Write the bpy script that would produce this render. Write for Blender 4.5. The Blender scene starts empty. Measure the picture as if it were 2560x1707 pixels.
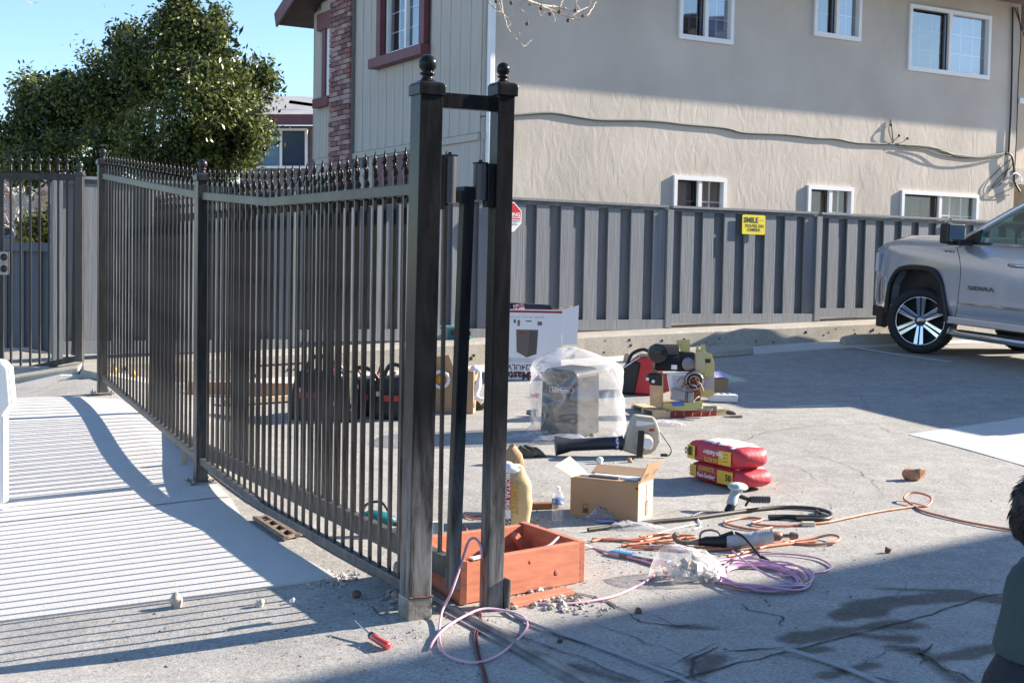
import bpy, bmesh, math, random
import numpy as np
from mathutils import Vector, Matrix, noise
random.seed(7); np.random.seed(7)
R = math.radians
scn = bpy.context.scene
COL = scn.collection

# ------------------------------------------------------------------ camera, sky, sun, exposure
F_PX = 3345.0; CAMH = 1.47
PITCH = R(3.2); ROLL = 0.0195
CM = (Matrix.Rotation(math.pi/2 - PITCH, 4, 'X') @ Matrix.Rotation(ROLL, 4, 'Z'))
CM.translation = Vector((0, 0, CAMH))
cam_d = bpy.data.cameras.new('camera'); cam = bpy.data.objects.new('camera', cam_d); COL.objects.link(cam)
cam_d.sensor_width = 36.0; cam_d.lens = 36.0*F_PX/2560.0
cam_d.clip_start = 0.05; cam_d.clip_end = 2000
cam_d.dof.use_dof = False
cam.matrix_world = CM
scn.camera = cam

SUN_AZ = Vector((0.94, 0.34)).normalized(); SUN_EL = R(25.0)
world = bpy.data.worlds.new('World'); scn.world = world; world.use_nodes = True
wn = world.node_tree; wn.nodes.clear()
sky = wn.nodes.new('ShaderNodeTexSky'); sky.sky_type = 'NISHITA'; sky.sun_disc = False
sky.sun_elevation = SUN_EL; sky.sun_rotation = math.atan2(SUN_AZ.x, SUN_AZ.y)
sky.air_density = 1.0; sky.dust_density = 0.3; sky.ozone_density = 4.0; sky.altitude = 50
bg = wn.nodes.new('ShaderNodeBackground'); bg.inputs[1].default_value = 0.095
wo = wn.nodes.new('ShaderNodeOutputWorld')
wn.links.new(sky.outputs[0], bg.inputs[0]); wn.links.new(bg.outputs[0], wo.inputs[0])
sl = bpy.data.lights.new('sun', 'SUN'); sl.energy = 5.0; sl.angle = R(0.53); sl.color = (1.0, 0.892, 0.76)
sun = bpy.data.objects.new('sun', sl); COL.objects.link(sun)
sdir = Vector((SUN_AZ.x*math.cos(SUN_EL), SUN_AZ.y*math.cos(SUN_EL), math.sin(SUN_EL)))
sun.rotation_euler = sdir.to_track_quat('Z', 'Y').to_euler(); sun.location = (20, 8, 20)
vs = scn.view_settings; vs.view_transform = 'Standard'; vs.look = 'None'; vs.gamma = 1.0
vs.use_curve_mapping = False; vs.exposure = 1.52
scn.render.engine = 'CYCLES'

# ------------------------------------------------------------------ terrain and pixel -> place helpers
def sstep(a, b, x):
    t = min(1.0, max(0.0, (x-a)/(b-a))); return t*t*(3-2*t)
NX, NY = -.385, 5.53                       # near gate post
FD = Vector((-.475, .88, 0)).normalized()     # iron fence runs this way
FPERP = Vector((FD.y, -FD.x, 0))               # to the right of the fence
def H(x, y):
    yy = min(y, 18.0)
    g1 = .004*max(0.0, yy-5.5)**2
    g2 = max(0.0, .045*(yy-5.7))
    w = sstep(3.5, 6.0, x); g = (1-w)*g1 + w*g2
    sd = (x-NX)*FPERP.x + (y-NY)*FPERP.y
    s = (x-NX)*FD.x + (y-NY)*FD.y
    g += .215*sstep(2.6, 6.6, s)*(1-sstep(0.05, 1.2, sd))*(1-.5*sstep(0.0, .6, -sd)*sstep(6.2, 7.2, s))
    if sd < -.05: g -= .07*min(-sd-.05, 2.2)*(1-sstep(4.2, 6.6, s))*sstep(4.2, 5.2, y)
    return g
def ray(px, py):
    return (CM.to_3x3() @ Vector(((px-1280)/F_PX, -(py-853.5)/F_PX, -1))).normalized()
CAMP = Vector((0, 0, CAMH))
def D(px, py, Y):
    d = ray(px, py); return CAMP + d*(Y/d.y)
def G(px, py, dz=0.0):
    d = ray(px, py); t = 2.0; lt = t
    while t < 200:
        p = CAMP + d*t
        if p.z < H(p.x, p.y)+dz: break
        lt = t; t += .15
    a, b = lt, t
    for _ in range(18):
        m = (a+b)/2; p = CAMP + d*m
        if p.z < H(p.x, p.y)+dz: b = m
        else: a = m
    return CAMP + d*b
def PLN(px, py, pt, n):
    d = ray(px, py); n = Vector(n); return CAMP + d*((Vector(pt)-CAMP).dot(n)/d.dot(n))

# ------------------------------------------------------------------ materials
MATS = {}; WO = {}; LO = {}
def mat(name, col, rough=.6, metal=0.0, var=0.12, scale=8.0, bump=0.0, bscale=None, stretch=None,
        col2=None, spec=.5, det=6, thr=None, coord='Object', coat=0.0, trans=0.0, rvar=0.0):
    if name in MATS: return MATS[name]
    m = bpy.data.materials.new(name); m.use_nodes = True; nt = m.node_tree; N = nt.nodes; L = nt.links
    b = N['Principled BSDF']
    b.inputs['Roughness'].default_value = rough; b.inputs['Metallic'].default_value = metal
    b.inputs['Specular IOR Level'].default_value = spec
    if coat: b.inputs['Coat Weight'].default_value = coat; b.inputs['Coat Roughness'].default_value = .06
    if trans: b.inputs['Transmission Weight'].default_value = trans
    tc = N.new('ShaderNodeTexCoord'); mp = N.new('ShaderNodeMapping')
    L.new(tc.outputs[coord], mp.inputs[0])
    if stretch: mp.inputs['Scale'].default_value = stretch
    nz = N.new('ShaderNodeTexNoise'); nz.inputs['Scale'].default_value = scale; nz.inputs['Detail'].default_value = det
    L.new(mp.outputs[0], nz.inputs['Vector'])
    cr = N.new('ShaderNodeValToRGB')
    lo, hi = (thr or (.3, .7))
    cr.color_ramp.elements[0].position = lo; cr.color_ramp.elements[1].position = hi
    c1 = tuple(col); c2 = tuple(col2) if col2 else tuple(min(1, c*(1+var)) for c in col)
    c0 = c1 if col2 else tuple(c*(1-var) for c in col)
    cr.color_ramp.elements[0].color = (*c0, 1); cr.color_ramp.elements[1].color = (*c2, 1)
    L.new(nz.outputs[0], cr.inputs[0]); L.new(cr.outputs[0], b.inputs['Base Color'])
    if rvar:
        mr = N.new('ShaderNodeMapRange'); mr.inputs['To Min'].default_value = max(0, rough-rvar); mr.inputs['To Max'].default_value = min(1, rough+rvar)
        L.new(nz.outputs[0], mr.inputs[0]); L.new(mr.outputs[0], b.inputs['Roughness'])
    if bump:
        n2 = N.new('ShaderNodeTexNoise'); n2.inputs['Scale'].default_value = bscale or scale*4; n2.inputs['Detail'].default_value = 8
        L.new(mp.outputs[0], n2.inputs['Vector'])
        bp = N.new('ShaderNodeBump'); bp.inputs['Strength'].default_value = bump; bp.inputs['Distance'].default_value = .02
        L.new(n2.outputs[0], bp.inputs['Height']); L.new(bp.outputs[0], b.inputs['Normal'])
    MATS[name] = m; return m
def film(name, col=(1, 1, 1), dens=.5, rough=.25, bscale=9, transl=.5, bump=.8):
    """thin crinkled plastic film"""
    if name in MATS: return MATS[name]
    m = bpy.data.materials.new(name); m.use_nodes = True; nt = m.node_tree; N = nt.nodes; L = nt.links; N.clear()
    out = N.new('ShaderNodeOutputMaterial'); tr = N.new('ShaderNodeBsdfTransparent'); tl = N.new('ShaderNodeBsdfTranslucent')
    df = N.new('ShaderNodeBsdfDiffuse'); gl = N.new('ShaderNodeBsdfGlossy'); gl.inputs['Roughness'].default_value = rough
    tl.inputs[0].default_value = (*col, 1); df.inputs[0].default_value = (*col, 1)
    tc = N.new('ShaderNodeTexCoord'); nz = N.new('ShaderNodeTexNoise'); nz.inputs['Scale'].default_value = bscale; nz.inputs['Detail'].default_value = 4
    nz.inputs['Distortion'].default_value = .8; nz.noise_type = 'RIDGED_MULTIFRACTAL'; nz.inputs['Roughness'].default_value = .45
    L.new(tc.outputs['Object'], nz.inputs['Vector'])
    bp = N.new('ShaderNodeBump'); bp.inputs['Strength'].default_value = bump; bp.inputs['Distance'].default_value = .05
    L.new(nz.outputs[0], bp.inputs['Height'])
    for s in (tl, df, gl): L.new(bp.outputs[0], s.inputs['Normal'])
    m1 = N.new('ShaderNodeMixShader'); m1.inputs[0].default_value = transl; L.new(df.outputs[0], m1.inputs[1]); L.new(tl.outputs[0], m1.inputs[2])
    lw = N.new('ShaderNodeLayerWeight'); lw.inputs[0].default_value = .35
    mr = N.new('ShaderNodeMapRange'); mr.inputs['From Min'].default_value = .25; mr.inputs['From Max'].default_value = 1.3
    mr.inputs['To Min'].default_value = dens*.15; mr.inputs['To Max'].default_value = dens*2.6
    L.new(nz.outputs[0], mr.inputs[0])
    ad = N.new('ShaderNodeMath'); ad.operation = 'MULTIPLY_ADD'; ad.inputs[1].default_value = .45; ad.use_clamp = True
    L.new(lw.outputs['Facing'], ad.inputs[0]); L.new(mr.outputs[0], ad.inputs[2])
    m2 = N.new('ShaderNodeMixShader'); L.new(ad.outputs[0], m2.inputs[0]); L.new(tr.outputs[0], m2.inputs[1]); L.new(m1.outputs[0], m2.inputs[2])
    m3 = N.new('ShaderNodeMixShader'); m3.inputs[0].default_value = .12; L.new(m2.outputs[0], m3.inputs[1]); L.new(gl.outputs[0], m3.inputs[2])
    L.new(m3.outputs[0], out.inputs[0]); MATS[name] = m; return m
def glass(name, refl=.3, tint=(.8, .85, .9), base=None):
    if name in MATS: return MATS[name]
    m = bpy.data.materials.new(name); m.use_nodes = True; nt = m.node_tree; N = nt.nodes; L = nt.links; N.clear()
    out = N.new('ShaderNodeOutputMaterial'); tr = N.new('ShaderNodeBsdfTransparent'); tr.inputs[0].default_value = (*tint, 1)
    gl = N.new('ShaderNodeBsdfGlossy'); gl.inputs['Roughness'].default_value = .03
    tc = N.new('ShaderNodeTexCoord'); nz = N.new('ShaderNodeTexNoise'); nz.inputs['Scale'].default_value = 1.6
    bp = N.new('ShaderNodeBump'); bp.inputs['Strength'].default_value = .06; bp.inputs['Distance'].default_value = .1
    L.new(tc.outputs['Object'], nz.inputs['Vector']); L.new(nz.outputs[0], bp.inputs['Height']); L.new(bp.outputs[0], gl.inputs['Normal'])
    mx = N.new('ShaderNodeMixShader'); mx.inputs[0].default_value = refl
    L.new(tr.outputs[0], mx.inputs[1]); L.new(gl.outputs[0], mx.inputs[2]); L.new(mx.outputs[0], out.inputs[0])
    MATS[name] = m; return m

# ------------------------------------------------------------------ mesh builder
def rz(a): return Matrix.Rotation(a, 3, 'Z')
class MB:
    def __init__(s): s.v = []; s.f = []; s.sm = []; s.mi = []
    def add(s, vs, fs, sm=False, m=0):
        o = len(s.v); s.v += [tuple(v) for v in vs]; s.f += [tuple(i+o for i in f) for f in fs]
        s.sm += [sm]*len(fs); s.mi += [m]*len(fs); return s
    def box(s, c, d, Rm=None, m=0, top=None):
        c = Vector(c); x, y, z = d[0]/2, d[1]/2, d[2]/2; t = top or (1, 1)
        vs = [Vector((i*x*(t[0] if k > 0 else 1), j*y*(t[1] if k > 0 else 1), k*z)) for k in (-1, 1) for j in (-1, 1) for i in (-1, 1)]
        if Rm is not None: vs = [Rm @ v for v in vs]
        return s.add([v+c for v in vs], [(0, 2, 3, 1), (4, 5, 7, 6), (0, 1, 5, 4), (1, 3, 7, 5), (3, 2, 6, 7), (2, 0, 4, 6)], m=m)
    def bar(s, p0, p1, w, h, up=(0, 0, 1), m=0):
        p0 = Vector(p0); p1 = Vector(p1); a = (p1-p0); l = a.length; a.normalize()
        u = Vector(up); sx = a.cross(u); 
        if sx.length < 1e-4: sx = a.cross(Vector((1, 0, 0)))
        sx.normalize(); u = sx.cross(a).normalized()
        vs = [p+sx*(i*w/2)+u*(j*h/2) for p in (p0, p1) for i, j in ((-1, -1), (1, -1), (1, 1), (-1, 1))]
        return s.add(vs, [(3, 2, 1, 0), (4, 5, 6, 7), (0, 1, 5, 4), (1, 2, 6, 5), (2, 3, 7, 6), (3, 0, 4, 7)], m=m)
    def tube(s, pts, r, n=8, closed=False, m=0, caps=True):
        P = [Vector(p) for p in pts]; K = len(P)
        rr = r if isinstance(r, (list, tuple)) else [r]*K
        T = []
        for i in range(K):
            a = P[(i-1) % K] if (closed or i > 0) else P[i]; b = P[(i+1) % K] if (closed or i < K-1) else P[i]
            t = (b-a); t = t.normalized() if t.length > 1e-9 else Vector((0, 0, 1)); T.append(t)
        u = T[0].orthogonal().normalized(); vs = []
        for i in range(K):
            u = (u - T[i]*u.dot(T[i]))
            if u.length < 1e-6: u = T[i].orthogonal()
            u.normalize(); w = T[i].cross(u)
            for k in range(n):
                a = 2*math.pi*k/n; vs.append(P[i]+(u*math.cos(a)+w*math.sin(a))*rr[i])
        fs = []
        for i in range(K if closed else K-1):
            j = (i+1) % K
            for k in range(n): fs.append((i*n+k, i*n+(k+1) % n, j*n+(k+1) % n, j*n+k))
        s.add(vs, fs, True, m)
        if caps and not closed:
            s.add(vs[:n], [tuple(range(n-1, -1, -1))], m=m); s.add(vs[-n:], [tuple(range(n))], m=m)
        return s
    def lathe(s, prof, n=16, M=None, m=0, sm=True):
        vs = []; fs = []
        M = M or Matrix.Identity(4)
        for r_, z in prof:
            for k in range(n):
                a = 2*math.pi*k/n; vs.append(M @ Vector((r_*math.cos(a), r_*math.sin(a), z)))
        for i in range(len(prof)-1):
            for k in range(n): fs.append((i*n+k, i*n+(k+1) % n, (i+1)*n+(k+1) % n, (i+1)*n+k))
        if prof[0][0] > 1e-6: fs.append(tuple(range(n-1, -1, -1)))
        if prof[-1][0] > 1e-6: fs.append(tuple(range((len(prof)-1)*n, len(prof)*n)))
        return s.add(vs, fs, sm, m)
    def cyl(s, p0, p1, r0, r1=None, n=16, m=0):
        p0 = Vector(p0); p1 = Vector(p1); r1 = r0 if r1 is None else r1
        a = p1-p0; q = a.to_track_quat('Z', 'Y').to_matrix().to_4x4(); q.translation = p0
        return s.lathe([(r0, 0), (r0, 1e-5), (r1, a.length-1e-5), (r1, a.length)], n, q, m)
    def sph(s, c, r, n=12, m=0, sq=(1, 1, 1)):
        M = Matrix.Translation(Vector(c)) @ Matrix.Diagonal((*sq, 1))
        pr = [(max(1e-4, r*math.sin(math.pi*i/n)), -r*math.cos(math.pi*i/n)) for i in range(n+1)]
        return s.lathe(pr, max(8, n+2), M, m)
    def prism(s, pts, ext, m=0, sm=False):
        """closed outline (3d points) pushed along ext"""
        P = [Vector(p) for p in pts]; e = Vector(ext); n = len(P)
        vs = P+[p+e for p in P]
        fs = [tuple(range(n-1, -1, -1)), tuple(range(n, 2*n))]+[(i, (i+1) % n, n+(i+1) % n, n+i) for i in range(n)]
        return s.add(vs, fs, sm, m)
    def quad(s, a, b, c, d, m=0): return s.add([a, b, c, d], [(0, 1, 2, 3)], m=m)
    def loft(s, rings, m=0, sm=True, caps=True):
        n = len(rings[0]); vs = [p for r_ in rings for p in r_]; fs = []
        for i in range(len(rings)-1):
            for k in range(n): fs.append((i*n+k, i*n+(k+1) % n, (i+1)*n+(k+1) % n, (i+1)*n+k))
        if caps: fs.append(tuple(range(n-1, -1, -1))); fs.append(tuple(range((len(rings)-1)*n, len(rings)*n)))
        return s.add(vs, fs, sm, m)
    def text(s, txt, o, ax, ay, size, m=0, off=.0, sx=1.0, lift=.0015, bold=.0):
        me = text_geo(txt, bold); o = Vector(o); ax = Vector(ax).normalized(); ay = Vector(ay).normalized(); nz = ax.cross(ay)
        vs = [o+ax*(v[0]*size*sx)+ay*(v[1]*size)+nz*lift for v in me[0]]
        return s.add(vs, me[1], m=m)
    def deform(s, fn): s.v = [tuple(fn(Vector(v))) for v in s.v]; return s
_TX = {}
def text_geo(t, bold=0.0):
    k = (t, bold)
    if k not in _TX:
        cu = bpy.data.curves.new('t', 'FONT'); cu.body = t; cu.size = 1; cu.align_x = 'CENTER'; cu.align_y = 'CENTER'
        cu.resolution_u = 2; cu.offset = bold; o = bpy.data.objects.new('t', cu)
        me = bpy.data.meshes.new_from_object(o)
        _TX[k] = ([tuple(v.co) for v in me.vertices], [tuple(p.vertices) for p in me.polygons])
        bpy.data.objects.remove(o); bpy.data.curves.remove(cu); bpy.data.meshes.remove(me)
    return _TX[k]
def ob(name, mb, mats, parent=None, bevel=0, label=None, cat=None, group=None, kind=None, local=False, bseg=2, sub=0, origin=None):
    """link a builder as ONE mesh object; its origin goes to its own base"""
    if not isinstance(mats, (list, tuple)): mats = [mats]
    V = np.array(mb.v, dtype=float)
    lo = V.min(0); hi = V.max(0); c = np.array([(lo[0]+hi[0])/2, (lo[1]+hi[1])/2, lo[2]])
    if origin is not None: c = np.array(origin, dtype=float)
    me = bpy.data.meshes.new(name); me.from_pydata([tuple(x) for x in (V-c)], [], mb.f)
    for m_ in mats: me.materials.append(m_)
    me.polygons.foreach_set('use_smooth', mb.sm); me.polygons.foreach_set('material_index', mb.mi); me.update()
    o = bpy.data.objects.new(name, me); COL.objects.link(o)
    c = Vector(c)
    if parent is not None:
        o.parent = parent
        o.location = (c-LO.get(parent.name, Vector((0, 0, 0)))) if local else c - WO[parent.name]
    else: o.location = c
    WO[o.name] = c; LO[o.name] = c
    if bevel:
        bv = o.modifiers.new('bevel', 'BEVEL'); bv.width = bevel; bv.segments = bseg; bv.limit_method = 'ANGLE'; bv.angle_limit = R(35)
        bv.harden_normals = False
    if sub:
        sb = o.modifiers.new('sub', 'SUBSURF'); sb.levels = sub; sb.render_levels = sub
    tag(o, label, cat, group, kind); return o
def tag(o, label=None, cat=None, group=None, kind=None):
    if label: o['label'] = label
    if cat: o['category'] = cat
    if group: o['group'] = group
    if kind: o['kind'] = kind
    return o
def thing(name, label, cat, loc=(0, 0, 0), rot=0.0, group=None, tilt=None):
    o = bpy.data.objects.new(name, None); COL.objects.link(o); o.empty_display_size = .1
    o.location = loc; o.rotation_euler = (tilt[0] if tilt else 0, tilt[1] if tilt else 0, rot); WO[o.name] = Vector(loc)
    return tag(o, label, cat, group)
def inst(src, parent, loc, rot=None, name=None, scale=None):
    o = src.copy(); COL.objects.link(o); o.parent = parent; o.location = loc
    if rot is not None: o.rotation_euler = rot
    if scale is not None: o.scale = scale
    return o
def cat_spline(pts, k=8, closed=False):
    P = [Vector(p) for p in pts]; n = len(P); out = []
    rng = range(n) if closed else range(n-1)
    for i in rng:
        p0 = P[(i-1) % n] if (closed or i > 0) else P[i]; p1 = P[i]; p2 = P[(i+1) % n]
        p3 = P[(i+2) % n] if (closed or i < n-2) else P[(i+1) % n]
        for j in range(k):
            t = j/k
            out.append(.5*((2*p1)+(p2-p0)*t+(2*p0-5*p1+4*p2-p3)*t*t+(3*p1-p0-3*p2+p3)*t**3))
    if not closed: out.append(P[-1])
    return out
def nz3(p, s=1.0, seed=0.0): return noise.noise(Vector((p[0]*s+seed, p[1]*s-seed, p[2]*s+.7*seed)))
def crumple(mb, amp, sc, seed=0.0):
    def f(v):
        return v+Vector((nz3(v, sc, seed), nz3(v, sc, seed+31), nz3(v, sc, seed+67)))*amp
    return mb.deform(f)
# ================================================================== GROUND
def axis(lo, a, b, hi, fine, coarse):
    xs = list(np.arange(a, b+1e-6, fine)); x = a; st = fine
    L_ = []
    while x > lo: st = min(coarse, st*1.35); x -= st; L_.append(x)
    x = xs[-1]; st = fine; Rr = []
    while x < hi: st = min(coarse, st*1.35); x += st; Rr.append(x)
    return np.array(L_[::-1]+xs+Rr)
def segd(px, py, A, B):
    ax, ay = A; bx, by = B; dx = bx-ax; dy = by-ay
    t = np.clip(((px-ax)*dx+(py-ay)*dy)/(dx*dx+dy*dy+1e-9), 0, 1)
    return np.hypot(px-ax-t*dx, py-ay-t*dy)
def g2(px, py): p = G(px, py); return (p.x, p.y)
gx = axis(-60, -2.2, 4.6, 60, .03, 6); gy = axis(-25, 3.9, 11.0, 160, .03, 8)
XX, YY = np.meshgrid(gx, gy); ny_, nx_ = XX.shape
ZZ = np.array([[H(x, y) for x in gx] for y in gy])
fine_mask = (XX > -2.3) & (XX < 4.7) & (YY > 3.8) & (YY < 11.1)
STAINS = [  # pixel polylines of damp / oil stains with half widths in metres
 ([(2100, 1545), (2250, 1500), (2400, 1490), (2500, 1500)], .075), ([(1980, 1600), (2110, 1575), (2240, 1560)], .06),
 ([(2010, 1625), (2060, 1620)], .05), ([(2060, 1690), (2180, 1660)], .05), ([(1735, 1650), (1745, 1690), (1790, 1645)], .035),
 ([(2280, 1625), (2330, 1650), (2480, 1620)], .05), ([(2090, 1580), (2260, 1595)], .06), ([(2230, 1615), (2300, 1640), (2400, 1700)], .03),
 ([(1700, 1567), (1790, 1570)], .03), ([(2200, 1470), (2420, 1478)], .03), ([(1440, 1665), (1560, 1700)], .03)]
ST = np.zeros_like(XX)
NA = np.vectorize(lambda x, y: noise.fractal(Vector((x*3.1, y*3.1, 2.2)), 1.0, 2.0, 5))
nn = np.zeros_like(XX); nn[fine_mask] = NA(XX[fine_mask], YY[fine_mask])
for pts, w in STAINS:
    gp = [g2(*p) for p in pts]; d = np.full_like(XX, 9.0)
    for a_, b_ in zip(gp[:-1], gp[1:]): d = np.minimum(d, segd(XX, YY, a_, b_))
    ww = w*1.1*(1+nn*1.0); ST = np.maximum(ST, np.clip((ww-d)/.03+.5, 0, 1)*fine_mask)
ZZ = ZZ + nn*.0025
me = bpy.data.meshes.new('ground')
verts = np.stack([XX.ravel(), YY.ravel(), ZZ.ravel()], 1)
ii = np.arange(ny_*nx_).reshape(ny_, nx_)
quads = np.stack([ii[:-1, :-1].ravel(), ii[:-1, 1:].ravel(), ii[1:, 1:].ravel(), ii[1:, :-1].ravel()], 1)
me.vertices.add(len(verts)); me.vertices.foreach_set('co', verts.ravel())
me.loops.add(quads.size); me.loops.foreach_set('vertex_index', quads.ravel())
me.polygons.add(len(quads)); me.polygons.foreach_set('loop_start', np.arange(len(quads))*4); me.polygons.foreach_set('loop_total', np.full(len(quads), 4))
me.update(calc_edges=True)
at = me.attributes.new('stain', 'FLOAT', 'POINT'); at.data.foreach_set('value', ST.ravel())
me.polygons.foreach_set('use_smooth', [True]*len(quads))
ground = bpy.data.objects.new('ground', me); COL.objects.link(ground); ground['kind'] = 'structure'; WO['ground'] = Vector((0, 0, 0)); LO['ground'] = Vector((0, 0, 0))
def ground_mat(name, c_lo, c_hi, speck=.5, stain=False, grain=1.0, rough=.9):
    m = bpy.data.materials.new(name); m.use_nodes = True; nt = m.node_tree; N = nt.nodes; L = nt.links
    b = N['Principled BSDF']; b.inputs['Roughness'].default_value = rough; b.inputs['Specular IOR Level'].default_value = .25
    tc = N.new('ShaderNodeTexCoord')
    def nzn(s, d=6, dist=0):
        n = N.new('ShaderNodeTexNoise'); n.inputs['Scale'].default_value = s; n.inputs['Detail'].default_value = d; n.inputs['Distortion'].default_value = dist
        L.new(tc.outputs['Object'], n.inputs['Vector']); return n
    big = nzn(.7, 8, .4); mid = nzn(6, 8); fine = nzn(120*grain, 2); fine2 = nzn(45*grain, 4)
    r1 = N.new('ShaderNodeValToRGB'); r1.color_ramp.elements[0].color = (*c_lo, 1); r1.color_ramp.elements[1].color = (*c_hi, 1)
    r1.color_ramp.elements[0].position = .32; r1.color_ramp.elements[1].position = .68
    mixn = N.new('ShaderNodeMath'); mixn.operation = 'MULTIPLY_ADD'; mixn.inputs[1].default_value = .55
    L.new(mid.outputs[0], mixn.inputs[0])
    m5 = N.new('ShaderNodeMath'); m5.operation = 'MULTIPLY'; m5.inputs[1].default_value = .45; L.new(big.outputs[0], m5.inputs[0]); L.new(m5.outputs[0], mixn.inputs[2])
    L.new(mixn.outputs[0], r1.inputs[0])
    rs = N.new('ShaderNodeValToRGB'); rs.color_ramp.elements[0].position = .30; rs.color_ramp.elements[1].position = .62
    rs.color_ramp.elements[0].color = (1-speck,)*3+(1,); rs.color_ramp.elements[1].color = (1.12, 1.12, 1.12, 1)
    av = N.new('ShaderNodeMath'); av.operation = 'MULTIPLY_ADD'; av.inputs[1].default_value = .6
    m6 = N.new('ShaderNodeMath'); m6.operation = 'MULTIPLY'; m6.inputs[1].default_value = .4; L.new(fine2.outputs[0], m6.inputs[0])
    L.new(fine.outputs[0], av.inputs[0]); L.new(m6.outputs[0], av.inputs[2]); L.new(av.outputs[0], rs.inputs[0])
    mx = N.new('ShaderNodeMix'); mx.data_type = 'RGBA'; mx.blend_type = 'MULTIPLY'; mx.inputs[0].default_value = 1
    L.new(r1.outputs[0], mx.inputs[6]); L.new(rs.outputs[0], mx.inputs[7])
    col = mx.outputs[2]
    if stain:
        an = N.new('ShaderNodeAttribute'); an.attribute_name = 'stain'
        sm = N.new('ShaderNodeMix'); sm.data_type = 'RGBA'; sm.blend_type = 'MULTIPLY'
        sm.inputs[7].default_value = (.40, .37, .34, 1); L.new(an.outputs['Fac'], sm.inputs[0]); L.new(col, sm.inputs[6]); col = sm.outputs[2]
    L.new(col, b.inputs['Base Color'])
    bp = N.new('ShaderNodeBump'); bp.inputs['Strength'].default_value = .55; bp.inputs['Distance'].default_value = .006
    L.new(av.outputs[0], bp.inputs['Height']); L.new(bp.outputs[0], b.inputs['Normal'])
    return m
M_LOT = ground_mat('worn_asphalt', (.31, .297, .272), (.45, .435, .405), .58, True)
M_WALK = ground_mat('smooth_concrete', (.49, .475, .45), (.56, .545, .52), .12, grain=1.3)
M_SLAB = ground_mat('pale_concrete', (.50, .48, .45), (.57, .55, .52), .15)
M_KERB = ground_mat('kerb_concrete', (.33, .305, .26), (.46, .43, .37), .35)
me.materials.append(M_LOT)

def sheet(name, rowsR, rowsL, nU, dz, m, skirt=.03, kind='structure', parent=None):
    """draped slab between two edge curves"""
    mb = MB(); n = len(rowsR)
    for a_, b_ in zip(rowsR, rowsL):
        for k in range(nU+1):
            t = k/nU; x = a_[0]*(1-t)+b_[0]*t; y = a_[1]*(1-t)+b_[1]*t
            mb.v.append((x, y, H(x, y)+dz))
    W = nU+1
    for i in range(n-1):
        for k in range(nU): mb.f.append((i*W+k, i*W+k+1, (i+1)*W+k+1, (i+1)*W+k))
    bd = [i*W for i in range(n)]+[(n-1)*W+k for k in range(1, W)]+[i*W+nU for i in range(n-2, -1, -1)]+[k for k in range(nU-1, 0, -1)]
    o0 = len(mb.v)
    for i in bd: v = mb.v[i]; mb.v.append((v[0], v[1], v[2]-skirt))
    K = len(bd)
    for i in range(K): mb.f.append((bd[i], bd[(i+1) % K], o0+(i+1) % K, o0+i))
    mb.sm = [False]*len(mb.f); mb.mi = [0]*len(mb.f)
    return ob(name, mb, m, parent, kind=kind)
def ribbon(pts, w, dz=.004, jit=0, closed=False, mb=None, step=.03, zf=None, taper=False):
    """flat strip draped on the ground along world xy points"""
    P = [Vector((p[0], p[1], 0)) for p in pts]; Q = [P[0]]
    for a_, b_ in zip(P[:-1], P[1:]):
        k = max(1, int((b_-a_).length/step))
        for i in range(1, k+1):
            q = a_.lerp(b_, i/k)
            if jit: q += Vector((noise.noise(q*9+Vector((3, 1, 5))), noise.noise(q*9+Vector((13, 7, 2))), 0))*jit
            Q.append(q)
    mb = mb or MB(); vs = []
    for i, q in enumerate(Q):
        t = (Q[min(i+1, len(Q)-1)]-Q[max(i-1, 0)]).normalized(); s_ = Vector((-t.y, t.x, 0))
        ww = w*(1+(.7*noise.noise(q*14) if jit else 0))
        if taper: ww *= max(.15, math.sin(math.pi*(i+.5)/len(Q))**.5)
        for sg in (-1, 1):
            v = q+s_*(ww/2*sg); z = zf(v.x, v.y) if zf else H(v.x, v.y)
            vs.append((v.x, v.y, z+dz))
    mb.add(vs, [(2*i, 2*i+1, 2*i+3, 2*i+2) for i in range(len(Q)-1)]); return mb
# walkway slab on the left of the iron fence
wr = [(300, 1000), (350, 1035), (414, 1087), (499, 1167), (539, 1210), (575, 1247), (609, 1297), (668, 1340), (735, 1385), (835, 1439), (845, 1447)]
Rr = [g2(*p) for p in wr]
Lb = g2(-300, 1595); Lt = g2(-300, 1010)
Ll = [(Lt[0]+(Lb[0]-Lt[0])*(i/(len(Rr)-1)), Lt[1]+(Lb[1]-Lt[1])*(i/(len(Rr)-1))) for i in range(len(Rr))]
R2 = cat_spline([(*p, 0) for p in Rr], 5); L2 = cat_spline([(*p, 0) for p in Ll], 5)
walk = sheet('walkway', R2, L2, 60, .010, M_WALK, .02)
M_JOINT = mat('joint_dirt', (.10, .10, .10), .95)
M_CRACK = mat('crack_dirt', (.055, .05, .048), 1.0)
jb = ribbon([g2(-60, 1318), g2(0, 1311), g2(406, 1265), g2(574, 1247)], .012, .014)
ob('control_joint', jb, M_JOINT, walk)
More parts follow.
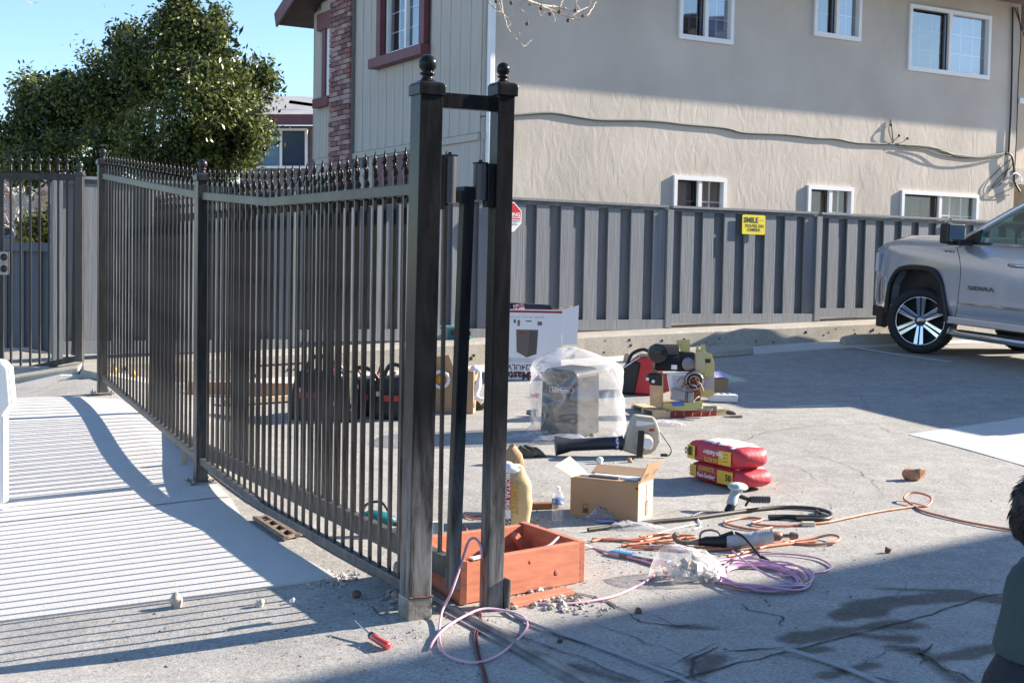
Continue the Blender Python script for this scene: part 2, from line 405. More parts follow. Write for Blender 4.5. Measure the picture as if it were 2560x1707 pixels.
# cracks in the lot
cr = MB()
CR = [([(1700, 1123), (1850, 1105), (1900, 1085), (1985, 1070), (2110, 1062), (2230, 1060), (2350, 1088)], .008),
 ([(2040, 1137), (2090, 1155), (2160, 1180), (2185, 1210), (2210, 1238)], .007), ([(2150, 990), (2165, 1010), (2180, 1022)], .007),
 ([(1960, 950), (2045, 965)], .008), ([(2190, 1065), (2240, 1085), (2300, 1078)], .009), ([(1840, 1245), (1760, 1262), (1580, 1300)], .004),
 ([(1836, 1508), (1870, 1525), (1945, 1540), (1960, 1570)], .012), ([(1820, 1628), (1900, 1625), (1970, 1622)], .02),
 ([(1735, 1700), (1740, 1650), (1800, 1620)], .02), ([(2210, 1625), (2290, 1620), (2320, 1650), (2400, 1690), (2440, 1707)], .018),
 ([(2300, 1660), (2310, 1630), (2340, 1612)], .02), ([(2150, 1565), (2260, 1585)], .012), ([(2080, 1670), (2160, 1690), (2240, 1702)], .02),
 ([(1560, 1530), (1600, 1555), (1670, 1562), (1780, 1563)], .012), ([(1420, 1480), (1480, 1492), (1540, 1515), (1560, 1530)], .03),
 ([(1490, 1560), (1560, 1585), (1700, 1640)], .008), ([(1600, 1660), (1700, 1655), (1790, 1600)], .006),
 ([(890, 1505), (960, 1490), (1005, 1480)], .008), ([(905, 1508), (950, 1530), (980, 1545)], .008),
 ([(1500, 1290), (1560, 1330)], .004), ([(1340, 1240), (1380, 1215)], .003), ([(2330, 1230), (2440, 1235)], .006),
 ([(1700, 1568), (1640, 1540)], .006), ([(2480, 1560), (2560, 1600)], .008), ([(1860, 1170), (1960, 1150), (2040, 1137)], .004)]
for pts, w in CR:
    gp = [g2(*p) for p in pts]; ribbon(gp, w*.6, .0042, jit=.04, mb=cr, taper=True)
for k in range(26):
    x = random.uniform(.2, 4.2); y = random.uniform(4.4, 10); a = random.uniform(0, 6.28); pp = [(x, y)]
    for q in range(random.randint(3, 7)):
        a += random.uniform(-.8, .8); pp.append((pp[-1][0]+math.cos(a)*.12, pp[-1][1]+math.sin(a)*.12))
    ribbon(pp, random.uniform(.0015, .0035), .0041, jit=.03, mb=cr, taper=True)
ob('crack', cr, M_CRACK, ground, kind='stuff')
# long saw joints lower right, and the strips beside the gate track
jn = MB()
ribbon([g2(1660, 1707), g2(1960, 1632), g2(2260, 1555), g2(2330, 1535), g2(2460, 1490), g2(2600, 1478)], .009, .0048, jit=.02, mb=jn)
ribbon([g2(1290, 1540), g2(1400, 1592), g2(1560, 1640), g2(1800, 1720)], .006, .0048, jit=.008, mb=jn)
ribbon([g2(1175, 1540), g2(1300, 1592), g2(1460, 1648), g2(1600, 1707)], .007, .0048, jit=.012, mb=jn)
ob('expansion_joint', jn, M_CRACK, ground, kind='stuff')
# pale new slab at the right, level with the lot
sl_r = [g2(2274, 1087), g2(2400, 1068), g2(2800, 1010)]; sl_l = [g2(2274.5, 1088), g2(2420, 1125), g2(2700, 1205)]
slab = sheet('concrete_slab', cat_spline([(*p, 0) for p in sl_r], 5), cat_spline([(*p, 0) for p in sl_l], 5), 10, .006, M_SLAB, .02)
# bay line painted on the asphalt
M_LINE = mat('worn_white_paint', (.62, .61, .58), .8, var=.2, scale=30)
ob('bay_line', ribbon([g2(2005, 850), g2(2120, 866), g2(2380, 905)], .09, .004), M_LINE, ground)

# ------------------------------------------------------------------ kerb under the board fence
F0 = Vector((.805, 16.1, 0)); FW = Vector((.869, .495, 0)).normalized(); FN = Vector((FW.y, -FW.x, 0))   # FN faces the camera
def fbot(s): return .73+(.04 if s < 0 else .03)*s
kb = MB(); K = [(-6.6+i*.4) for i in range(48)]
def kerbz(s, off): p = F0+FW*s+FN*off; return H(p.x, p.y)
rings = []
for s_ in K:
    zt = fbot(s_)-.02; j = .008*noise.noise(Vector((s_*2, 0, 0)))
    pr = [(-.35, zt), (.40+j, zt-.02), (.44+j, zt-.05), (.47+j, kerbz(s_, .47)-.05), (-.35, kerbz(s_, -.3)-.1)]
    rings.append([F0+FW*s_+FN*o_+Vector((0, 0, z_)) for o_, z_ in pr])
kb.loft(rings, sm=False)
kerb = ob('kerb', kb, M_KERB, kind='structure')
# pits knocked out of the kerb face
pit = MB()
for k in range(70):
    s_ = random.uniform(-6, 5); z0 = kerbz(s_, .47); zt = fbot(s_)-.08; h = z0+.03+random.random()*(zt-z0-.05)
    p = F0+FW*s_+FN*(.441+.029*max(0, (zt-h)/(zt-z0+.05))+.006*noise.noise(Vector((s_*2, 0, 0))))
    sz = random.uniform(.006, .022); pit.sph((p.x, p.y, h), sz, 5, sq=(1.3, .3, 1))
ob('kerb_pit', pit, M_CRACK, kerb, kind='stuff')
# low gutter strip in front of it (sunlit concrete apron)
gs = MB(); rings = []
for s_ in K:
    a_ = F0+FW*s_+FN*.46; b_ = F0+FW*s_+FN*.95
    rings.append([Vector((a_.x, a_.y, H(a_.x, a_.y)+.012)), Vector((b_.x, b_.y, H(b_.x, b_.y)+.008)), Vector((b_.x, b_.y, H(b_.x, b_.y)-.03)), Vector((a_.x, a_.y, H(a_.x, a_.y)-.03))])
gs.loft(rings, sm=False); ob('gutter', gs, M_SLAB, kind='structure')
# ------------------------------------------------------------------ step under the side gate at the left
st = MB()
A = D(-60, 958, 12.1); B = D(198, 918, 12.35); A2 = D(-60, 938, 12.9); B2 = D(190, 899, 13.0)
for p in (A2, B2): pass
st.add([A, B, B2+Vector((.1, 0, 0)), A2, A-Vector((0, 0, .5)), B-Vector((0, 0, .5)), B2+Vector((.1, 0, -.5)), A2-Vector((0, 0, .5))],
       [(0, 1, 2, 3), (4, 7, 6, 5), (0, 4, 5, 1), (1, 5, 6, 2), (2, 6, 7, 3), (3, 7, 4, 0)])
ob('gate_step', st, M_KERB, kind='structure', bevel=.02)
b2 = MB(); a_ = D(200, 922, 12.3); b_ = D(254, 935, 12.0); c_ = D(254, 896, 13.0); d_ = D(196, 897, 13.0)
b2.add([a_, b_, c_, d_]+[Vector((p.x, p.y, p.z-.5)) for p in (a_, b_, c_, d_)], [(0, 1, 2, 3), (4, 7, 6, 5), (0, 4, 5, 1), (1, 5, 6, 2), (2, 6, 7, 3), (3, 7, 4, 0)])
b2.f = b2.f; crumple(b2, .02, 5)
ob('broken_kerb_end', b2, M_KERB, kind='structure', bevel=.03)
# ------------------------------------------------------------------ gravel, crumbs and grit
def rocks(name, spots, m, parent, kind='stuff', zoff=0.0, label=None, cat=None):
    mb = MB()
    for (x, y, r_) in spots:
        k = random.random()*6; z = H(x, y)+zoff
        vs = []
        for v in ((0, 0, -1), (.72, -.53, -.45), (-.28, -.85, -.45), (-.89, 0, -.45), (-.28, .85, -.45), (.72, .53, -.45), (.28, -.85, .45), (-.72, -.53, .45), (-.72, .53, .45), (.28, .85, .45), (.89, 0, .45), (0, 0, 1)):
            q = Vector(v)*r_*random.uniform(.6, 1.15); q.z *= .7; vs.append(rz(k) @ q+Vector((x, y, z+r_*.35)))
        mb.add(vs, [(0, 1, 2), (1, 0, 5), (0, 2, 3), (0, 3, 4), (0, 4, 5), (1, 5, 10), (2, 1, 6), (3, 2, 7), (4, 3, 8), (5, 4, 9), (1, 10, 6), (2, 6, 7), (3, 7, 8), (4, 8, 9), (5, 9, 10), (6, 10, 11), (7, 6, 11), (8, 7, 11), (9, 8, 11), (10, 9, 11)])
    return ob(name, mb, m, parent, kind=kind, label=label, cat=cat)
M_ROCK = mat('crushed_rock', (.36, .33, .30), .9, var=.3, scale=20, bump=.4)
sp = []
def scat(cx, cy, sx, sy, n, r0, r1):
    for _ in range(n):
        p = g2(random.gauss(cx, sx), random.gauss(cy, sy)); sp.append((p[0], p[1], random.uniform(r0, r1)))
scat(845, 1448, 26, 9, 90, .004, .016); scat(790, 1460, 20, 5, 60, .003, .010); scat(950, 1520, 60, 30, 60, .002, .007)
scat(1370, 1498, 40, 12, 110, .006, .026); scat(1450, 1520, 40, 14, 60, .003, .012); scat(1120, 1560, 60, 30, 50, .002, .007)
scat(600, 1600, 260, 50, 90, .0015, .005); scat(1500, 1590, 300, 60, 90, .0015, .006); scat(2000, 1250, 250, 70, 90, .002, .007)
scat(1340, 1310, 15, 20, 30, .004, .014); scat(985, 1500, 14, 12, 30, .005, .018); scat(1560, 1400, 60, 20, 50, .002, .008)
scat(1350, 1300, 60, 100, 60, .002, .006); scat(760, 1420, 60, 25, 40, .002, .006); scat(2300, 1600, 120, 60, 50, .002, .007)
rocks('gravel', sp, M_ROCK, None, label='loose crushed rock and grit on the driveway', cat='gravel')
# broken dirt hole at the corner of the red planter
hm = MB()
for i in range(1): pass
pts = [g2(1335, 1478), g2(1380, 1470), g2(1430, 1480), g2(1460, 1500), g2(1420, 1512), g2(1370, 1508), g2(1320, 1500)]
cc = Vector((sum(p[0] for p in pts)/7, sum(p[1] for p in pts)/7, 0))
vs = [(cc.x, cc.y, H(cc.x, cc.y)-.0)]+[(p[0], p[1], H(*p)+.004) for p in pts]
hm.add([(v[0], v[1], v[2]+.006) for v in vs], [(0, i, i % 7+1) for i in range(1, 8)])
ob('dirt_patch', hm, mat('wet_dirt', (.10, .08, .065), .9, var=.5, scale=30, bump=.6), ground, kind='stuff')
# ================================================================== APARTMENT BUILDING
UP = Vector((0, 0, 1))
W0 = Vector((6.04, 20.5, 0)); WD = FW; WN = FN
SDOT = SUN_AZ.dot(Vector((WN.x, WN.y))); KDROP = math.tan(SUN_EL)/SDOT
def wsh(px, py):
    p = PLN(px, py, W0, WN); return ((p-W0).dot(WD), p.z)
def WP(s, h, o=0.0): return W0+WD*s+WN*o+UP*h
CORN = Vector((-.43, 16.8, 0)); sC = (CORN-W0).dot(WD); CORN = W0+WD*sC
LD = Vector((-WN.x, -WN.y, 0)); LN = -WD             # siding wall runs away along LD, faces LN
def lsh(px, py):
    p = PLN(px, py, CORN, LN); return ((p-CORN).dot(LD), p.z)
def LP(s, h, o=0.0): return CORN+LD*s+LN*o+UP*h
M_STUC = mat('tan_stucco', (.53, .475, .41), .92, var=.11, scale=.9, bump=.0)
nt = M_STUC.node_tree; N_ = nt.nodes; L_ = nt.links
# trowelled relief: long vertical swirls plus grain
tc = N_.new('ShaderNodeTexCoord'); mp = N_.new('ShaderNodeMapping'); mp.inputs['Scale'].default_value = (1, 1, .45); L_.new(tc.outputs['Object'], mp.inputs[0])
na = N_.new('ShaderNodeTexNoise'); na.inputs['Scale'].default_value = 5.5; na.inputs['Detail'].default_value = 6; na.inputs['Distortion'].default_value = 1.4; L_.new(mp.outputs[0], na.inputs['Vector'])
nb = N_.new('ShaderNodeTexNoise'); nb.inputs['Scale'].default_value = 40; nb.inputs['Detail'].default_value = 4; L_.new(tc.outputs['Object'], nb.inputs['Vector'])
ad = N_.new('ShaderNodeMath'); ad.operation = 'MULTIPLY_ADD'; ad.inputs[1].default_value = .22; L_.new(nb.outputs[0], ad.inputs[0]); L_.new(na.outputs[0], ad.inputs[2])
bp = N_.new('ShaderNodeBump'); bp.inputs['Strength'].default_value = .22; bp.inputs['Distance'].default_value = .03; L_.new(ad.outputs[0], bp.inputs['Height'])
L_.new(bp.outputs[0], N_['Principled BSDF'].inputs['Normal'])
M_SID = mat('tan_siding', (.44, .405, .36), .8, var=.09, scale=3, bump=.15, stretch=(6, 6, .6))
M_GROOVE = mat('siding_groove', (.20, .19, .16), .9)
M_MAR = mat('maroon_paint', (.14, .045, .058), .55, var=.1, scale=5, bump=.1)
M_WHT = mat('white_vinyl', (.78, .79, .80), .45, var=.03)
M_DARK = mat('dark_interior', (.02, .022, .026), .8)
M_SCR = mat('insect_screen', (.045, .05, .06), .6, var=.2, scale=2)
M_GLS = glass('window_glass', .32, (.72, .78, .86)); M_GLS2 = glass('lower_window_glass', .10, (.85, .87, .9))
M_CUR = mat('brown_curtain', (.27, .18, .13), .9, var=.25, scale=1.5, stretch=(6, 6, .5), bump=.3)
M_CUR2 = mat('beige_curtain', (.42, .34, .27), .9, var=.2, scale=1.5, stretch=(6, 6, .5), bump=.3)
M_BLIND = mat('sky_tinted_blind', (.44, .52, .66), .8, var=.05, scale=3)  # sky reflection of the panes is put into this blue
M_SOF = mat('dark_soffit', (.07, .045, .045), .8, var=.2, scale=6)
M_SHG = mat('roof_shingle', (.10, .07, .07), .9, var=.3, scale=12, bump=.4)

house = thing('apartment_building', 'two storey tan stucco apartment building with board siding, brick strip and white sliding windows', 'building', (CORN.x, CORN.y, .3))
EAVE = 5.80; SHAD = 3.75; OVH = (EAVE-.04-SHAD)/KDROP-.08; DEP = 5.6
def rh(t):
    if t < DEP/2: return EAVE+(6.60-EAVE)*(t+OVH)/(DEP/2+OVH)
    return 6.60-(6.60-5.30)*(t-DEP/2)/(DEP/2+.55)
sR = wsh(2546, 200)[0]
# stucco wall
wb = MB()
wb.box((0, 0, 0), (1, 1, 1)) if False else None
def wallbox(mb, s0, s1, h0, h1, o0, o1, P=WP, m=0):
    vs = [P(s, h, o) for s in (s0, s1) for h in (h0, h1) for o in (o0, o1)]
    mb.add(vs, [(0, 1, 3, 2), (4, 6, 7, 5), (0, 4, 5, 1), (2, 3, 7, 6), (0, 2, 6, 4), (1, 5, 7, 3)], m=m)
def wall_with_holes(mb, s0, s1, h0, h1, holes, th, P):
    ss = sorted(set([s0, s1]+[x for a in holes for x in a[:2]])); hs = sorted(set([h0, h1]+[x for a in holes for x in a[2:]]))
    for a_, b_ in zip(ss[:-1], ss[1:]):
        run = None
        for c_, d_ in zip(hs[:-1], hs[1:]):
            ms = (a_+b_)/2; mh = (c_+d_)/2
            if not any(x[0] < ms < x[1] and x[2] < mh < x[3] for x in holes):
                mb.add([P(a_, c_), P(b_, c_), P(b_, d_), P(a_, d_)], [(0, 1, 2, 3)] if P is WP else [(3, 2, 1, 0)])
    for a_, b_, c_, d_ in holes:
        for q in ((P(a_, c_), P(b_, c_), P(b_, c_, -th), P(a_, c_, -th)), (P(a_, d_), P(b_, d_), P(b_, d_, -th), P(a_, d_, -th)),
                  (P(a_, c_), P(a_, d_), P(a_, d_, -th), P(a_, c_, -th)), (P(b_, c_), P(b_, d_), P(b_, d_, -th), P(b_, c_, -th))):
            mb.add(q, [(0, 1, 2, 3)])
    mb.add([P(s0, h0, -.25), P(s1, h0, -.25), P(s1, h1, -.25), P(s0, h1, -.25)], [(0, 1, 2, 3)])
def win(px0, py0, px1, py1, fixed_top=None, hgt=None):
    pass
WINS = []
def addw(x0, x1, yb=None, yt=None, h=None, kind='up', grid=(2, 3)):
    if yb is not None:
        a_ = wsh(x0, yb[0]); b_ = wsh(x1, yb[1]); hb = (a_[1]+b_[1])/2; ht = hb+h
    else:
        a_ = wsh(x0, yt[0]); b_ = wsh(x1, yt[1]); ht = (a_[1]+b_[1])/2; hb = ht-h
    WINS.append((a_[0], b_[0], hb, ht, kind, grid))
addw(1695, 1830, yb=(97, 114), h=.95, kind='up', grid=(2, 3)); addw(2032, 2149, yb=(89, 107), h=.72, kind='up', grid=(2, 2))
addw(2267, 2470, yb=(176, 201), h=.99, kind='up', grid=(3, 3))
addw(1683, 1814, yt=(438, 447), h=.95, kind='lo', grid=(2, 3)); addw(2018, 2132, yt=(462, 471), h=.75, kind='lo', grid=(2, 2))
addw(2252, 2444, yt=(475, 488), h=.99, kind='lo2', grid=(3, 3))
holes = [(w[0]+.02, w[1]-.02, w[2]+.02, w[3]-.02) for w in WINS]
wall_with_holes(wb, sC, sR, .2, EAVE, holes, .12, WP)
stw = ob('stucco_wall', wb, M_STUC, house)
# back and far end walls so the building is a body
bw = MB(); DEP = 5.6
bw.add([WP(sR, .2, 0), WP(sR, .2, -DEP), WP(sR, EAVE, -DEP), WP(sR, EAVE, 0)], [(0, 1, 2, 3)])
bw.add([WP(sC, .2, -DEP), WP(sR+6, .2, -DEP), WP(sR+6, EAVE, -DEP), WP(sC, EAVE, -DEP)], [(0, 1, 2, 3)])
ob('rear_wall', bw, M_STUC, house)
# recessed entry bay at the right of the stucco wall
rb = MB()
rb.add([WP(sR, .2, -1.5), WP(sR+6, .2, -1.5), WP(sR+6, EAVE, -1.5), WP(sR, EAVE, -1.5)], [(0, 1, 2, 3)])
ob('recessed_wall', rb, M_STUC, house)
lb = MB(); wallbox(lb, sR, sR+6, 2.95, 3.2, -1.5, 0.02); ob('balcony_floor', lb, M_STUC, house)
rl = MB(); h_ = wsh(2548, 246)[1]
wallbox(rl, sR+.02, sR+6, h_-.08, h_, -.03, .03); ob('balcony_rail', rl, M_WHT, house)
db = MB(); wallbox(db, sR+.02, sR+1.6, 3.3, 5.3, -1.46, -1.42); ob('balcony_door', db, M_DARK, house)
gd = MB(); wallbox(gd, sR+.1, sR+2.4, .3, 2.6, -1.46, -1.42); ob('ground_door', gd, mat('ochre_door', (.25, .17, .07), .6), house)
def curtain(name, P, s0, s1, h0, h1, o, m, parent, amp=.02, wl=.12):
    mb = MB(); n = 28; vs = []
    for i in range(n+1):
        s_ = s0+(s1-s0)*i/n; oo = o+amp*math.sin(i*1.35)+amp*.5*math.sin(i*.53+1)
        vs += [P(s_, h0, oo), P(s_+.01*math.sin(i), h1, oo)]
    mb.add(vs, [(2*i, 2*i+2, 2*i+3, 2*i+1) for i in range(n)], True); return ob(name, mb, m, parent)
for (s0, s1, h0, h1, kind, grid) in WINS:
    fr = MB(); fw = .055
    for a_, b_, c_, d_ in ((s0, s1, h1-fw, h1), (s0, s1, h0, h0+fw*1.2), (s0, s0+fw, h0+fw*1.2, h1-fw), (s1-fw, s1, h0+fw*1.2, h1-fw)):
        wallbox(fr, a_, b_, c_, d_, -.05, .035)
    sm_ = (s0+s1)/2; wallbox(fr, sm_-.03, sm_+.03, h0+fw*1.2, h1-fw, -.06, .022)
    f_ = ob('window', fr, M_WHT, house)
    if kind == 'up': wallbox
    for side, (a_, b_) in enumerate(((s0+fw, sm_-.03), (sm_+.03, s1-fw))):
        pn = MB(); off = -.075 if side == 0 else -.045
        pn.add([WP(a_, h0+fw, off), WP(b_, h0+fw, off), WP(b_, h1-fw, off), WP(a_, h1-fw, off)], [(0, 1, 2, 3)])
        ob('pane', pn, M_GLS if kind == 'up' else M_GLS2, f_)
        mu = MB(); mo = off-.012
        nx_g, ny_g = grid
        for i in range(1, nx_g): s_ = a_+(b_-a_)*i/nx_g; wallbox(mu, s_-.009, s_+.009, h0+fw, h1-fw, mo-.006, mo+.006)
        for j in range(1, ny_g): h_ = h0+fw+(h1-h0-2*fw)*j/ny_g; wallbox(mu, a_, b_, h_-.009, h_+.009, mo-.006, mo+.006)
        ob('muntin', mu, M_WHT if side else mat('screened_muntin', (.16, .17, .19), .6), f_)
        if side == 0:
            sc_ = MB(); fwd = -.03
            for q in ((a_, b_, h0+fw, h0+fw+.02), (a_, b_, h1-fw-.02, h1-fw), (a_, a_+.02, h0+fw+.02, h1-fw-.02), (b_-.02, b_, h0+fw+.02, h1-fw-.02)):
                wallbox(sc_, *q, fwd-.006, fwd+.006)
            ob('screen_frame', sc_, M_DARK, f_)
    if kind == 'up':
        bk = MB(); bk.add([WP(s0, h0, -.115), WP(sm_, h0, -.115), WP(sm_, h1, -.115), WP(s0, h1, -.115)], [(0, 1, 2, 3)]); ob('interior', bk, M_DARK, f_)
        bk = MB(); bk.add([WP(sm_, h0, -.115), WP(s1, h0, -.115), WP(s1, h1, -.115), WP(sm_, h1, -.115)], [(0, 1, 2, 3)]); ob('blind', bk, M_BLIND, f_)
    else:
        c1 = s0+(sm_-s0)*(.68 if kind == 'lo' and s0 < -3.5 else .97)
        curtain('curtain', WP, s0+.03, c1, h0, h1-.03, -.10, M_CUR, f_, .012)
        curtain('curtain', WP, sm_, s1-.03, h0, h1, -.105, M_CUR2 if kind == 'lo2' else M_CUR, f_, .01)
        bk = MB(); bk.add([WP(s0, h0, -.119), WP(s1, h0, -.119), WP(s1, h1, -.119), WP(s0, h1, -.119)], [(0, 1, 2, 3)]); ob('interior', bk, M_DARK, f_)
# belt course, corner board, downspout
hb = lsh(1165, 337)[1]
bt = MB(); wallbox(bt, sC+.0, sC+.28, hb-.09, hb, 0.002, .055)
wallbox(bt, 0, 5.58, hb-.10, hb-.01, .002, .05, P=LP); ob('belt_course', bt, M_SID, house, bevel=.006)
# siding wall
sWl = lsh(785, 300)[0]; sB0 = lsh(890, 250)[0]; sB1 = lsh(838, 250)[0]
ws0 = lsh(1063, 60)[0]; ws1 = lsh(966, 60)[0]; hsill = (lsh(946, 148)[1]+lsh(1062, 114)[1])/2
sdw = MB(); lowh = .2
wall_with_holes(sdw, 0, sWl, lowh, 5.52, [(ws0, ws1, hsill, hsill+1.2)], .12, LP)
sdw.add([LP(0, 5.52), LP(sWl, 5.52), LP(DEP/2, rh(DEP/2)), LP(0, rh(0))], [(0, 1, 2, 3)])
ob('siding_wall', sdw, M_GROOVE, house)
bwid = .285; k = 0; s_ = .0
bases = {}
while s_ < sWl:
    e_ = min(sWl, s_+bwid-.012)
    if not (s_ > sB0+.0 and e_ < sB1):
        rt = min(rh(s_), rh(e_))-.01; segs = [(hb, rt)]
        if s_ < ws1+.02 and e_ > ws0-.02: segs = [(hb, hsill-.02), (hsill+1.22, rt)]
        for h0, h1 in segs:
            m_ = MB(); wallbox(m_, s_, e_, h0, h1, .001, .018+.003*random.random(), P=LP); ob('siding_board', m_, M_SID, house)
    s_ += bwid
m_ = MB(); wallbox(m_, 0, sWl, lowh, hb-.1, .001, .016, P=LP); ob('lower_siding', m_, M_SID, house)
# corner board and downspout
m_ = MB(); wallbox(m_, sC-.002, sC+.10, .3, EAVE, .002, .03); ob('corner_board', m_, M_SID, house, bevel=.004)
ds = MB(); wallbox(ds, sC-.03+.07, sC+.09+.03, .4, EAVE-.02, .035, .115); ob('downspout', ds, M_WHT, house, bevel=.012)
# maroon trimmed window in the siding
tr = MB()
wallbox(tr, ws0-.16, ws0, hsill-.02, hsill+1.36, .02, .10, P=LP); wallbox(tr, ws1, ws1+.14, hsill-.02, hsill+1.36, .02, .10, P=LP)
wallbox(tr, ws0-.22, ws1+.26, hsill-.16, hsill-.02, .02, .17, P=LP); wallbox(tr, ws0, ws1, hsill+1.2, hsill+1.36, .02, .10, P=LP)
ob('window_trim', tr, M_MAR, house, bevel=.006)
fr = MB(); wm = (ws0+ws1)/2
for a_, b_, c_, d_ in ((ws0, ws1, hsill, hsill+.05), (ws0, ws1, hsill+1.15, hsill+1.2), (ws0, ws0+.05, hsill+.05, hsill+1.15), (ws1-.05, ws1, hsill+.05, hsill+1.15), (wm-.03, wm+.03, hsill+.05, hsill+1.15)):
    wallbox(fr, a_, b_, c_, d_, -.06, .0, P=LP)
f_ = ob('window', fr, M_WHT, house)
for a_, b_, mt_, nm in ((ws0+.05, wm-.03, M_BLIND, 'blind'), (wm+.03, ws1-.05, M_DARK, 'interior')):
    pn = MB(); pn.add([LP(a_, hsill+.05, -.05), LP(a_, hsill+1.15, -.05), LP(b_, hsill+1.15, -.05), LP(b_, hsill+.05, -.05)], [(0, 1, 2, 3)]); ob('pane', pn, M_GLS, f_)
    pn = MB(); pn.add([LP(a_, hsill+.02, -.1), LP(a_, hsill+1.17, -.1), LP(b_, hsill+1.17, -.1), LP(b_, hsill+.02, -.1)], [(0, 1, 2, 3)]); ob(nm, pn, mt_, f_)
    mu = MB(); sx_ = (a_+b_)/2; wallbox(mu, sx_-.009, sx_+.009, hsill+.05, hsill+1.15, -.07, -.06, P=LP)
    for j in (1, 2, 3): hh_ = hsill+.05+1.1*j/4; wallbox(mu, min(a_, b_), max(a_, b_), hh_-.009, hh_+.009, -.07, -.06, P=LP)
    ob('muntin', mu, M_WHT, f_)
# narrow window with maroon head and sill, far left of the siding
n0 = lsh(838, 150)[0]; n1 = lsh(824, 150)[0]; nh1 = lsh(830, 52)[1]; nh0 = lsh(828, 243)[1]
tr = MB(); wallbox(tr, n0, n1+.34, nh1-.12, nh1+.14, .02, .09, P=LP); wallbox(tr, n0, n1+.42, nh0-.14, nh0+.0, .02, .12, P=LP); wallbox(tr, n1+.02, n1+.16, nh0, nh1-.12, .02, .07, P=LP)
ob('narrow_window_trim', tr, M_MAR, house)
f_ = MB(); wallbox(f_, n0+.002, n1+.02, nh0, nh1-.12, .02, .04, P=LP); ob('narrow_window', f_, M_WHT, house)
# ground floor window with maroon surround under the belt, and the house number
q0 = lsh(1030, 400)[0]; q1 = lsh(946, 400)[0]; qh = lsh(980, 392)[1]
tr = MB(); wallbox(tr, q0-.5, q1, qh-.55, qh, .02, .10, P=LP); ob('maroon_header', tr, M_MAR, house, bevel=.01)
tr = MB(); wallbox(tr, q0-.45, q1-.1, qh-1.7, qh-.56, .02, .05, P=LP); lw = ob('window', tr, M_WHT, house)
tr = MB(); wallbox(tr, q0-.40, q1-.15, qh-1.65, qh-.6, .052, .056, P=LP); ob('pane', tr, M_DARK, lw)
nb_ = MB(); c_ = lsh(912, 408)
nb_.text('188', LP(c_[0], c_[1], .02), -LD, UP, .26, lift=.012, bold=.01); ob('house_number', nb_, M_DARK, house)
# brick strip: every brick its own piece
M_MORT = mat('mortar', (.20, .18, .18), .95, var=.1, scale=20, bump=.4)
BR = [mat('brick_%s' % n, c, .85, var=.22, scale=9, bump=.5) for n, c in (('red', (.25, .115, .10)), ('dark', (.17, .085, .085)), ('pale', (.38, .27, .25)), ('rose', (.30, .165, .155)))]
mm = MB(); wallbox(mm, sB0, sB1, lowh, rh(sB1)-.02, .02, .075, P=LP); brw = ob('brick_strip', mm, M_MORT, house)
bl = (sB1-sB0)/3.5; ch = .076; bmesh_ = []
for j in range(4):
    me_ = MB(); me_.box((0, 0, 0), (bl-.014, .05, ch-.013)); crumple(me_, .004, 9, j)
    o = ob('brick', me_, BR[j], None); bmesh_.append(o.data); bpy.data.objects.remove(o)
ang = math.atan2(LD.y, LD.x); h_ = 2.05; row = 0; nb_k = 0
while h_ < rh(sB1)-.08 and nb_k < 290:
    k0 = -.5 if row % 2 else 0; x = sB0+bl*k0
    while x < sB1-.02:
        a_ = max(x, sB0); b_ = min(x+bl, sB1)
        if b_-a_ > .06:
            o = bpy.data.objects.new('brick', random.choice(bmesh_)); COL.objects.link(o); o.parent = brw
            p = LP((a_+b_)/2, h_+.0, .082+.008*random.random()); o.location = p-WO[brw.name]
            o.rotation_euler = (0, 0, ang); o.scale = ((b_-a_-.014)/(bl-.014), 1, 1); nb_k += 1
        x += bl
    h_ += ch; row += 1
# roof: eave over the stucco wall, rake over the siding
e0 = sC-.45; e1 = sR+7
rf = MB(); TH = .20
def rp(s, o, dz=0): return WP(s, rh(-o)+dz, o)
OB = -DEP-.55; mid = -DEP/2
rf.loft([[rp(s_, OVH+.05, 0), rp(s_, mid, 0), rp(s_, OB-.04, 0), rp(s_, OB-.04, TH), rp(s_, mid, TH), rp(s_, OVH+.05, TH)] for s_ in (e0-.03, e1)], sm=False)
rf.deform(lambda v: v+UP*.02); ob('roof', rf, M_SHG, house)
sf = MB()
for o_a, o_b, s_a, s_b in ((OVH, 0, e0, e1), (0, mid, e0, sC-.001), (mid, OB, e0, sC-.001), (-DEP-.001, OB, sC-.001, e1)):
    sf.add([rp(s_a, o_a), rp(s_b, o_a), rp(s_b, o_b), rp(s_a, o_b)], [(0, 1, 2, 3)])
sf.deform(lambda v: v+UP*.012); ob('soffit', sf, M_SOF, house)
fa = MB(); wallbox(fa, e0, e1, rh(-OVH)-.04, rh(-OVH)+.20, OVH+.052, OVH+.08)
for o_a, o_b in ((OVH+.05, mid), (mid, OB-.04)): fa.bar(rp(e0-.045, o_a, .09), rp(e0-.045, o_b, .09), .03, .24)
ob('fascia', fa, M_MAR, house)
# low left eave corner seen against the sky
EL = lsh(782, 74)
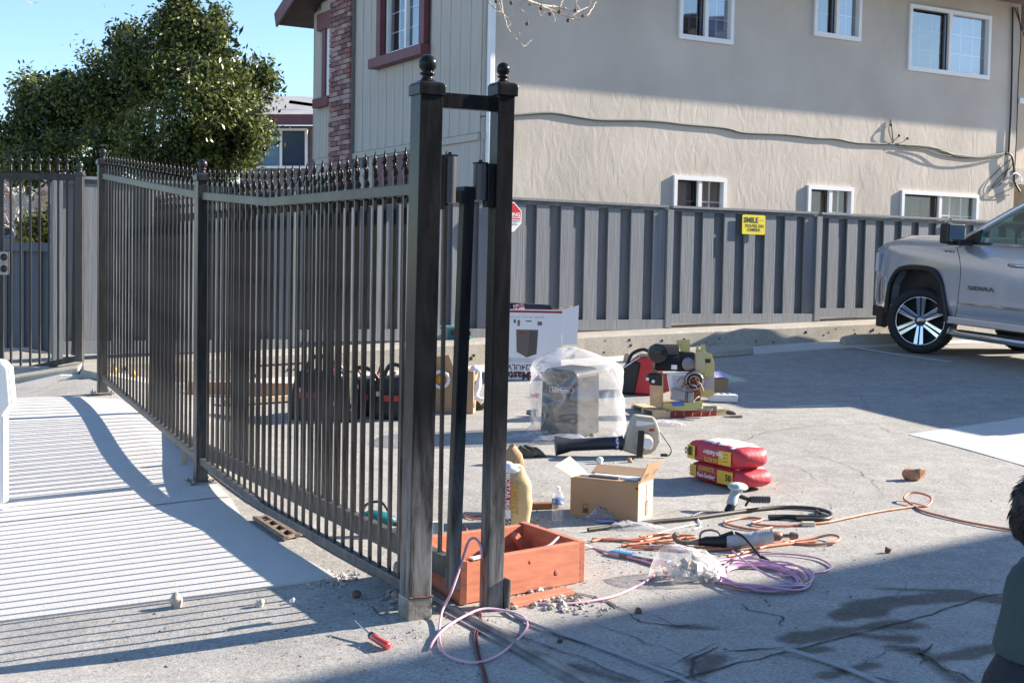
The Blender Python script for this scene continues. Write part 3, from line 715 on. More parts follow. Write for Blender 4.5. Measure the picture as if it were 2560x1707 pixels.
# electric cable stapled to the stucco
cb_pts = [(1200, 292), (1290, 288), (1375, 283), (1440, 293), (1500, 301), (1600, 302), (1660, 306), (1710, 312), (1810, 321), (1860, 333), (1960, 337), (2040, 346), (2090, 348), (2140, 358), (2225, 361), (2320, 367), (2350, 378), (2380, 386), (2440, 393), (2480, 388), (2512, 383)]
M_CAB = mat('grey_green_cable', (.13, .15, .14), .6); M_BCAB = mat('cable_and_shadow_black', (.015, .015, .016), .5)
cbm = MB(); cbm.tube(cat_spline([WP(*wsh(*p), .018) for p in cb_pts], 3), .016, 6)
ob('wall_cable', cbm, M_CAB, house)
cb2 = MB()
for pts, r_ in (([(2240, 368, .03), (2300, 374, .05), (2350, 388, .06), (2420, 396, .06), (2512, 384, .04)], .007), ([(2260, 366, .03), (2330, 371, .05), (2390, 392, .07), (2460, 394, .06), (2512, 386, .04)], .007),
               ([(2224, 300, .02), (2216, 325, .05), (2222, 345, .04), (2230, 358, .03)], .006), ([(2224, 300, .02), (2228, 340, .03), (2230, 360, .02)], .008), ([(2240, 342, .05), (2230, 352, .05), (2226, 358, .03)], .006), ([(2262, 348, .05), (2250, 356, .05), (2240, 362, .03)], .005),
               ([(2510, 384, .04), (2522, 392, .06), (2528, 430, .06), (2530, 455, .05), (2542, 480, .06)], .018), ([(2528, 20, .03), (2527, 120, .03), (2524, 260, .03), (2518, 384, .03)], .016), ([(2538, 20, .04), (2546, 90, .05), (2542, 200, .03), (2538, 330, .03), (2532, 440, .03)], .009),
               ([(2533, 20, .03), (2560, 130, .1)], .010), ([(2526, 395, .04), (2490, 430, .015), (2458, 470, .015), (2470, 495, .015), (2528, 470, .03)], .006), ([(2526, 410, .04), (2500, 450, .015), (2465, 490, .015), (2520, 488, .03)], .006), ([(2520, 400, .04), (2515, 430, .015), (2500, 460, .015), (2478, 470, .015), (2500, 440, .015), (2524, 420, .03)], .006)):  # last three loops are cable shadows on the wall, shaped as thin tubes
    cb2.tube(cat_spline([WP(*wsh(p[0], p[1]), p[2]) for p in pts], 6), r_, 5)
for p in ((2224, 313, .03), (2241, 340, .055), (2262, 347, .055)): cb2.sph(WP(*wsh(p[0], p[1]), p[2]), .022, 6)
ob('wires_and_shadow_loops', cb2, M_BCAB, house)
wc = MB(); wc.tube(cat_spline([WP(*wsh(2532+14*math.cos(a), 445+12*math.sin(a)), .05+.03*math.sin(a*2)) for a in np.linspace(0, 11, 26)], 3), .009, 5); ob('white_wire_coil', wc, M_WHT, house)

# ================================================================== NEIGHBOUR ROOF BLOCK (out of frame, throws the near shade)
EA = Vector((-.094, 5.25, 0)); EB = Vector((2.94, 7.68, 0)); ed = (EB-EA).normalized(); T_ = 17.0
off = Vector((SUN_AZ.x*T_, SUN_AZ.y*T_, T_*math.tan(SUN_EL)))
nbh = thing('neighbour_building', 'tall tan apartment block outside the right edge that shades the foreground', 'building', EA+Vector((off.x, off.y, 0)))
perp = Vector((ed.y, -ed.x, 0)); a_ = EA+off-ed*5.0; b_ = EA+off+ed*5
m_ = MB(); m_.prism([Vector((p.x, p.y, 0)) for p in (a_+perp*.5, b_+perp*.5, b_+perp*9, a_+perp*9)], (0, 0, off.z-.3)); ob('wall', m_, M_STUC, nbh)
m_ = MB(); m_.prism([Vector((p.x, p.y, off.z-.3)) for p in (a_, b_, b_+perp*9.5, a_+perp*9.5)], (0, 0, .3)); ob('roof', m_, M_SHG, nbh)
m_ = MB(); m_.box((15, -8.5, 3.4), (9, 13, 6.8), rz(R(38))); ob('added_sky_blocker', m_, mat('blocker_brown', (.20, .16, .13), .9), nbh)  # added unseen block that keeps sky reflection off the iron post faces
for kx in range(5):
    for kz in (1.2, 4.2, 6.6):
        c_ = a_+ed*(2+kx*3.1)+perp*.49; c_.z = 0
        if kz+1.2 > off.z-.5: continue
        m_ = MB(); m_.prism([c_+UP*kz, c_+ed*1.4+UP*kz, c_+ed*1.4+UP*(kz+1.1), c_+UP*(kz+1.1)], -perp*.03); ob('window', m_, M_WHT, nbh)

# ================================================================== FAR HOUSES AT THE LEFT
fh = thing('distant_house', 'far low grey roofed house with maroon fascia between tree and siding', 'house', D(720, 300, 34))
def farbox(mb, x0, y0, x1, y1, Y, th): mb.prism([D(x0, y0, Y), D(x1, y0, Y), D(x1, y1, Y), D(x0, y1, Y)], (0, th, 0))
m_ = MB(); farbox(m_, 600, 315, 900, 560, 34, 4); ob('wall', m_, mat('far_grey_wall', (.16, .15, .16), .8), fh)
m_ = MB(); m_.add([D(560, 286, 33.0), D(900, 292, 33.0), D(900, 246, 36), D(640, 238, 36)], [(0, 1, 2, 3)]); ob('roof', m_, mat('far_grey_roof', (.34, .33, .33), .85, var=.1, scale=3), fh)
m_ = MB(); farbox(m_, 560, 286, 900, 312, 33, .1); ob('fascia', m_, M_MAR, fh)
m_ = MB()
for q in ((640, 321, 768, 327), (640, 415, 768, 421), (640, 327, 646, 415), (762, 327, 768, 415), (699, 327, 705, 415)): farbox(m_, *q, 33.8, .1)
fw_ = ob('window', m_, M_WHT, fh)
m_ = MB(); farbox(m_, 646, 327, 699, 415, 33.85, .02); ob('pane', m_, mat('pale_blue_glass', (.12, .22, .30), .15), fw_)
m_ = MB(); farbox(m_, 705, 327, 762, 415, 33.85, .02); ob('pane', m_, mat('dark_blue_glass', (.03, .05, .09), .15), fw_)
m_ = MB(); m_.prism([D(722, 259, 34), D(782, 267, 34), D(782, 262, 34), D(725, 254, 34)], (0, 0, .03)); ob('solar_panel', m_, mat('solar_blue', (.03, .06, .12), .3), fh)
h2 = thing('street_house', 'distant pinkish brown house seen through the side gate pickets', 'house', D(60, 560, 46))
m_ = MB(); farbox(m_, -120, 470, 175, 600, 46, 5); ob('wall', m_, mat('pinkish_wall', (.42, .30, .26), .9, var=.35, scale=1.4), h2)
m_ = MB(); m_.add([D(-140, 475, 45), D(190, 478, 45), D(150, 440, 49), D(-140, 440, 49)], [(0, 1, 2, 3)]); ob('roof', m_, M_SHG, h2)
m_ = MB(); farbox(m_, -20, 562, 62, 590, 45.9, .2); ob('garage_door', m_, M_DARK, h2)
# ================================================================== BOARD FENCE (grey, on the kerb)
M_FEN = mat('grey_fence_paint', (.178, .192, .212), .75, var=.13, scale=2.2, bump=.16, bscale=7, stretch=(7, 7, .35))
M_FEN2 = mat('grey_fence_paint_worn', (.195, .21, .228), .8, var=.16, scale=3, bump=.22, bscale=10, stretch=(9, 9, .3))
FT = 2.245
def FP(s, h, o=0.0): return F0+FW*s+FN*o+UP*h
bf = thing('board_fence', 'long grey painted board fence standing on the concrete kerb', 'fence', (F0.x, F0.y, .7))
def fbox(mb, s0, s1, h0, h1, o0, o1, m=0):
    vs = [FP(s, h, o) for s in (s0, s1) for h in (h0, h1) for o in (o0, o1)]
    mb.add(vs, [(0, 1, 3, 2), (4, 6, 7, 5), (0, 4, 5, 1), (2, 3, 7, 6), (0, 2, 6, 4), (1, 5, 7, 3)], m=m)
posts = [1.29+2.45*k for k in range(-3, 5)]
for s_ in posts:
    m_ = MB(); fbox(m_, s_-.045, s_+.045, fbot(s_)-.02, FT-.03, -.05, .045); ob('post', m_, M_FEN, bf)
sL = -5.95
spans = list(zip([sL]+posts, posts+[posts[-1]+2.45]))
for a_, b_ in spans:
    if b_-a_ < .2: continue
    a2 = a_+.046; b2 = b_-.046; n = max(1, round((b2-a2)/.352)); pit_ = (b2-a2)/n
    fb = fbot((a_+b_)/2)
    for k in range(n):
        s0 = a2+k*pit_
        m_ = MB(); w_ = pit_*.56+random.uniform(-.012, .012); j = random.uniform(-.004, .004)
        fbox(m_, s0+pit_*.44, s0+pit_*.44+w_-.004, fb+.02, FT-.045, -.012+j, .010+j); ob('board', m_, random.choice((M_FEN, M_FEN2)), bf)
        m_ = MB(); fbox(m_, s0-.09, s0+pit_*.44+.09, fb+.02, FT-.045, -.085, -.065); ob('board', m_, M_FEN, bf)
    m_ = MB(); fbox(m_, a2, b2, FT-.045, FT-.005, -.062, -.013); ob('top_rail', m_, M_FEN, bf)
    m_ = MB(); fbox(m_, a2-.02, b2+.02-.01, FT, FT+.028, -.10, .045+random.uniform(-.004, .004)); m_.deform(lambda v: v+UP*(.012*noise.noise(Vector((v.x*.7, v.y*.7, 3))))); ob('cap_board', m_, M_FEN2, bf)
    m_ = MB(); fbox(m_, a2, b2, fb-.012, fb+.115, .012, .038); ob('kick_board', m_, M_FEN2, bf)
# dark lower fence left of it
M_FENS = mat('slate_fence_paint', (.12, .14, .17), .75, var=.15, scale=2, bump=.4, bscale=8, stretch=(7, 7, .3))
lf = thing('low_slate_fence', 'lower dark slate fence behind the pedestrian gate', 'fence', D(60, 900, 14.2))
xa = D(-90, 700, 14.4).x; xb = D(146, 700, 14.4).x; ht = D(60, 610, 14.4).z; n = 11
for k in range(n):
    x0 = xa+(xb-xa)*k/n; x1 = xa+(xb-xa)*(k+1)/n
    m_ = MB(); m_.box(((x0+x1)/2, 14.4+(.03 if k % 2 else 0), (ht+.3)/2), ((x1-x0)*1.06, .022, ht-.3)); ob('board', m_, M_FENS, lf)
m_ = MB(); m_.box(((xa+xb)/2, 14.36, ht-.03), (xb-xa, .05, .09)); ob('top_rail', m_, M_FENS, lf)
m_ = MB(); m_.box(((D(146, 700, 14.3).x+D(166, 700, 14.3).x)/2, 14.34, (D(150, 452, 14.3).z+.3)/2), (.085, .09, D(150, 452, 14.3).z-.3)); ob('post', m_, M_FENS, lf)

# ================================================================== IRON FENCE, GATE LEAF, POSTS
def iron(name, c=(.008, .008, .009), r=.28, low=.0, dust=.03):
    m = mat(name, c, r, var=.15, scale=3, spec=.5, rvar=.08)
    nt = m.node_tree; N = nt.nodes; L = nt.links; b = N['Principled BSDF']
    tc = N.new('ShaderNodeTexCoord'); nz = N.new('ShaderNodeTexNoise'); nz.inputs['Scale'].default_value = 16; nz.inputs['Detail'].default_value = 10; nz.inputs['Distortion'].default_value = .5; nz.inputs['Roughness'].default_value = .62
    mpn = N.new('ShaderNodeMapping'); mpn.inputs['Scale'].default_value = (1.4, 1.4, .22); L.new(tc.outputs['Object'], mpn.inputs[0]); L.new(mpn.outputs[0], nz.inputs['Vector'])
    ge = N.new('ShaderNodeNewGeometry'); sx = N.new('ShaderNodeSeparateXYZ'); L.new(ge.outputs['Position'], sx.inputs[0])
    mr = N.new('ShaderNodeMapRange'); mr.interpolation_type = 'SMOOTHSTEP'; mr.inputs['From Min'].default_value = .95; mr.inputs['From Max'].default_value = .1
    mr.inputs['To Min'].default_value = dust; mr.inputs['To Max'].default_value = low; L.new(sx.outputs['Z'], mr.inputs[0])
    cr_ = N.new('ShaderNodeValToRGB'); cr_.color_ramp.elements[0].position = .30; cr_.color_ramp.elements[1].position = .72
    L.new(nz.outputs[0], cr_.inputs[0])
    mu = N.new('ShaderNodeMath'); mu.operation = 'MULTIPLY'; L.new(cr_.outputs[0], mu.inputs[0]); L.new(mr.outputs[0], mu.inputs[1])
    mx = N.new('ShaderNodeMix'); mx.data_type = 'RGBA'; mx.inputs[7].default_value = (.42, .40, .38, 1)
    src = b.inputs['Base Color'].links[0].from_socket; L.new(mu.outputs[0], mx.inputs[0]); L.new(src, mx.inputs[6]); L.new(mx.outputs[2], b.inputs['Base Color'])
    return m
M_IRON = iron('black_iron_paint', (.010, .010, .011), .36, low=.35, dust=.08); M_IRON.node_tree.nodes['Principled BSDF'].inputs['Specular IOR Level'].default_value = .30; M_IROND = iron('dusty_iron_paint', (.016, .015, .015), .4, .35, .10); M_IRONC = iron('clean_iron_paint', (.006, .006, .007), .24, .8, .05); M_IRONC.node_tree.nodes['Principled BSDF'].inputs['Specular IOR Level'].default_value = .16
M_STEEL = mat('bare_steel', (.30, .29, .27), .45, .6, var=.35, scale=12, bump=.2)
BASE = Vector((NX, NY, 0))
FA = math.atan2(FD.y, FD.x)
def IP(t, h, o=0.0): return BASE+FD*t+FPERP*o+UP*h
fR = Matrix((FD, FPERP*-1, UP)).transposed().to_3x3() if False else Matrix.Rotation(FA, 3, 'Z')
# shared picket and spear shapes
def mk_spear():
    mb = MB()
    mb.box((0, 0, .009), (.021, .021, .018)); mb.box((0, 0, .022), (.015, .015, .01))
    mb.lathe([(.006, .026), (.005, .036), (.009, .041), (.005, .046), (.0045, .054), (.008, .060), (.011, .070), (.006, .088), (.001, .115)], 8)
    for sg in (-1, 1):
        mb.tube([(0, 0, .050), (sg*.011, 0, .062), (sg*.017, 0, .060), (sg*.018, 0, .050)], [.003, .0035, .003, .0015], 5)
        mb.tube([(0, 0, .050), (0, sg*.011, .062), (0, sg*.017, .056)], [.003, .003, .0015], 5)
    return mb
spear_src = ob('spear', mk_spear(), M_IRONC); spear_me = spear_src.data; bpy.data.objects.remove(spear_src)
PIC = {}
def picket(parent, p0, h, m, spear=True, wd=.0150):
    """one square picket standing at p0 (world), height h, carrying its spear as a sub-part"""
    key = (round(h, 2), m.name, wd)
    if key not in PIC:
        mb = MB(); mb.box((0, 0, key[0]/2), (wd, wd, key[0])); o = ob('picket', mb, m); PIC[key] = o.data; bpy.data.objects.remove(o)
    o = bpy.data.objects.new('picket', PIC[key]); COL.objects.link(o); o.parent = parent; o.location = p0-WO[parent.name]; o.rotation_euler = (0, 0, FA)
    if spear:
        q = bpy.data.objects.new('spear', spear_me); COL.objects.link(q); q.parent = o; q.location = (0, 0, key[0])
    return o
def ball_cap(parent_cap, p, r, m, rot=FA):
    mb = MB(); M = Matrix.Translation(p)
    mb.lathe([(r*1.25, 0), (r*1.2, r*.15), (r*.75, r*.35), (r*.55, r*.7), (r*.62, r*.85), (r*.85, r*.95), (r*.85, r*1.1), (r*.6, r*1.2)]+
             [(r*math.sin(a), r*2.1-r*math.cos(a)) for a in np.linspace(.6, math.pi, 12)], 24, M)
    return ob('ball', mb, m, parent_cap)
def sqpost(parent, p, w, h, m, capw=None, caph=.042, ball=.0, name='shaft', bev=.004):
    mb = MB(); mb.box(p+UP*(h/2), (w, w, h), fR); sh = ob(name, mb, m, parent, bevel=bev)
    if capw:
        mb = MB(); mb.box(p+UP*(h+caph*.5-.006), (capw, capw, caph), fR); mb.box(p+UP*(h+caph*.5-.006+caph*.5+.006), (capw, capw, .012), fR, top=(.8, .8))
        cp = ob('cap', mb, m, parent, bevel=.004)
        if ball: ball_cap(cp, p+UP*(h+caph+.002), ball, m)
    return sh
tM = 3.33; tL = 6.39
def rail_top(t):
    if t < 1.95: return 1.805+.005*t
    if t < tM: return 1.815+(1.90-1.815)*(t-1.95)/(tM-1.95)
    return 1.90+(2.177-1.90)*(t-tM)/(tL-tM)
RH = 1.674
g_f = 'black iron fence panels left of the gate post'
for nm, t0, t1, lab in (('iron_fence_panel', .055, tM-.045, 'black spear topped iron fence panel welded to the tall near gate post'),
                        ('iron_fence_panel', tM+.045, tL-.05, 'black spear topped iron fence panel rising toward the far left post')):
    th = thing(nm, lab, 'fence', IP((t0+t1)/2, 0), group=g_f)
    cut = [t0]+([1.95] if t0 < 1.95 < t1 else [])+[t1]
    for nme, dz, hh in (('top_rail', -.024, .048), ('bottom_rail', -RH-.021, .042)):
        mb = MB()
        for a_, b_ in zip(cut[:-1], cut[1:]): mb.bar(IP(a_, rail_top(a_)+dz), IP(b_, rail_top(b_)+dz), .04, hh)
        ob(nme, mb, M_IROND if nme == 'bottom_rail' else M_IRON, th, bevel=.003)
    n = round((t1-t0)/.1095)
    for k in range(1, n):
        t = t0+(t1-t0)*k/n; hb_ = rail_top(t)-RH-.001
        picket(th, IP(t, hb_), RH-.048+.002 if False else RH+.045, M_IRON)
for t, lab in ((tM, 'middle black fence post with ball cap and base plate'), (tL, 'far left black fence post with ball cap beside the step')):
    p = IP(t, H(*IP(t, 0).xy)-.01); hh = rail_top(t)+.075-p.z
    th = thing('fence_post', lab, 'post', p, group='black fence posts with ball caps')
    sqpost(th, p, .076, hh, M_IRON, .098, .035, .03)
    mb = MB(); mb.box(p+UP*.02, (.17, .17, .012), fR); ob('base_plate', mb, M_STEEL, th, bevel=.002)
    for sx in (-1, 1):
        for sy in (-1, 1): mb = MB(); mb.cyl(p+fR @ Vector((sx*.065, sy*.065, .02)), p+fR @ Vector((sx*.065, sy*.065, .042)), .008, n=6); ob('bolt', mb, M_STEEL, th)
# tall near post and its partner carrying the guide rollers
p = Vector((NX, NY, .0)); gp1 = thing('gate_post', 'tall thick black gate post with large ball cap, welded steel foot', 'post', p, group='tall black gate posts')
sqpost(gp1, p+UP*.085, .1016, 2.165-.085, M_IRONC, .117, .044, .038)
mb = MB(); mb.box(p+UP*.02, (.108, .108, .14), fR); ob('steel_sleeve', mb, M_STEEL, gp1, bevel=.004)
mb = MB()
for k in range(60):
    sd = k % 2; u_ = -.053+.106*(k//2)/29
    q = fR @ Vector((u_, -.0545, 0)) if sd else fR @ Vector((-.0545, u_, 0))
    mb.sph(p+q+UP*(.093+.003*random.random()), .0045, 5)
ob('weld_bead', mb, mat('rusty_weld', (.14, .08, .05), .8, .3, var=.4, scale=60), gp1)
P2 = Vector((-.068, 5.70, 0)); gp2 = thing('gate_post', 'slimmer black gate post with smaller ball cap in front of the red planter', 'post', P2, group='tall black gate posts')
sqpost(gp2, P2+UP*.0, .078, 2.19, M_IRONC, .098, .046, .029)
mb = MB(); mb.box(P2+fR @ Vector((0, 0, .06))+Vector((.062, -.012, 0)), (.010, .07, .15), fR @ Matrix.Rotation(R(90), 3, 'Z')); ob('angle_bracket', mb, M_IRONC, gp2, bevel=.002)
hx = 2.148; mb = MB(); dv = (P2-p); dvn = dv.normalized(); mb.bar(p+dvn*.052+UP*hx, P2-dvn*.040+UP*(hx+.004), .045, .062); ob('cross_bar', mb, M_IRONC, gp1, bevel=.004)
gp1.rotation_euler.y = .008; gp2.rotation_euler.y = .004
# rollers
for src, o0, sg, hh0, hh1, par in ((p, .052, 1, 1.70, 1.925, gp1), (P2, .040, -1, 1.715, 1.90, gp2)):
    mb = MB(); c0 = src+dvn*(o0+.028)*sg; mb.bar(c0-dvn*.028*sg+UP*(hh0+hh1)/2, c0+dvn*.005*sg+UP*(hh0+hh1)/2, .05, hh1-hh0); ob('roller_bracket', mb, M_IRONC, par, bevel=.003)
    c1 = c0+dvn*.030*sg; mb = MB(); mb.cyl(c1+UP*(hh0+.03), c1+UP*(hh1-.004), .029, n=20); ob('roller', mb, mat('roller_nylon', (.05, .05, .055), .35), par)
    mb = MB(); mb.box(c1+UP*(hh1), (.05, .05, .006), fR); mb.cyl(c1+UP*hh1, c1+UP*(hh1+.014), .008, n=6); ob('bracket_plate', mb, M_IRONC, par)
# sliding gate leaf parked behind the fence
OFFL = .175; LT0 = .01; LT1 = 5.42; LEAN = 1.3
leaf = thing('sliding_gate', 'black iron sliding gate leaf parked open behind the fence', 'gate', IP(2.5, .05, OFFL))
def GP(t, h, o=0.0): return IP(t, h, OFFL+h*math.tan(R(LEAN))+o)
def gzb(t): return .165+.0*t
mb = MB(); mb.bar(GP(LT0, .10), GP(LT0, 1.80), .05, .05, up=FPERP); ob('end_stile', mb, M_IRONC, leaf, bevel=.003)
mb = MB(); mb.bar(GP(LT1, .10), GP(LT1, 1.80), .05, .05, up=FPERP); ob('end_stile', mb, M_IRON, leaf, bevel=.003)
mb = MB(); mb.bar(GP(LT0-.025, 1.80-.024), GP(LT1, 1.80-.024), .045, .05); ob('top_rail', mb, M_IRON, leaf, bevel=.003)
mb = MB(); mb.bar(GP(LT0+.02, 1.80-.05-.02, -.03), GP(LT0+.02, 1.80-.02, -.03), .10, .05, up=FPERP); ob('stop_tab', mb, M_IRONC, leaf)
mb = MB(); mb.bar(GP(LT0, .185), GP(LT1, .185), .05, .09); ob('bottom_rail', mb, M_IROND, leaf, bevel=.003)
PITCHL = (tM-.045-.055)/round((tM-.1)/.1095)
for k in range(1, 49):
    t = .055-.024+PITCHL*k
    if t > LT1-.05: break
    o = picket(leaf, GP(t, .155), 1.80-.155+.045, M_IRON)
    o.rotation_euler = Matrix.Rotation(FA, 3, 'Z').to_euler()
for t in (.55, 4.6):
    mb = MB(); c_ = GP(t, .055); mb.cyl(c_-FPERP*.018, c_+FPERP*.018, .052, n=20); ob('track_wheel', mb, M_STEEL, leaf)
# chain under the leaf and tape on the first picket
mb = MB(); mb.box(GP(.16, .335, -.012), (.034, .05, .05), fR); ob('white_tape', mb, mat('white_tape', (.75, .74, .72), .6), leaf)
# pedestrian gate at the far left
PGY = 12.7
pg = thing('pedestrian_gate', 'black iron pedestrian gate with mushroom finials at the left edge', 'gate', D(100, 900, PGY))
def PG(px, py, o=0): q = D(px, py, PGY); return Vector((q.x, PGY+o, q.z))
mb = MB(); mb.bar(PG(-70, 439), PG(188, 443), .04, .062); ob('top_rail', mb, M_IRON, pg, bevel=.003)
mb = MB(); mb.bar(PG(-70, 953), PG(196, 895), .05, .055); ob('bottom_rail', mb, M_IRON, pg, bevel=.003)
mb = MB(); mb.bar(PG(4, 938), PG(4, 440), .038, .04); ob('stile', mb, M_IRON, pg, bevel=.003)
mb = MB(); mb.bar(PG(183, 888), PG(190, 440), .03, .03); ob('stile', mb, M_IRON, pg)
def finial_low():
    m_ = MB(); m_.lathe([(.010, 0), (.010, .03), (.020, .035), (.010, .045), (.016, .058), (.009, .066), (.016, .08), (.008, .09), (.008, .115), (.026, .128), (.030, .135), (.006, .15), (.003, .19)], 10); return m_
o = ob('finial', finial_low(), M_IRON); fin_me = o.data; bpy.data.objects.remove(o)
mb = MB(); mb.box((0, 0, .9), (.019, .019, 1.8)); o = ob('picket', mb, M_IRON); pk_me = o.data; bpy.data.objects.remove(o)
for k, px in enumerate((-44, -20, 27, 51.5, 75.5, 99, 123, 146, 168)):
    top = PG(px, 436); bot = PG(px+1, 936-(px-27)*.25)
    o = bpy.data.objects.new('picket', pk_me); COL.objects.link(o); o.parent = pg; o.location = Vector((top.x, PGY, bot.z))-WO[pg.name]; o.scale = (1, 1, (top.z-bot.z)/1.8)
    q = bpy.data.objects.new('finial', fin_me); COL.objects.link(q); q.parent = pg; q.location = Vector((top.x, PGY, top.z))-WO[pg.name]
mb = MB(); mb.box(PG(12, 658, -.03), (.10, .035, .22)); lk = ob('lock_plate', mb, M_STEEL, pg, bevel=.005)
for yy in (643, 672): mb = MB(); c_ = PG(14, yy, -.05); mb.cyl(c_, c_+Vector((0, .02, 0)), .034, n=18); ob('lock_hole', mb, M_DARK, lk)
pp = thing('fence_post', 'dusty black post with ball cap at the hinge of the pedestrian gate', 'post', D(199, 893, PGY), group='black fence posts with ball caps')
q = D(199, 893, PGY); tz = D(199, 440, PGY).z
mb = MB(); mb.box((q.x, PGY, (q.z+tz)/2-.02), (.07, .07, tz-q.z+.04)); ob('shaft', mb, M_IROND, pp, bevel=.004)
mb = MB(); mb.box((q.x, PGY, tz+.012), (.09, .09, .03)); cp = ob('cap', mb, M_IROND, pp, bevel=.004); ball_cap(cp, Vector((q.x, PGY, tz+.028)), .033, M_IROND)
# ground track for the gate
tk0 = G(1030, 1497); tk1 = G(1400, 1707)
tdir = Vector((tk1.x-tk0.x, tk1.y-tk0.y, 0)).normalized()
tr_a = IP(5.6, 0, OFFL); tk = MB()
pA = IP(0.3, 0, OFFL); A_ = Vector((pA.x, pA.y, 0)); Bk = IP(5.6, 0, OFFL); C_ = A_+(-FD)*3.2
mbt = MB()
def track_strip(mb, a, b, w, dz):
    n = 60; sdv = Vector((-(b-a).y, (b-a).x, 0)).normalized()
    rings = []
    for i in range(n+1):
        q = a.lerp(b, i/n); z = H(q.x, q.y)
        rings.append([Vector((q.x, q.y, z))+sdv*(w/2*s)+UP*(dz+e) for s, e in ((-1, 0), (-.15, .001), (0, .018), (.15, .001), (1, 0), (1, -.02), (-1, -.02))])
    mb.loft(rings, sm=False)
track_strip(mbt, Vector((Bk.x, Bk.y, 0)), C_, .095, .010)
ob('gate_track', mbt, mat('dusty_track_steel', (.23, .22, .205), .6, .3, var=.4, scale=9, bump=.3), label='flat steel gate track with raised centre rib in the driveway', cat='track')
# ================================================================== TREES
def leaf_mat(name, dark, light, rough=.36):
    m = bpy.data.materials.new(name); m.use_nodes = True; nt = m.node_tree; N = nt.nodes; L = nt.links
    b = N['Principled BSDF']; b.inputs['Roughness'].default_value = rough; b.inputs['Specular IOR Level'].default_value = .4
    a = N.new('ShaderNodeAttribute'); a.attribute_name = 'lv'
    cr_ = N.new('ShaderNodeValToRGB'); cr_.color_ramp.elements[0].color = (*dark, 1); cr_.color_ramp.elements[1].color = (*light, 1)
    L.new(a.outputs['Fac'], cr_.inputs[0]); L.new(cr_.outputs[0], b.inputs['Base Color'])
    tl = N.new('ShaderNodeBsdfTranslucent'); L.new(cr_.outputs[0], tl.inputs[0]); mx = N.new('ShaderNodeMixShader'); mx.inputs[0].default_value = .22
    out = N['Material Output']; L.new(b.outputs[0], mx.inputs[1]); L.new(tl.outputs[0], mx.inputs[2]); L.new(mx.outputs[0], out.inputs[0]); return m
def leaves(name, parent, lumps, n, size, m, seed=1, hollow=.55, droop=.0, asp=.42, kind='stuff'):
    """leaf faces spread through overlapping lumps; lumps = (centre, radii, weight)"""
    rg = np.random.RandomState(seed)
    w = np.array([l[2] for l in lumps], float); w /= w.sum()
    pick = rg.choice(len(lumps), n, p=w)
    C = np.array([list(l[0]) for l in lumps]); Rr_ = np.array([list(l[1]) for l in lumps])
    # twig clusters: leaves gather round shoots
    ncl = n//14; cd = rg.normal(size=(ncl, 3)); cd /= np.linalg.norm(cd, axis=1)[:, None]
    cr_ = hollow+(1.06-hollow)*rg.rand(ncl)**.6
    cp_ = rg.choice(len(lumps), ncl, p=w); centers = C[cp_]+cd*cr_[:, None]*Rr_[cp_]
    nf = np.array([noise.noise(Vector(c)*1.3) for c in centers]); nf2 = np.array([noise.noise(Vector(c)*.9+Vector((7, 3, 1))) for c in centers]); keep = (nf > -.17) & (nf2 > -.34); centers = centers[keep]; cd = cd[keep]
    ci = rg.randint(0, len(centers), n)
    P = centers[ci]+rg.normal(size=(n, 3))*np.array([.10, .10, .11])*(size/.09)
    nrm = cd[ci]*.5+rg.normal(size=(n, 3))*.8+np.array([0, 0, .35]); nrm /= np.linalg.norm(nrm, axis=1)[:, None]
    t = np.cross(nrm, rg.normal(size=(n, 3))); t /= np.linalg.norm(t, axis=1)[:, None]; b = np.cross(nrm, t)
    s = size*(.65+.7*rg.rand(n))[:, None]
    V = np.stack([P-t*s*.5, P+b*s*asp*.5+nrm*s*.05, P+t*s*.5, P-b*s*asp*.5+nrm*s*.05], 1).reshape(-1, 3)
    org = V.mean(0); V = V-org
    me = bpy.data.meshes.new(name); me.vertices.add(4*n); me.vertices.foreach_set('co', V.ravel())
    me.loops.add(4*n); me.loops.foreach_set('vertex_index', np.arange(4*n)); me.polygons.add(n)
    me.polygons.foreach_set('loop_start', np.arange(n)*4); me.polygons.foreach_set('loop_total', np.full(n, 4)); me.update(calc_edges=True)
    lv = np.repeat(np.clip(.45+.35*rg.normal(size=n)+.3*np.repeat(0, n), 0, 1), 4)
    a = me.attributes.new('lv', 'FLOAT', 'POINT'); a.data.foreach_set('value', lv); me.materials.append(m)
    o = bpy.data.objects.new(name, me); COL.objects.link(o); o.parent = parent; o.location = Vector(org)-WO[parent.name]; o['kind'] = kind; return o
M_BARK = mat('grey_bark', (.16, .13, .10), .9, var=.3, scale=12, bump=.5, stretch=(3, 3, .6))
TY = 24.0
tb = D(330, 640, TY); tb.z = H(tb.x, tb.y)
tree = thing('evergreen_tree', 'big glossy leaved evergreen tree behind the fences at the left', 'tree', tb)
def lump(px, py, rx, ry, w=None, dy=0, Y=TY): c = D(px, py, Y+dy); k = Y/F_PX; return (c, (rx*k*.97, min(rx, ry)*k*.95, ry*k*.97), w or rx*ry/9000)
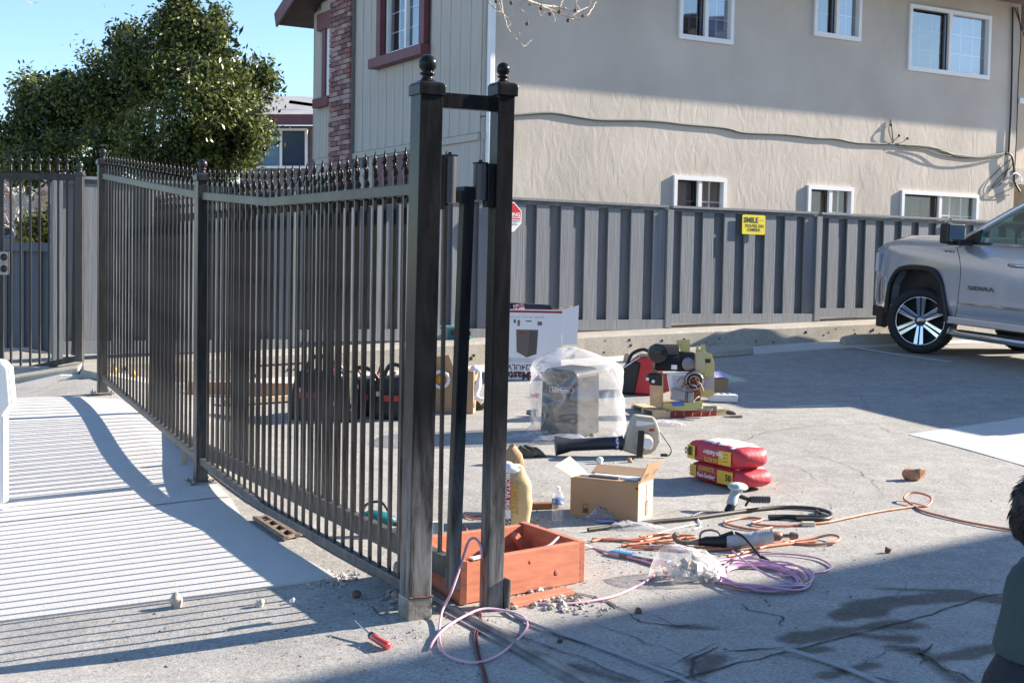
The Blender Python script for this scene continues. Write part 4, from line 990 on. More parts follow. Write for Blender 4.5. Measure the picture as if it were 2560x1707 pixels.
LM = [lump(450, 100, 78, 78), lump(448, 35, 34, 44), lump(560, 130, 88, 85), lump(555, 65, 45, 42), lump(610, 250, 78, 95), lump(390, 170, 105, 95), lump(330, 110, 50, 42, dy=.5),
      lump(300, 240, 95, 105, dy=.6), lump(190, 270, 90, 105, dy=1), lump(215, 170, 48, 42, dy=1), lump(110, 250, 72, 85, dy=1.5), lump(100, 175, 40, 40, dy=1.5), lump(85, 350, 88, 72, dy=1), lump(30, 385, 42, 45, dy=1), lump(480, 270, 125, 125, dy=-.8),
      lump(570, 350, 92, 80, dy=-.8), lump(420, 360, 130, 75, dy=-.8), lump(240, 390, 130, 65), lump(650, 310, 45, 42), lump(600, 190, 75, 60), lump(110, 420, 90, 48), lump(660, 210, 30, 36), lump(500, 430, 120, 42, dy=-.6)]
leaves('crown', tree, LM, 72000, .094, leaf_mat('glossy_leaf', (.034, .060, .015), (.21, .23, .055)), 3)
leaves('crown', tree, [(l[0], tuple(r_*.72 for r_ in l[1]), l[2]) for l in LM], 9000, .16, leaf_mat('shaded_inner_leaf', (.012, .024, .010), (.03, .045, .018), .6), 5, hollow=.1)  # inner leaves coloured dark, the crown's inner shade put into their colour
mb = MB(); mb.tube([tb, tb+Vector((.1, 0, 1.2)), tb+Vector((.25, .1, 2.4)), tb+Vector((.4, 0, 3.8))], [.19, .15, .11, .05], 10); ob('trunk', mb, M_BARK, tree)
mb = MB()
for l in LM[::2]:
    a = tb+Vector((.2, 0, 1.1+random.random())); c = l[0]; mb.tube(cat_spline([a, a.lerp(c, .5)+Vector((0, 0, -.15)), c], 4), [.06-.005*i for i in range(9)], 6)
ob('limb', mb, M_BARK, tree)
# small conifer seen through the side gate
cb = D(122, 640, 30); cb.z = H(cb.x, cb.y)
con = thing('yellow_green_shrub', 'yellow green conifer shrub behind the low slate fence', 'shrub', cb)
leaves('foliage', con, [lump(128, 520, 24, 34, Y=30), lump(112, 565, 44, 38, Y=30), lump(125, 595, 55, 30, Y=30), lump(150, 545, 30, 45, Y=30)], 6000, .13, leaf_mat('conifer_leaf', (.06, .075, .015), (.26, .25, .06), .6), 8)
mb = MB(); mb.tube([cb, cb+Vector((0, 0, 1.0)), cb+Vector((.02, 0, 2))], [.07, .05, .02], 6); ob('trunk', mb, M_BARK, con)
# bare street trees
M_PALE = mat('pale_bark', (.50, .46, .42), .85, var=.2, scale=5)
def bare(px, py0, py1, Y, label, seed):
    rg = random.Random(seed); b = D(px, py0, Y); b.z = H(b.x, b.y); top = D(px+6, py1, Y)
    t = thing('bare_street_tree', label, 'tree', b, group='bare street trees beyond the side gate')
    m_ = MB(); m_.tube(cat_spline([b, b.lerp(top, .35)+Vector((.05, 0, 0)), b.lerp(top, .6), top], 4), [.14-.009*i for i in range(13)], 7); ob('trunk', m_, M_PALE, t)
    m_ = MB()
    for k in range(26):
        s_ = b.lerp(top, rg.uniform(.4, .98)); d_ = Vector((rg.uniform(-1, 1), rg.uniform(-.6, .6), rg.uniform(.1, 1)))*rg.uniform(.4, 1.3)
        m_.tube([s_, s_+d_*.5+Vector((0, 0, .05)), s_+d_+Vector((rg.uniform(-.1, .1), 0, .15))], [.03, .018, .006], 4)
        for q in range(3):
            e_ = s_+d_*rg.uniform(.4, 1); m_.tube([e_, e_+Vector((rg.uniform(-.5, .5), rg.uniform(-.3, .3), rg.uniform(-.2, .5)))], [.01, .003], 3)
    ob('branches', m_, M_PALE, t)
bare(58, 640, 480, 33, 'forked pale trunk bare tree seen between the side gate pickets', 1); bare(38, 640, 500, 37, 'thin bare tree left of the forked pale one', 2)
# distant blue car
cc = D(22, 612, 34); cz = H(cc.x, cc.y)+.35
car = thing('parked_car', 'small blue car far behind the low fence at the left edge', 'car', (cc.x, 34, cz-.35))
prof = [(-2.1, .25), (-2.15, .65), (-1.95, .85), (-1.2, .95), (-.6, 1.38), (.55, 1.42), (1.25, 1.0), (2.05, .88), (2.2, .6), (2.15, .25)]
hgt = D(22, 590, 34).z-cz+.35; sc = hgt/1.42 if hgt > .6 else 1.0
M_BLUE = mat('blue_car_paint', (.05, .10, .22), .3, .3, var=.02, coat=1)
mb = MB(); mb.prism([Vector((cc.x+x_, 33.2, cz-.35+z_*sc)) for x_, z_ in prof], (0, 1.65, 0)); ob('body', mb, M_BLUE, car, bevel=.08)
mb = MB(); mb.prism([Vector((cc.x+x_, 33.18, cz-.35+z_*sc)) for x_, z_ in ((-1.05, .98), (-.52, 1.32), (.5, 1.35), (1.1, 1.0))], (0, .03, 0)); ob('side_window', mb, mat('car_glass', (.05, .08, .10), .08), car)
for x_ in (-1.35, 1.35):
    mb = MB(); mb.cyl((cc.x+x_, 33.15, cz-.35+.32*sc), (cc.x+x_, 33.4, cz-.35+.32*sc), .32*sc, n=18); ob('wheel', mb, mat('far_tyre', (.02, .02, .02), .8), car)
# sycamore twig hanging into the frame from a limb above
BY = 9.0
syc = thing('sycamore_branch', 'bare sycamore branch with round seed balls hanging at the top of the picture', 'branch', D(1340, -60, BY))
M_TWIG = mat('pale_twig', (.42, .35, .28), .8, var=.25, scale=20)
TW = [([(1400, -260), (1380, -160), (1345, -60), (1318, 0), (1345, 12), (1390, 18), (1440, 30)], .011), ([(1318, 0), (1370, 22), (1420, 42), (1460, 45), (1478, 25), (1490, 5)], .0075),
 ([(1246, -40), (1255, 20), (1265, 60), (1275, 80), (1300, 108), (1310, 117), (1328, 100)], .0065), ([(1345, -60), (1290, -50), (1246, -40), (1235, -10), (1222, 5), (1240, 22)], .008), ([(1375, 25), (1385, 45), (1388, 58), (1400, 40)], .005),
 ([(1420, 42), (1440, 50), (1470, 48), (1480, 30)], .004), ([(1300, 20), (1310, 30), (1330, 42)], .0035), ([(1246, 8), (1262, 40), (1285, 48), (1305, 30)], .004), ([(1318, 0), (1300, 14), (1308, 30)], .004), ([(1345, 12), (1350, 40), (1362, 30)], .0035),
 ([(1440, 30), (1470, 18), (1480, -10)], .004), ([(1400, 18), (1410, -10), (1412, -40)], .004), ([(1262, 40), (1250, 30), (1232, 28)], .003), ([(1268, 70), (1275, 60), (1272, 52)], .003), ([(1288, 95), (1300, 90), (1298, 80)], .003), ([(1455, -30), (1440, 8), (1450, 26), (1432, 40)], .004),
 ([(60, -8), (66, 4), (80, 8), (96, 6)], .003)]
for i, (pts, r_) in enumerate(TW):
    mb = MB(); Pp = cat_spline([D(x, y, BY+.25*math.sin(x*.05+i)) for x, y in pts], 5); n = len(Pp)
    Pp = [q+Vector((nz3(q, 30), nz3(q, 30, 9), nz3(q, 30, 4)))*.006 for q in Pp]
    mb.tube(Pp, [r_*(1-.65*k/n) for k in range(n)], 5)
    for k in range(3, n-1, 3): mb.sph(Pp[k], r_*1.1, 4)
    ob('twig' if i else 'limb', mb, M_TWIG, syc)
for (x, y) in ((1278, 8), (1318, 60), (1325, 10), (1352, 22), (1398, 30), (1438, 27), (1457, 42), (1420, 52), (1374, 36), (1240, 4)):
    mb = MB(); c_ = D(x, y, BY); mb.sph(c_, .0125, 8); crumple(mb, .004, 90, x); mb.tube([c_+Vector((0, 0, .012)), c_+Vector((.004, 0, .05))], .0012, 4); ob('seed_ball', mb, mat('seed_ball', (.12, .075, .05), .95, var=.4, scale=200), syc)
# ================================================================== SILVER PICKUP
# local frame: +x forward (nose), +y to the side facing the camera, +z up
fw_c = Vector((4.97, 16.6, 0)); fw_c.z = H(fw_c.x, fw_c.y)
td = Vector((-.40, .917, 0)).normalized(); lft = Vector((-td.y, td.x, 0))
WBASE = 3.65; XF = 4.85-WBASE+.62                       # front axle x with origin at mid body
AXF = 1.90; AXR = AXF-WBASE; HALF = 1.0
pitch = math.atan2(.165, WBASE)
tro = thing('pickup_truck', 'silver four door pickup truck parked nose to the board fence', 'pickup truck')
Rt = Matrix((td, lft, UP)).transposed().to_4x4() @ Matrix.Rotation(-pitch, 4, 'Y')
og = fw_c-Rt.to_3x3() @ Vector((AXF, .99, 0)); Rt.translation = og; tro.matrix_world = Rt
def tob(name, mb, m, parent=tro, **k): return ob(name, mb, m, parent, local=True, **k)
M_SIL = mat('silver_car_paint', (.56, .59, .64), .22, .62, var=.01, coat=.9, scale=2)
M_BLK = mat('black_plastic', (.012, .012, .013), .5); M_CHR = mat('chrome', (.62, .63, .66), .10, 1.0, var=.02)
M_TYR = mat('tyre_rubber', (.016, .016, .017), .75, var=.2, scale=20, bump=.2); M_RIM = mat('dark_polished_rim', (.20, .21, .23), .16, 1.0, var=.05); M_TGL = glass('truck_glass', .22, (.30, .50, .50))
def arc(cx, rx, rz_, z0, n=12, a0=180, a1=0): return [(cx+rx*math.cos(R(a0+(a1-a0)*i/n)), z0+rz_*math.sin(R(a0+(a1-a0)*i/n))) for i in range(n+1)]
def arch(cx, half, top, z0, rev=False):
    # squarish wheel arch, drawn rear -> front
    pts = [(cx-half-.10, z0), (cx-half-.02, z0+.28), (cx-half+.05, top-.14), (cx-half+.18, top-.02), (cx-.1, top+.01), (cx+.18, top), (cx+half-.16, top-.05), (cx+half-.03, top-.22), (cx+half, top-.5), (cx+half+.0, z0)]
    return pts
ATOP = 1.055
low = [(-2.92, .55), (-2.9, .50), (AXR-.62, .48)]+arch(AXR, .50, ATOP, .48)+[(AXR+.62, .47), (AXF-.70, .47)]+arch(AXF, .50, ATOP, .45)+[(AXF+.52, .45)]
# side profile of fender / hood / doors / bed
prof = low[:]+[(AXF+.66, .48), (AXF+.86, .50), (AXF+.93, .62), (AXF+.95, .90), (AXF+.90, .98), (AXF+.90, 1.18), (AXF+.84, 1.28), (AXF+.70, 1.335), (AXF+.40, 1.365), (AXF-.1, 1.385), (AXF-.60, 1.40), (-2.9, 1.40), (-2.94, 1.3)]
def side_solid(mb, pr, y0, y1): 
    mb.prism([(x_, y0, z_) for x_, z_ in pr], (0, y1-y0, 0))
mb = MB(); side_solid(mb, prof, .55, HALF); side_solid(mb, prof, -HALF, -.55)
# soften the shoulder: pull the top inwards, bulge the fender
def bodyshape(v):
    y = v.y; z = v.z; sg = 1 if y > 0 else -1
    if abs(y) > .9: 
        t = max(0, (z-1.22)/.18); y -= sg*.03*t*t; y -= sg*(.10*max(0, (z-.82)/.58)**2+.05*max(0, (.72-z)/.25)**2)
        t2 = max(0, (v.x-(AXF+.55))/.4); y -= sg*.14*t2*t2
    return Vector((v.x, y, z))
def subdiv_body(mb_, name, m, bev):
    o = tob(name, mb_, m); me = o.data; bm = bmesh.new(); bm.from_mesh(me)
    bmesh.ops.triangulate(bm, faces=[f for f in bm.faces if len(f.verts) > 4])
    for ax, co in [((1, 0, 0), x_) for x_ in np.arange(-2.6, 2.8, .4)]+[((0, 0, 1), z_) for z_ in (.56, .65, .74, .82, .92, 1.02, 1.12, 1.2, 1.27, 1.34)]+[((0, 1, 0), y_) for y_ in (-.93, .93)]:
        c0 = Vector(LO[o.name]); bmesh.ops.bisect_plane(bm, geom=bm.verts[:]+bm.edges[:]+bm.faces[:], plane_co=Vector((co,)*3)*1.0-c0, plane_no=ax, dist=1e-5)
    c0 = LO[o.name]
    for v in bm.verts: v.co = bodyshape(v.co+c0)-c0
    bm.to_mesh(me); bm.free()
    bv = o.modifiers.new('bevel', 'BEVEL'); bv.width = bev; bv.segments = 3; bv.limit_method = 'ANGLE'; bv.angle_limit = R(38)
    for p_ in me.polygons: p_.use_smooth = True
    return o
subdiv_body(mb, 'body', M_SIL, .03)
# hood with centre bulge
mb = MB(); rings = []
for x_ in np.linspace(AXF+.86, AXF-.62, 9):
    zt = 1.42-.12*max(0, (x_-(AXF+.45))/.4)**2
    rings.append([Vector((x_, y_, z_)) for y_, z_ in ((-.93, zt-.03), (-.80, zt+.0), (-.70, zt+.035), (-.3, zt+.05), (.3, zt+.05), (.70, zt+.035), (.80, zt+.0), (.93, zt-.03), (.9, zt-.12), (-.9, zt-.12))])
mb.loft(rings); tob('hood', mb, M_SIL, bevel=.008)
mb = MB(); mb.box((-.5, 0, .95), (4.6, 1.2, .7)); mb.box((AXF+.35, 0, .85), (.95, 1.3, .6)); tob('chassis', mb, M_BLK)
mb = MB(); mb.box((-2.0, 0, 1.05), (1.75, 1.86, .62)); tob('bed_box', mb, M_SIL)
# inner wheel wells
for ax_ in (AXF, AXR):
    for sg in (1, -1): mb = MB(); mb.box((ax_, sg*.72, .82), (1.04, .26, .60)); tob('wheel_well', mb, M_BLK)
# arch lips
for ax_ in (AXF, AXR):
    for sg in (1, -1):
        a_ = arch(ax_, .50, ATOP, .46); mb = MB(); mb.tube(cat_spline([(x_, sg*(HALF+.004), z_) for x_, z_ in a_], 3), .034, 8); tob('arch_lip', mb, M_BLK)
# greenhouse
gh = [(AXF-.58, 1.39), (AXF-1.42, 1.86), (AXF-1.75, 1.905), (-.85, 1.90), (-1.02, 1.84), (-1.14, 1.39)]
mb = MB()
def rail3(pts, sg, w): mb_ = MB(); mb_.tube([(x_, sg*y_, z_) for x_, y_, z_ in pts], w, 8); return mb_
def ghy(z): return .875-.175*max(0, (z-1.39))/.5
for sg in (1, -1):
    pts = [(x_, ghy(z_), z_) for x_, z_ in gh]; m_ = MB(); m_.tube([(x_, sg*y_, z_) for x_, y_, z_ in cat_spline(pts, 4)], .045, 8); tob('pillar', m_, M_SIL)
    for xb in (AXF-1.78,): m_ = MB(); m_.bar((xb, sg*ghy(1.39), 1.39), (xb-.02, sg*ghy(1.87), 1.88), .08, .03, up=(0, 1, 0)); tob('pillar', m_, M_BLK)
    m_ = MB(); m_.add([(x_, sg*(ghy(z_)-.01), z_) for x_, z_ in ((AXF-.66, 1.40), (AXF-1.40, 1.84), (AXF-1.75, 1.88), (AXF-1.75, 1.40))], [(0, 1, 2, 3)]); tob('side_window', m_, M_TGL)
    m_ = MB(); m_.add([(x_, sg*(ghy(z_)-.01), z_) for x_, z_ in ((AXF-1.80, 1.40), (AXF-1.80, 1.88), (-.9, 1.88), (-1.1, 1.40))], [(0, 1, 2, 3)]); tob('side_window', m_, M_TGL)
    m_ = MB(); m_.bar((AXF-.60, sg*.885, 1.397), (-1.15, sg*.885, 1.397), .02, .028); tob('belt_moulding', m_, M_CHR)
    m_ = MB(); m_.prism([(AXF-.56, sg*.88, 1.39), (AXF-.92, sg*.88, 1.39), (AXF-.92, sg*.85, 1.56)], (0, .02*sg, 0)); tob('mirror_sail', m_, M_BLK)
m_ = MB(); rr = []
for x_, z_ in gh[1:5]: rr.append([Vector((x_, y_, z_+(.03 if abs(y_) < .4 else 0)+.02)) for y_ in (-ghy(z_), -.35, .35, ghy(z_))]+[Vector((x_, ghy(z_), z_-.02)), Vector((x_, -ghy(z_), z_-.02))])
m_.loft(rr); tob('roof', m_, M_SIL, bevel=.02)
m_ = MB(); m_.add([(AXF-.60, -.92, 1.39), (AXF-.60, .92, 1.39), (AXF-1.42, .72, 1.86), (AXF-1.42, -.72, 1.86)], [(0, 1, 2, 3)]); tob('windshield', m_, M_TGL)
m_ = MB(); m_.add([(-1.12, -.9, 1.39), (-1.12, .9, 1.39), (-1.0, .72, 1.86), (-1.0, -.72, 1.86)], [(0, 1, 2, 3)]); tob('rear_window', m_, M_TGL)
for y_ in (.42, -.42):
    for x_ in (-.05, -.95+.25): m_ = MB(); m_.box((x_, y_, 1.30), (.16, .5, .62)); m_.box((x_, y_, 1.67), (.10, .28, .16)); tob('seat', m_, mat('dark_seat', (.03, .03, .032), .7), bevel=.04)
m_ = MB(); m_.box((AXF-.95, 0, 1.34), (.35, 1.7, .14)); tob('dashboard', m_, M_BLK, bevel=.04)
m_ = MB(); m_.tube([(AXF-1.22+.05*math.sin(a), .42+.19*math.cos(a), 1.42+.17*math.sin(a)) for a in np.linspace(0, 2*math.pi, 20, False)], .016, 6, closed=True); tob('steering_wheel', m_, M_BLK)
# mirror
m_ = MB(); m_.box((AXF-.72, 1.12, 1.50), (.16, .26, .24)); mr = tob('mirror', m_, M_BLK, bevel=.03)
m_ = MB(); m_.box((AXF-.80, 1.12, 1.51), (.01, .22, .19)); tob('mirror_glass', m_, M_CHR, mr)
m_ = MB(); m_.box((AXF-.76, 1.03, 1.40), (.22, .20, .07)); tob('mirror_arm', m_, M_BLK, mr, bevel=.01)
# seams, mouldings, handles
Y1 = HALF+.002
def flank(z): return HALF-.10*max(0, (z-.82)/.58)**2-.05*max(0, (.72-z)/.25)**2-.03*max(0, (z-1.22)/.18)**2
def seam(pts): m_ = MB(); m_.tube([(x_, flank(z_)-.003, z_) for x_, z_ in pts], .006, 4); tob('door_seam', m_, M_BLK)
seam(cat_spline([(AXF-.56, 1.37, 0), (AXF-.70, 1.25, 0), (AXF-.80, 1.05, 0), (AXF-.82, .80, 0), (AXF-.80, .62, 0), (AXF-.72, .49, 0)], 4)) if False else seam([(p_[0], p_[1]) for p_ in cat_spline([(AXF-.55, 1.36, 0), (AXF-.68, 1.22, 0), (AXF-.76, 1.02, 0), (AXF-.76, .78, 0), (AXF-.74, .62, 0), (AXF-.68, .50, 0)], 4)])
seam([(AXF-1.79, 1.38), (AXF-1.79, .50)]); seam([(-.98, 1.38), (-1.0, .95), (-.9, .8), (-.9, .5)])
m_ = MB(); m_.bar((AXF-.79, Y1+.010, .690), (-.92, Y1+.010, .690), .03, .035); tob('chrome_strip', m_, M_CHR, bevel=.006)
m_ = MB(); m_.bar((AXF-.60, Y1-.012, .475), (AXR+.62, Y1-.012, .475), .05, .09); tob('rocker_panel', m_, M_SIL, bevel=.015)
m_ = MB(); m_.tube([(AXF-.66, .97, .36), (AXF-.74, 1.06, .335), (AXF-.9, 1.07, .33), (AXR+.72, 1.07, .33), (AXR+.62, .98, .36)], .050, 10); rbd = tob('running_board', m_, M_CHR)
m_ = MB(); m_.bar((AXF-.9, 1.07, .376), (AXR+.72, 1.07, .376), .08, .012); tob('step_pad', m_, M_BLK, rbd)
for x_ in (AXF-1.62, -.85):
    m_ = MB(); m_.tube([(x_-.11, Y1-.035, 1.17), (x_-.09, Y1+.0, 1.175), (x_+.09, Y1+.0, 1.175), (x_+.11, Y1-.035, 1.17)], .017, 8); tob('door_handle', m_, M_CHR)
m_ = MB(); m_.text('SIERRA', (AXF-1.12, Y1+.004, .875), (-1, 0, 0), UP, .066, sx=2.1, bold=.02, lift=.004); tob('badge', m_, mat('badge_metal', (.20, .20, .21), .25, .9), label='SIERRA letters on the door')
m_ = MB(); m_.text('Z71', (AXF-.48, Y1-.070, 1.272), (-1, 0, 0), UP, .055, sx=2.2, bold=.02, lift=.004); tob('badge', m_, M_BLK, label='Z71 badge on the front fender')
# front end
m_ = MB(); m_.prism([(AXF+.56, .86, .50), (AXF+.97, .60, .50), (AXF+1.02, .60, .80), (AXF+.99, .60, .92), (AXF+.58, 1.005, .92), (AXF+.56, 1.005, .72)], (0, .002, 0)) if False else None
m_ = MB(); rr = []
for y_, xo in ((-1.0, -.30), (-.8, -.06), (-.4, .02), (0, .04), (.4, .02), (.8, -.06), (1.0, -.30)):
    rr.append([Vector((AXF+.98+xo+dx, y_*1.0, z_)) for dx, z_ in ((-.12, .52), (.0, .55), (.03, .70), (.02, .84), (-.02, .92), (-.12, .92))])
m_.loft(rr); tob('bumper', m_, M_CHR, bevel=.01)
m_ = MB(); m_.box((AXF+.80, 0, .46), (.26, 1.8, .14)); m_.box((AXF+.68, .93, .40), (.14, .1, .26)); tob('air_dam', m_, M_BLK, bevel=.02)
m_ = MB(); m_.box((AXF+.92, 0, 1.09), (.08, 1.2, .34)); tob('grille', m_, M_CHR, bevel=.02)
for sg in (1, -1):
    m_ = MB(); m_.prism([(AXF+.94, sg*.62, .95), (AXF+.95, sg*.62, 1.25), (AXF+.80, sg*.995, 1.22), (AXF+.80, sg*.995, .97)], (-.06, 0, 0)); hl = tob('headlight', m_, mat('headlight_lens', (.5, .52, .55), .08, .2), bevel=.012)
    m_ = MB(); m_.box((AXF+.79, sg*.958, 1.10), (.05, .02, .22)); tob('amber_marker', m_, mat('amber_lens', (.35, .12, .02), .2), hl)
    m_ = MB(); m_.box((-2.93, sg*.88, 1.10), (.06, .16, .42)); tob('tail_light', m_, mat('red_lens', (.35, .01, .01), .2), bevel=.01)
m_ = MB(); m_.box((-2.98, 0, .62), (.16, 1.9, .2)); tob('rear_bumper', m_, M_CHR, bevel=.03)
# wheels
def wheel(ax_, sg, steer):
    w = bpy.data.objects.new('wheel', None); COL.objects.link(w); w.parent = tro; w.location = (ax_, sg*.86, .41); w.rotation_euler = (0, 0, steer+(0 if sg > 0 else math.pi))
    rad = .41; wd_ = .145
    M = Matrix.Rotation(R(-90), 4, 'X')
    pr = [(.30, -wd_), (.37, -wd_), (.398, -wd_*.8), (rad, -wd_*.55), (rad, wd_*.55), (.400, wd_*.82), (.375, wd_), (.31, wd_*1.02), (.302, wd_*.9), (.295, wd_*.2)]
    b_ = MB(); b_.lathe(pr, 48, M); t_ = ob('tyre', b_, M_TYR, w, local=True)
    tb_ = MB()
    for k in range(56):
        a = 2*math.pi*k/56
        for s_ in (-1, 1): tb_.box(((rad-.004)*math.cos(a+.03*s_), s_*wd_*.36, (rad-.004)*math.sin(a+.03*s_)), (.014, wd_*.5, .022), Matrix.Rotation(-a, 3, 'Y'))
    ob('tread', tb_, M_TYR, t_, local=True)
    b_ = MB(); b_.lathe([(.302, -.10), (.305, .10), (.303, wd_*.86), (.290, wd_*.84), (.285, .06), (.275, -.10)], 40, M); ob('rim', b_, M_CHR, w, local=True)
    b_ = MB(); b_.cyl((0, -.04, 0), (0, .02, 0), .19, n=24); ob('brake_disc', b_, mat('brake_disc', (.10, .09, .08), .4, .7), w, local=True)
    for k in range(6):
        a = math.pi/2+k*math.pi/3; d_ = Vector((math.cos(a), 0, math.sin(a))); q = Vector((-math.sin(a), 0, math.cos(a)))
        for e in (-1, 1):
            b_ = MB(); b_.prism([d_*.06+q*(.004*e), d_*.06+q*(.040*e), d_*.292+q*(.062*e), d_*.292+q*(.008*e)], (0, .035, 0)); b_.deform(lambda v: v+Vector((0, .060+.045*min(1, (v.xz.length if hasattr(v, 'xz') else math.hypot(v.x, v.z))/.29), 0)))
            ob('spoke', b_, M_CHR, w, local=True, bevel=.006)
    b_ = MB(); b_.lathe([(.085, .05), (.080, .085), (.04, .10), (.001, .102)], 20, M); ob('hub', b_, M_RIM, w, local=True)
    for k in range(6):
        a = math.pi/2+(k+.5)*math.pi/3; b_ = MB(); b_.cyl((.068*math.cos(a), .07, .068*math.sin(a)), (.068*math.cos(a), .105, .068*math.sin(a)), .010, n=6); ob('lug_nut', b_, M_CHR, w, local=True)
wheel(AXF, 1, R(36)); wheel(AXF, -1, R(33)); wheel(AXR, 1, 0); wheel(AXR, -1, 0)
# wheel stops
def stop(px, py, L_, label, back=0):
    p = G(px, py); th = MB(); a = p; n = 10; rings = []
    for i in range(n+1):
        q = a+FW*(L_*i/n); z = H(q.x, q.y)
        e = .0 if 0 < i < n else .02
        rings.append([q-UP*q.z+FN*o_+UP*(z+h_) for o_, h_ in ((.085-e, 0), (.078-e, .07), (.045-e, .13-e), (-.045+e, .13-e), (-.078+e, .07), (-.085+e, 0))])
    th.loft(rings, sm=False); return ob('wheel_stop', th, M_KERB, bevel=.012, label=label, cat='wheel stop', group='concrete wheel stops')
stop(1876, 885, -1.83, 'concrete wheel stop just beyond the dismantled gate motor'); stop(2106, 863, 1.83, 'concrete wheel stop in shade under the nose of the truck')
# ================================================================== CLUTTER
def lob(name, mb, m, parent, **k): return ob(name, mb, m, parent, local=True, **k)
M_BOX = mat('brown_cardboard', (.40, .26, .15), .85, var=.07, scale=4); M_BOXL = mat('pale_cardboard', (.62, .50, .36), .85, var=.05, scale=4)
M_WBOX = mat('white_printed_card', (.74, .74, .76), .55, var=.02); M_INK = mat('black_ink', (.02, .02, .02), .6); M_INKG = mat('grey_ink', (.14, .13, .125), .6); M_INKL = mat('light_grey_ink', (.35, .35, .36), .6); M_RED = mat('red_ink', (.33, .02, .02), .5)
M_PAP = mat('white_paper', (.78, .78, .80), .7, var=.02); M_YEL = mat('sign_yellow', (.75, .62, .02), .45, var=.06, scale=3)
# --- signs on the board fence
def fpx(px, py, o=.03): p = PLN(px, py, F0+FN*o, FN); return ((p-F0).dot(FW), p.z)
a_ = fpx(1853, 560); s_ = a_[0]; hc = fpx(1882, 562)[1]; sc_ = fpx(1882, 562)[0]
sg = thing('sign', 'yellow SMILE YOU\'RE ON CAMERA sign on the board fence', 'sign', FP(sc_, hc-.15, .05))
mb = MB(); w_, h_ = .19, .125; rc = .02
out = []
for cx, cy, a0 in ((w_-rc, h_-rc, 0), (-w_+rc, h_-rc, 90), (-w_+rc, -h_+rc, 180), (w_-rc, -h_+rc, 270)):
    for k in range(5): a = R(a0+22.5*k); out.append((cx+rc*math.cos(a), cy+rc*math.sin(a)))
mb.prism([FP(sc_+x, hc+y, .046) for x, y in out], FN*.004); ob('plate', mb, M_YEL, sg)
mb = MB(); mb.text('SMILE', FP(sc_-.045, hc+.055, .0505), FW, UP, .095, bold=.035, sx=1.02); mb.text("YOU'RE ON", FP(sc_+.01, hc-.018, .0505), FW, UP, .055, bold=.03, sx=1.05); mb.text('CAMERA', FP(sc_, hc-.068, .0505), FW, UP, .055, bold=.03)
mb.box(FP(sc_+.13, hc+.075, .0515), (.05, .05, .001), Matrix((FW, UP, FN)).transposed()) if False else None
ob('lettering', mb, M_INK, sg)
mb = MB(); mb.text('((o))', FP(sc_+.13, hc+.06, .0505), FW, UP, .035); ob('camera_logo', mb, mat('dim_gold_ink', (.35, .28, .03), .6), sg)
# octagonal private property sign, mostly behind the right gate post
sc2, hc2 = fpx(1272, 542, .10)
sg = thing('sign', 'red and white octagonal private property sign half hidden by the slim gate post', 'sign', FP(sc2, hc2-.2, .1))
r8 = .185
def oct_(rr, o, sx=1): return [FP(sc2+rr*math.cos(R(22.5+45*k)), hc2+rr*math.sin(R(22.5+45*k)), o) for k in range(8)]
mb = MB(); mb.prism(oct_(r8, .095), FN*.003); ob('plate', mb, mat('sign_white', (.8, .8, .8), .4, var=.02), sg)
mb = MB(); rr = r8*.93; pts = [(rr*math.cos(R(22.5+45*k)), rr*math.sin(R(22.5+45*k))) for k in range(4)]
pts = [(pts[0][0], .0)]+pts+[(pts[3][0], .0)]; mb.add([FP(sc2+x, hc2+y, .0995) for x, y in pts], [tuple(range(len(pts)))]); mb.add([FP(sc2+x, hc2+y, .0995) for x, y in ((-.16, -.012), (-.16, -.026), (.16, -.026), (.16, -.012))], [(0, 1, 2, 3)]); ob('red_field', mb, mat('sign_red', (.55, .02, .03), .4, var=.05), sg)
mb = MB(); mb.text('WARNING', FP(sc2, hc2+.025, .1), FW, UP, .062, bold=.03); ob('lettering', mb, M_PAP, sg)
mb = MB(); mb.text('PRIVATE PROPERTY', FP(sc2, hc2-.05, .1), FW, UP, .036, bold=.02); mb.text('NO TRESPASSING', FP(sc2, hc2-.085, .1), FW, UP, .030, bold=.02); mb.text('24 HR', FP(sc2, hc2-.12, .1), FW, UP, .026); ob('lettering', mb, M_INKG, sg)
mb = MB(); mb.bar(FP(sc2-.06, hc2-.1, .0), FP(sc2-.06, hc2-.1, .094), .02, .02); mb.bar(FP(sc2+.06, hc2+.1, .0), FP(sc2+.06, hc2+.1, .094), .02, .02); ob('bracket', mb, M_STEEL, sg)

# --- red stained planter / form box around the slim post
M_RW = mat('red_stained_wood', (.50, .17, .095), .75, var=.20, scale=6, bump=.10, bscale=14, stretch=(1, 1, 4))
cF = [Vector((-.205, 5.72, 0)), Vector((.361, 6.20, 0)), Vector((.083, 6.64, 0)), Vector((-.43, 6.22, 0))]
pl = thing('planter_box', 'open bottomless box of red stained boards around the foot of the slim gate post', 'box', ((cF[0]+cF[2])/2))
for i in range(4):
    a_, b_ = cF[i], cF[(i+1) % 4]; d_ = (b_-a_).normalized(); n_ = Vector((d_.y, -d_.x, 0)); t_ = .036
    e0_, e1_ = (a_, b_) if i % 2 else (a_+d_*t_, b_-d_*t_)
    hh = .195 if i != 1 else .20
    mb = MB(); mb.prism([e0_+UP*.004, e1_+UP*.004, e1_+UP*hh, e0_+UP*(hh-.004)], -n_*t_); ob('side_board', mb, M_RW, pl, bevel=.003)
a_, b_ = cF[0], cF[1]; d_ = (b_-a_).normalized(); n_ = Vector((d_.y, -d_.x, 0))
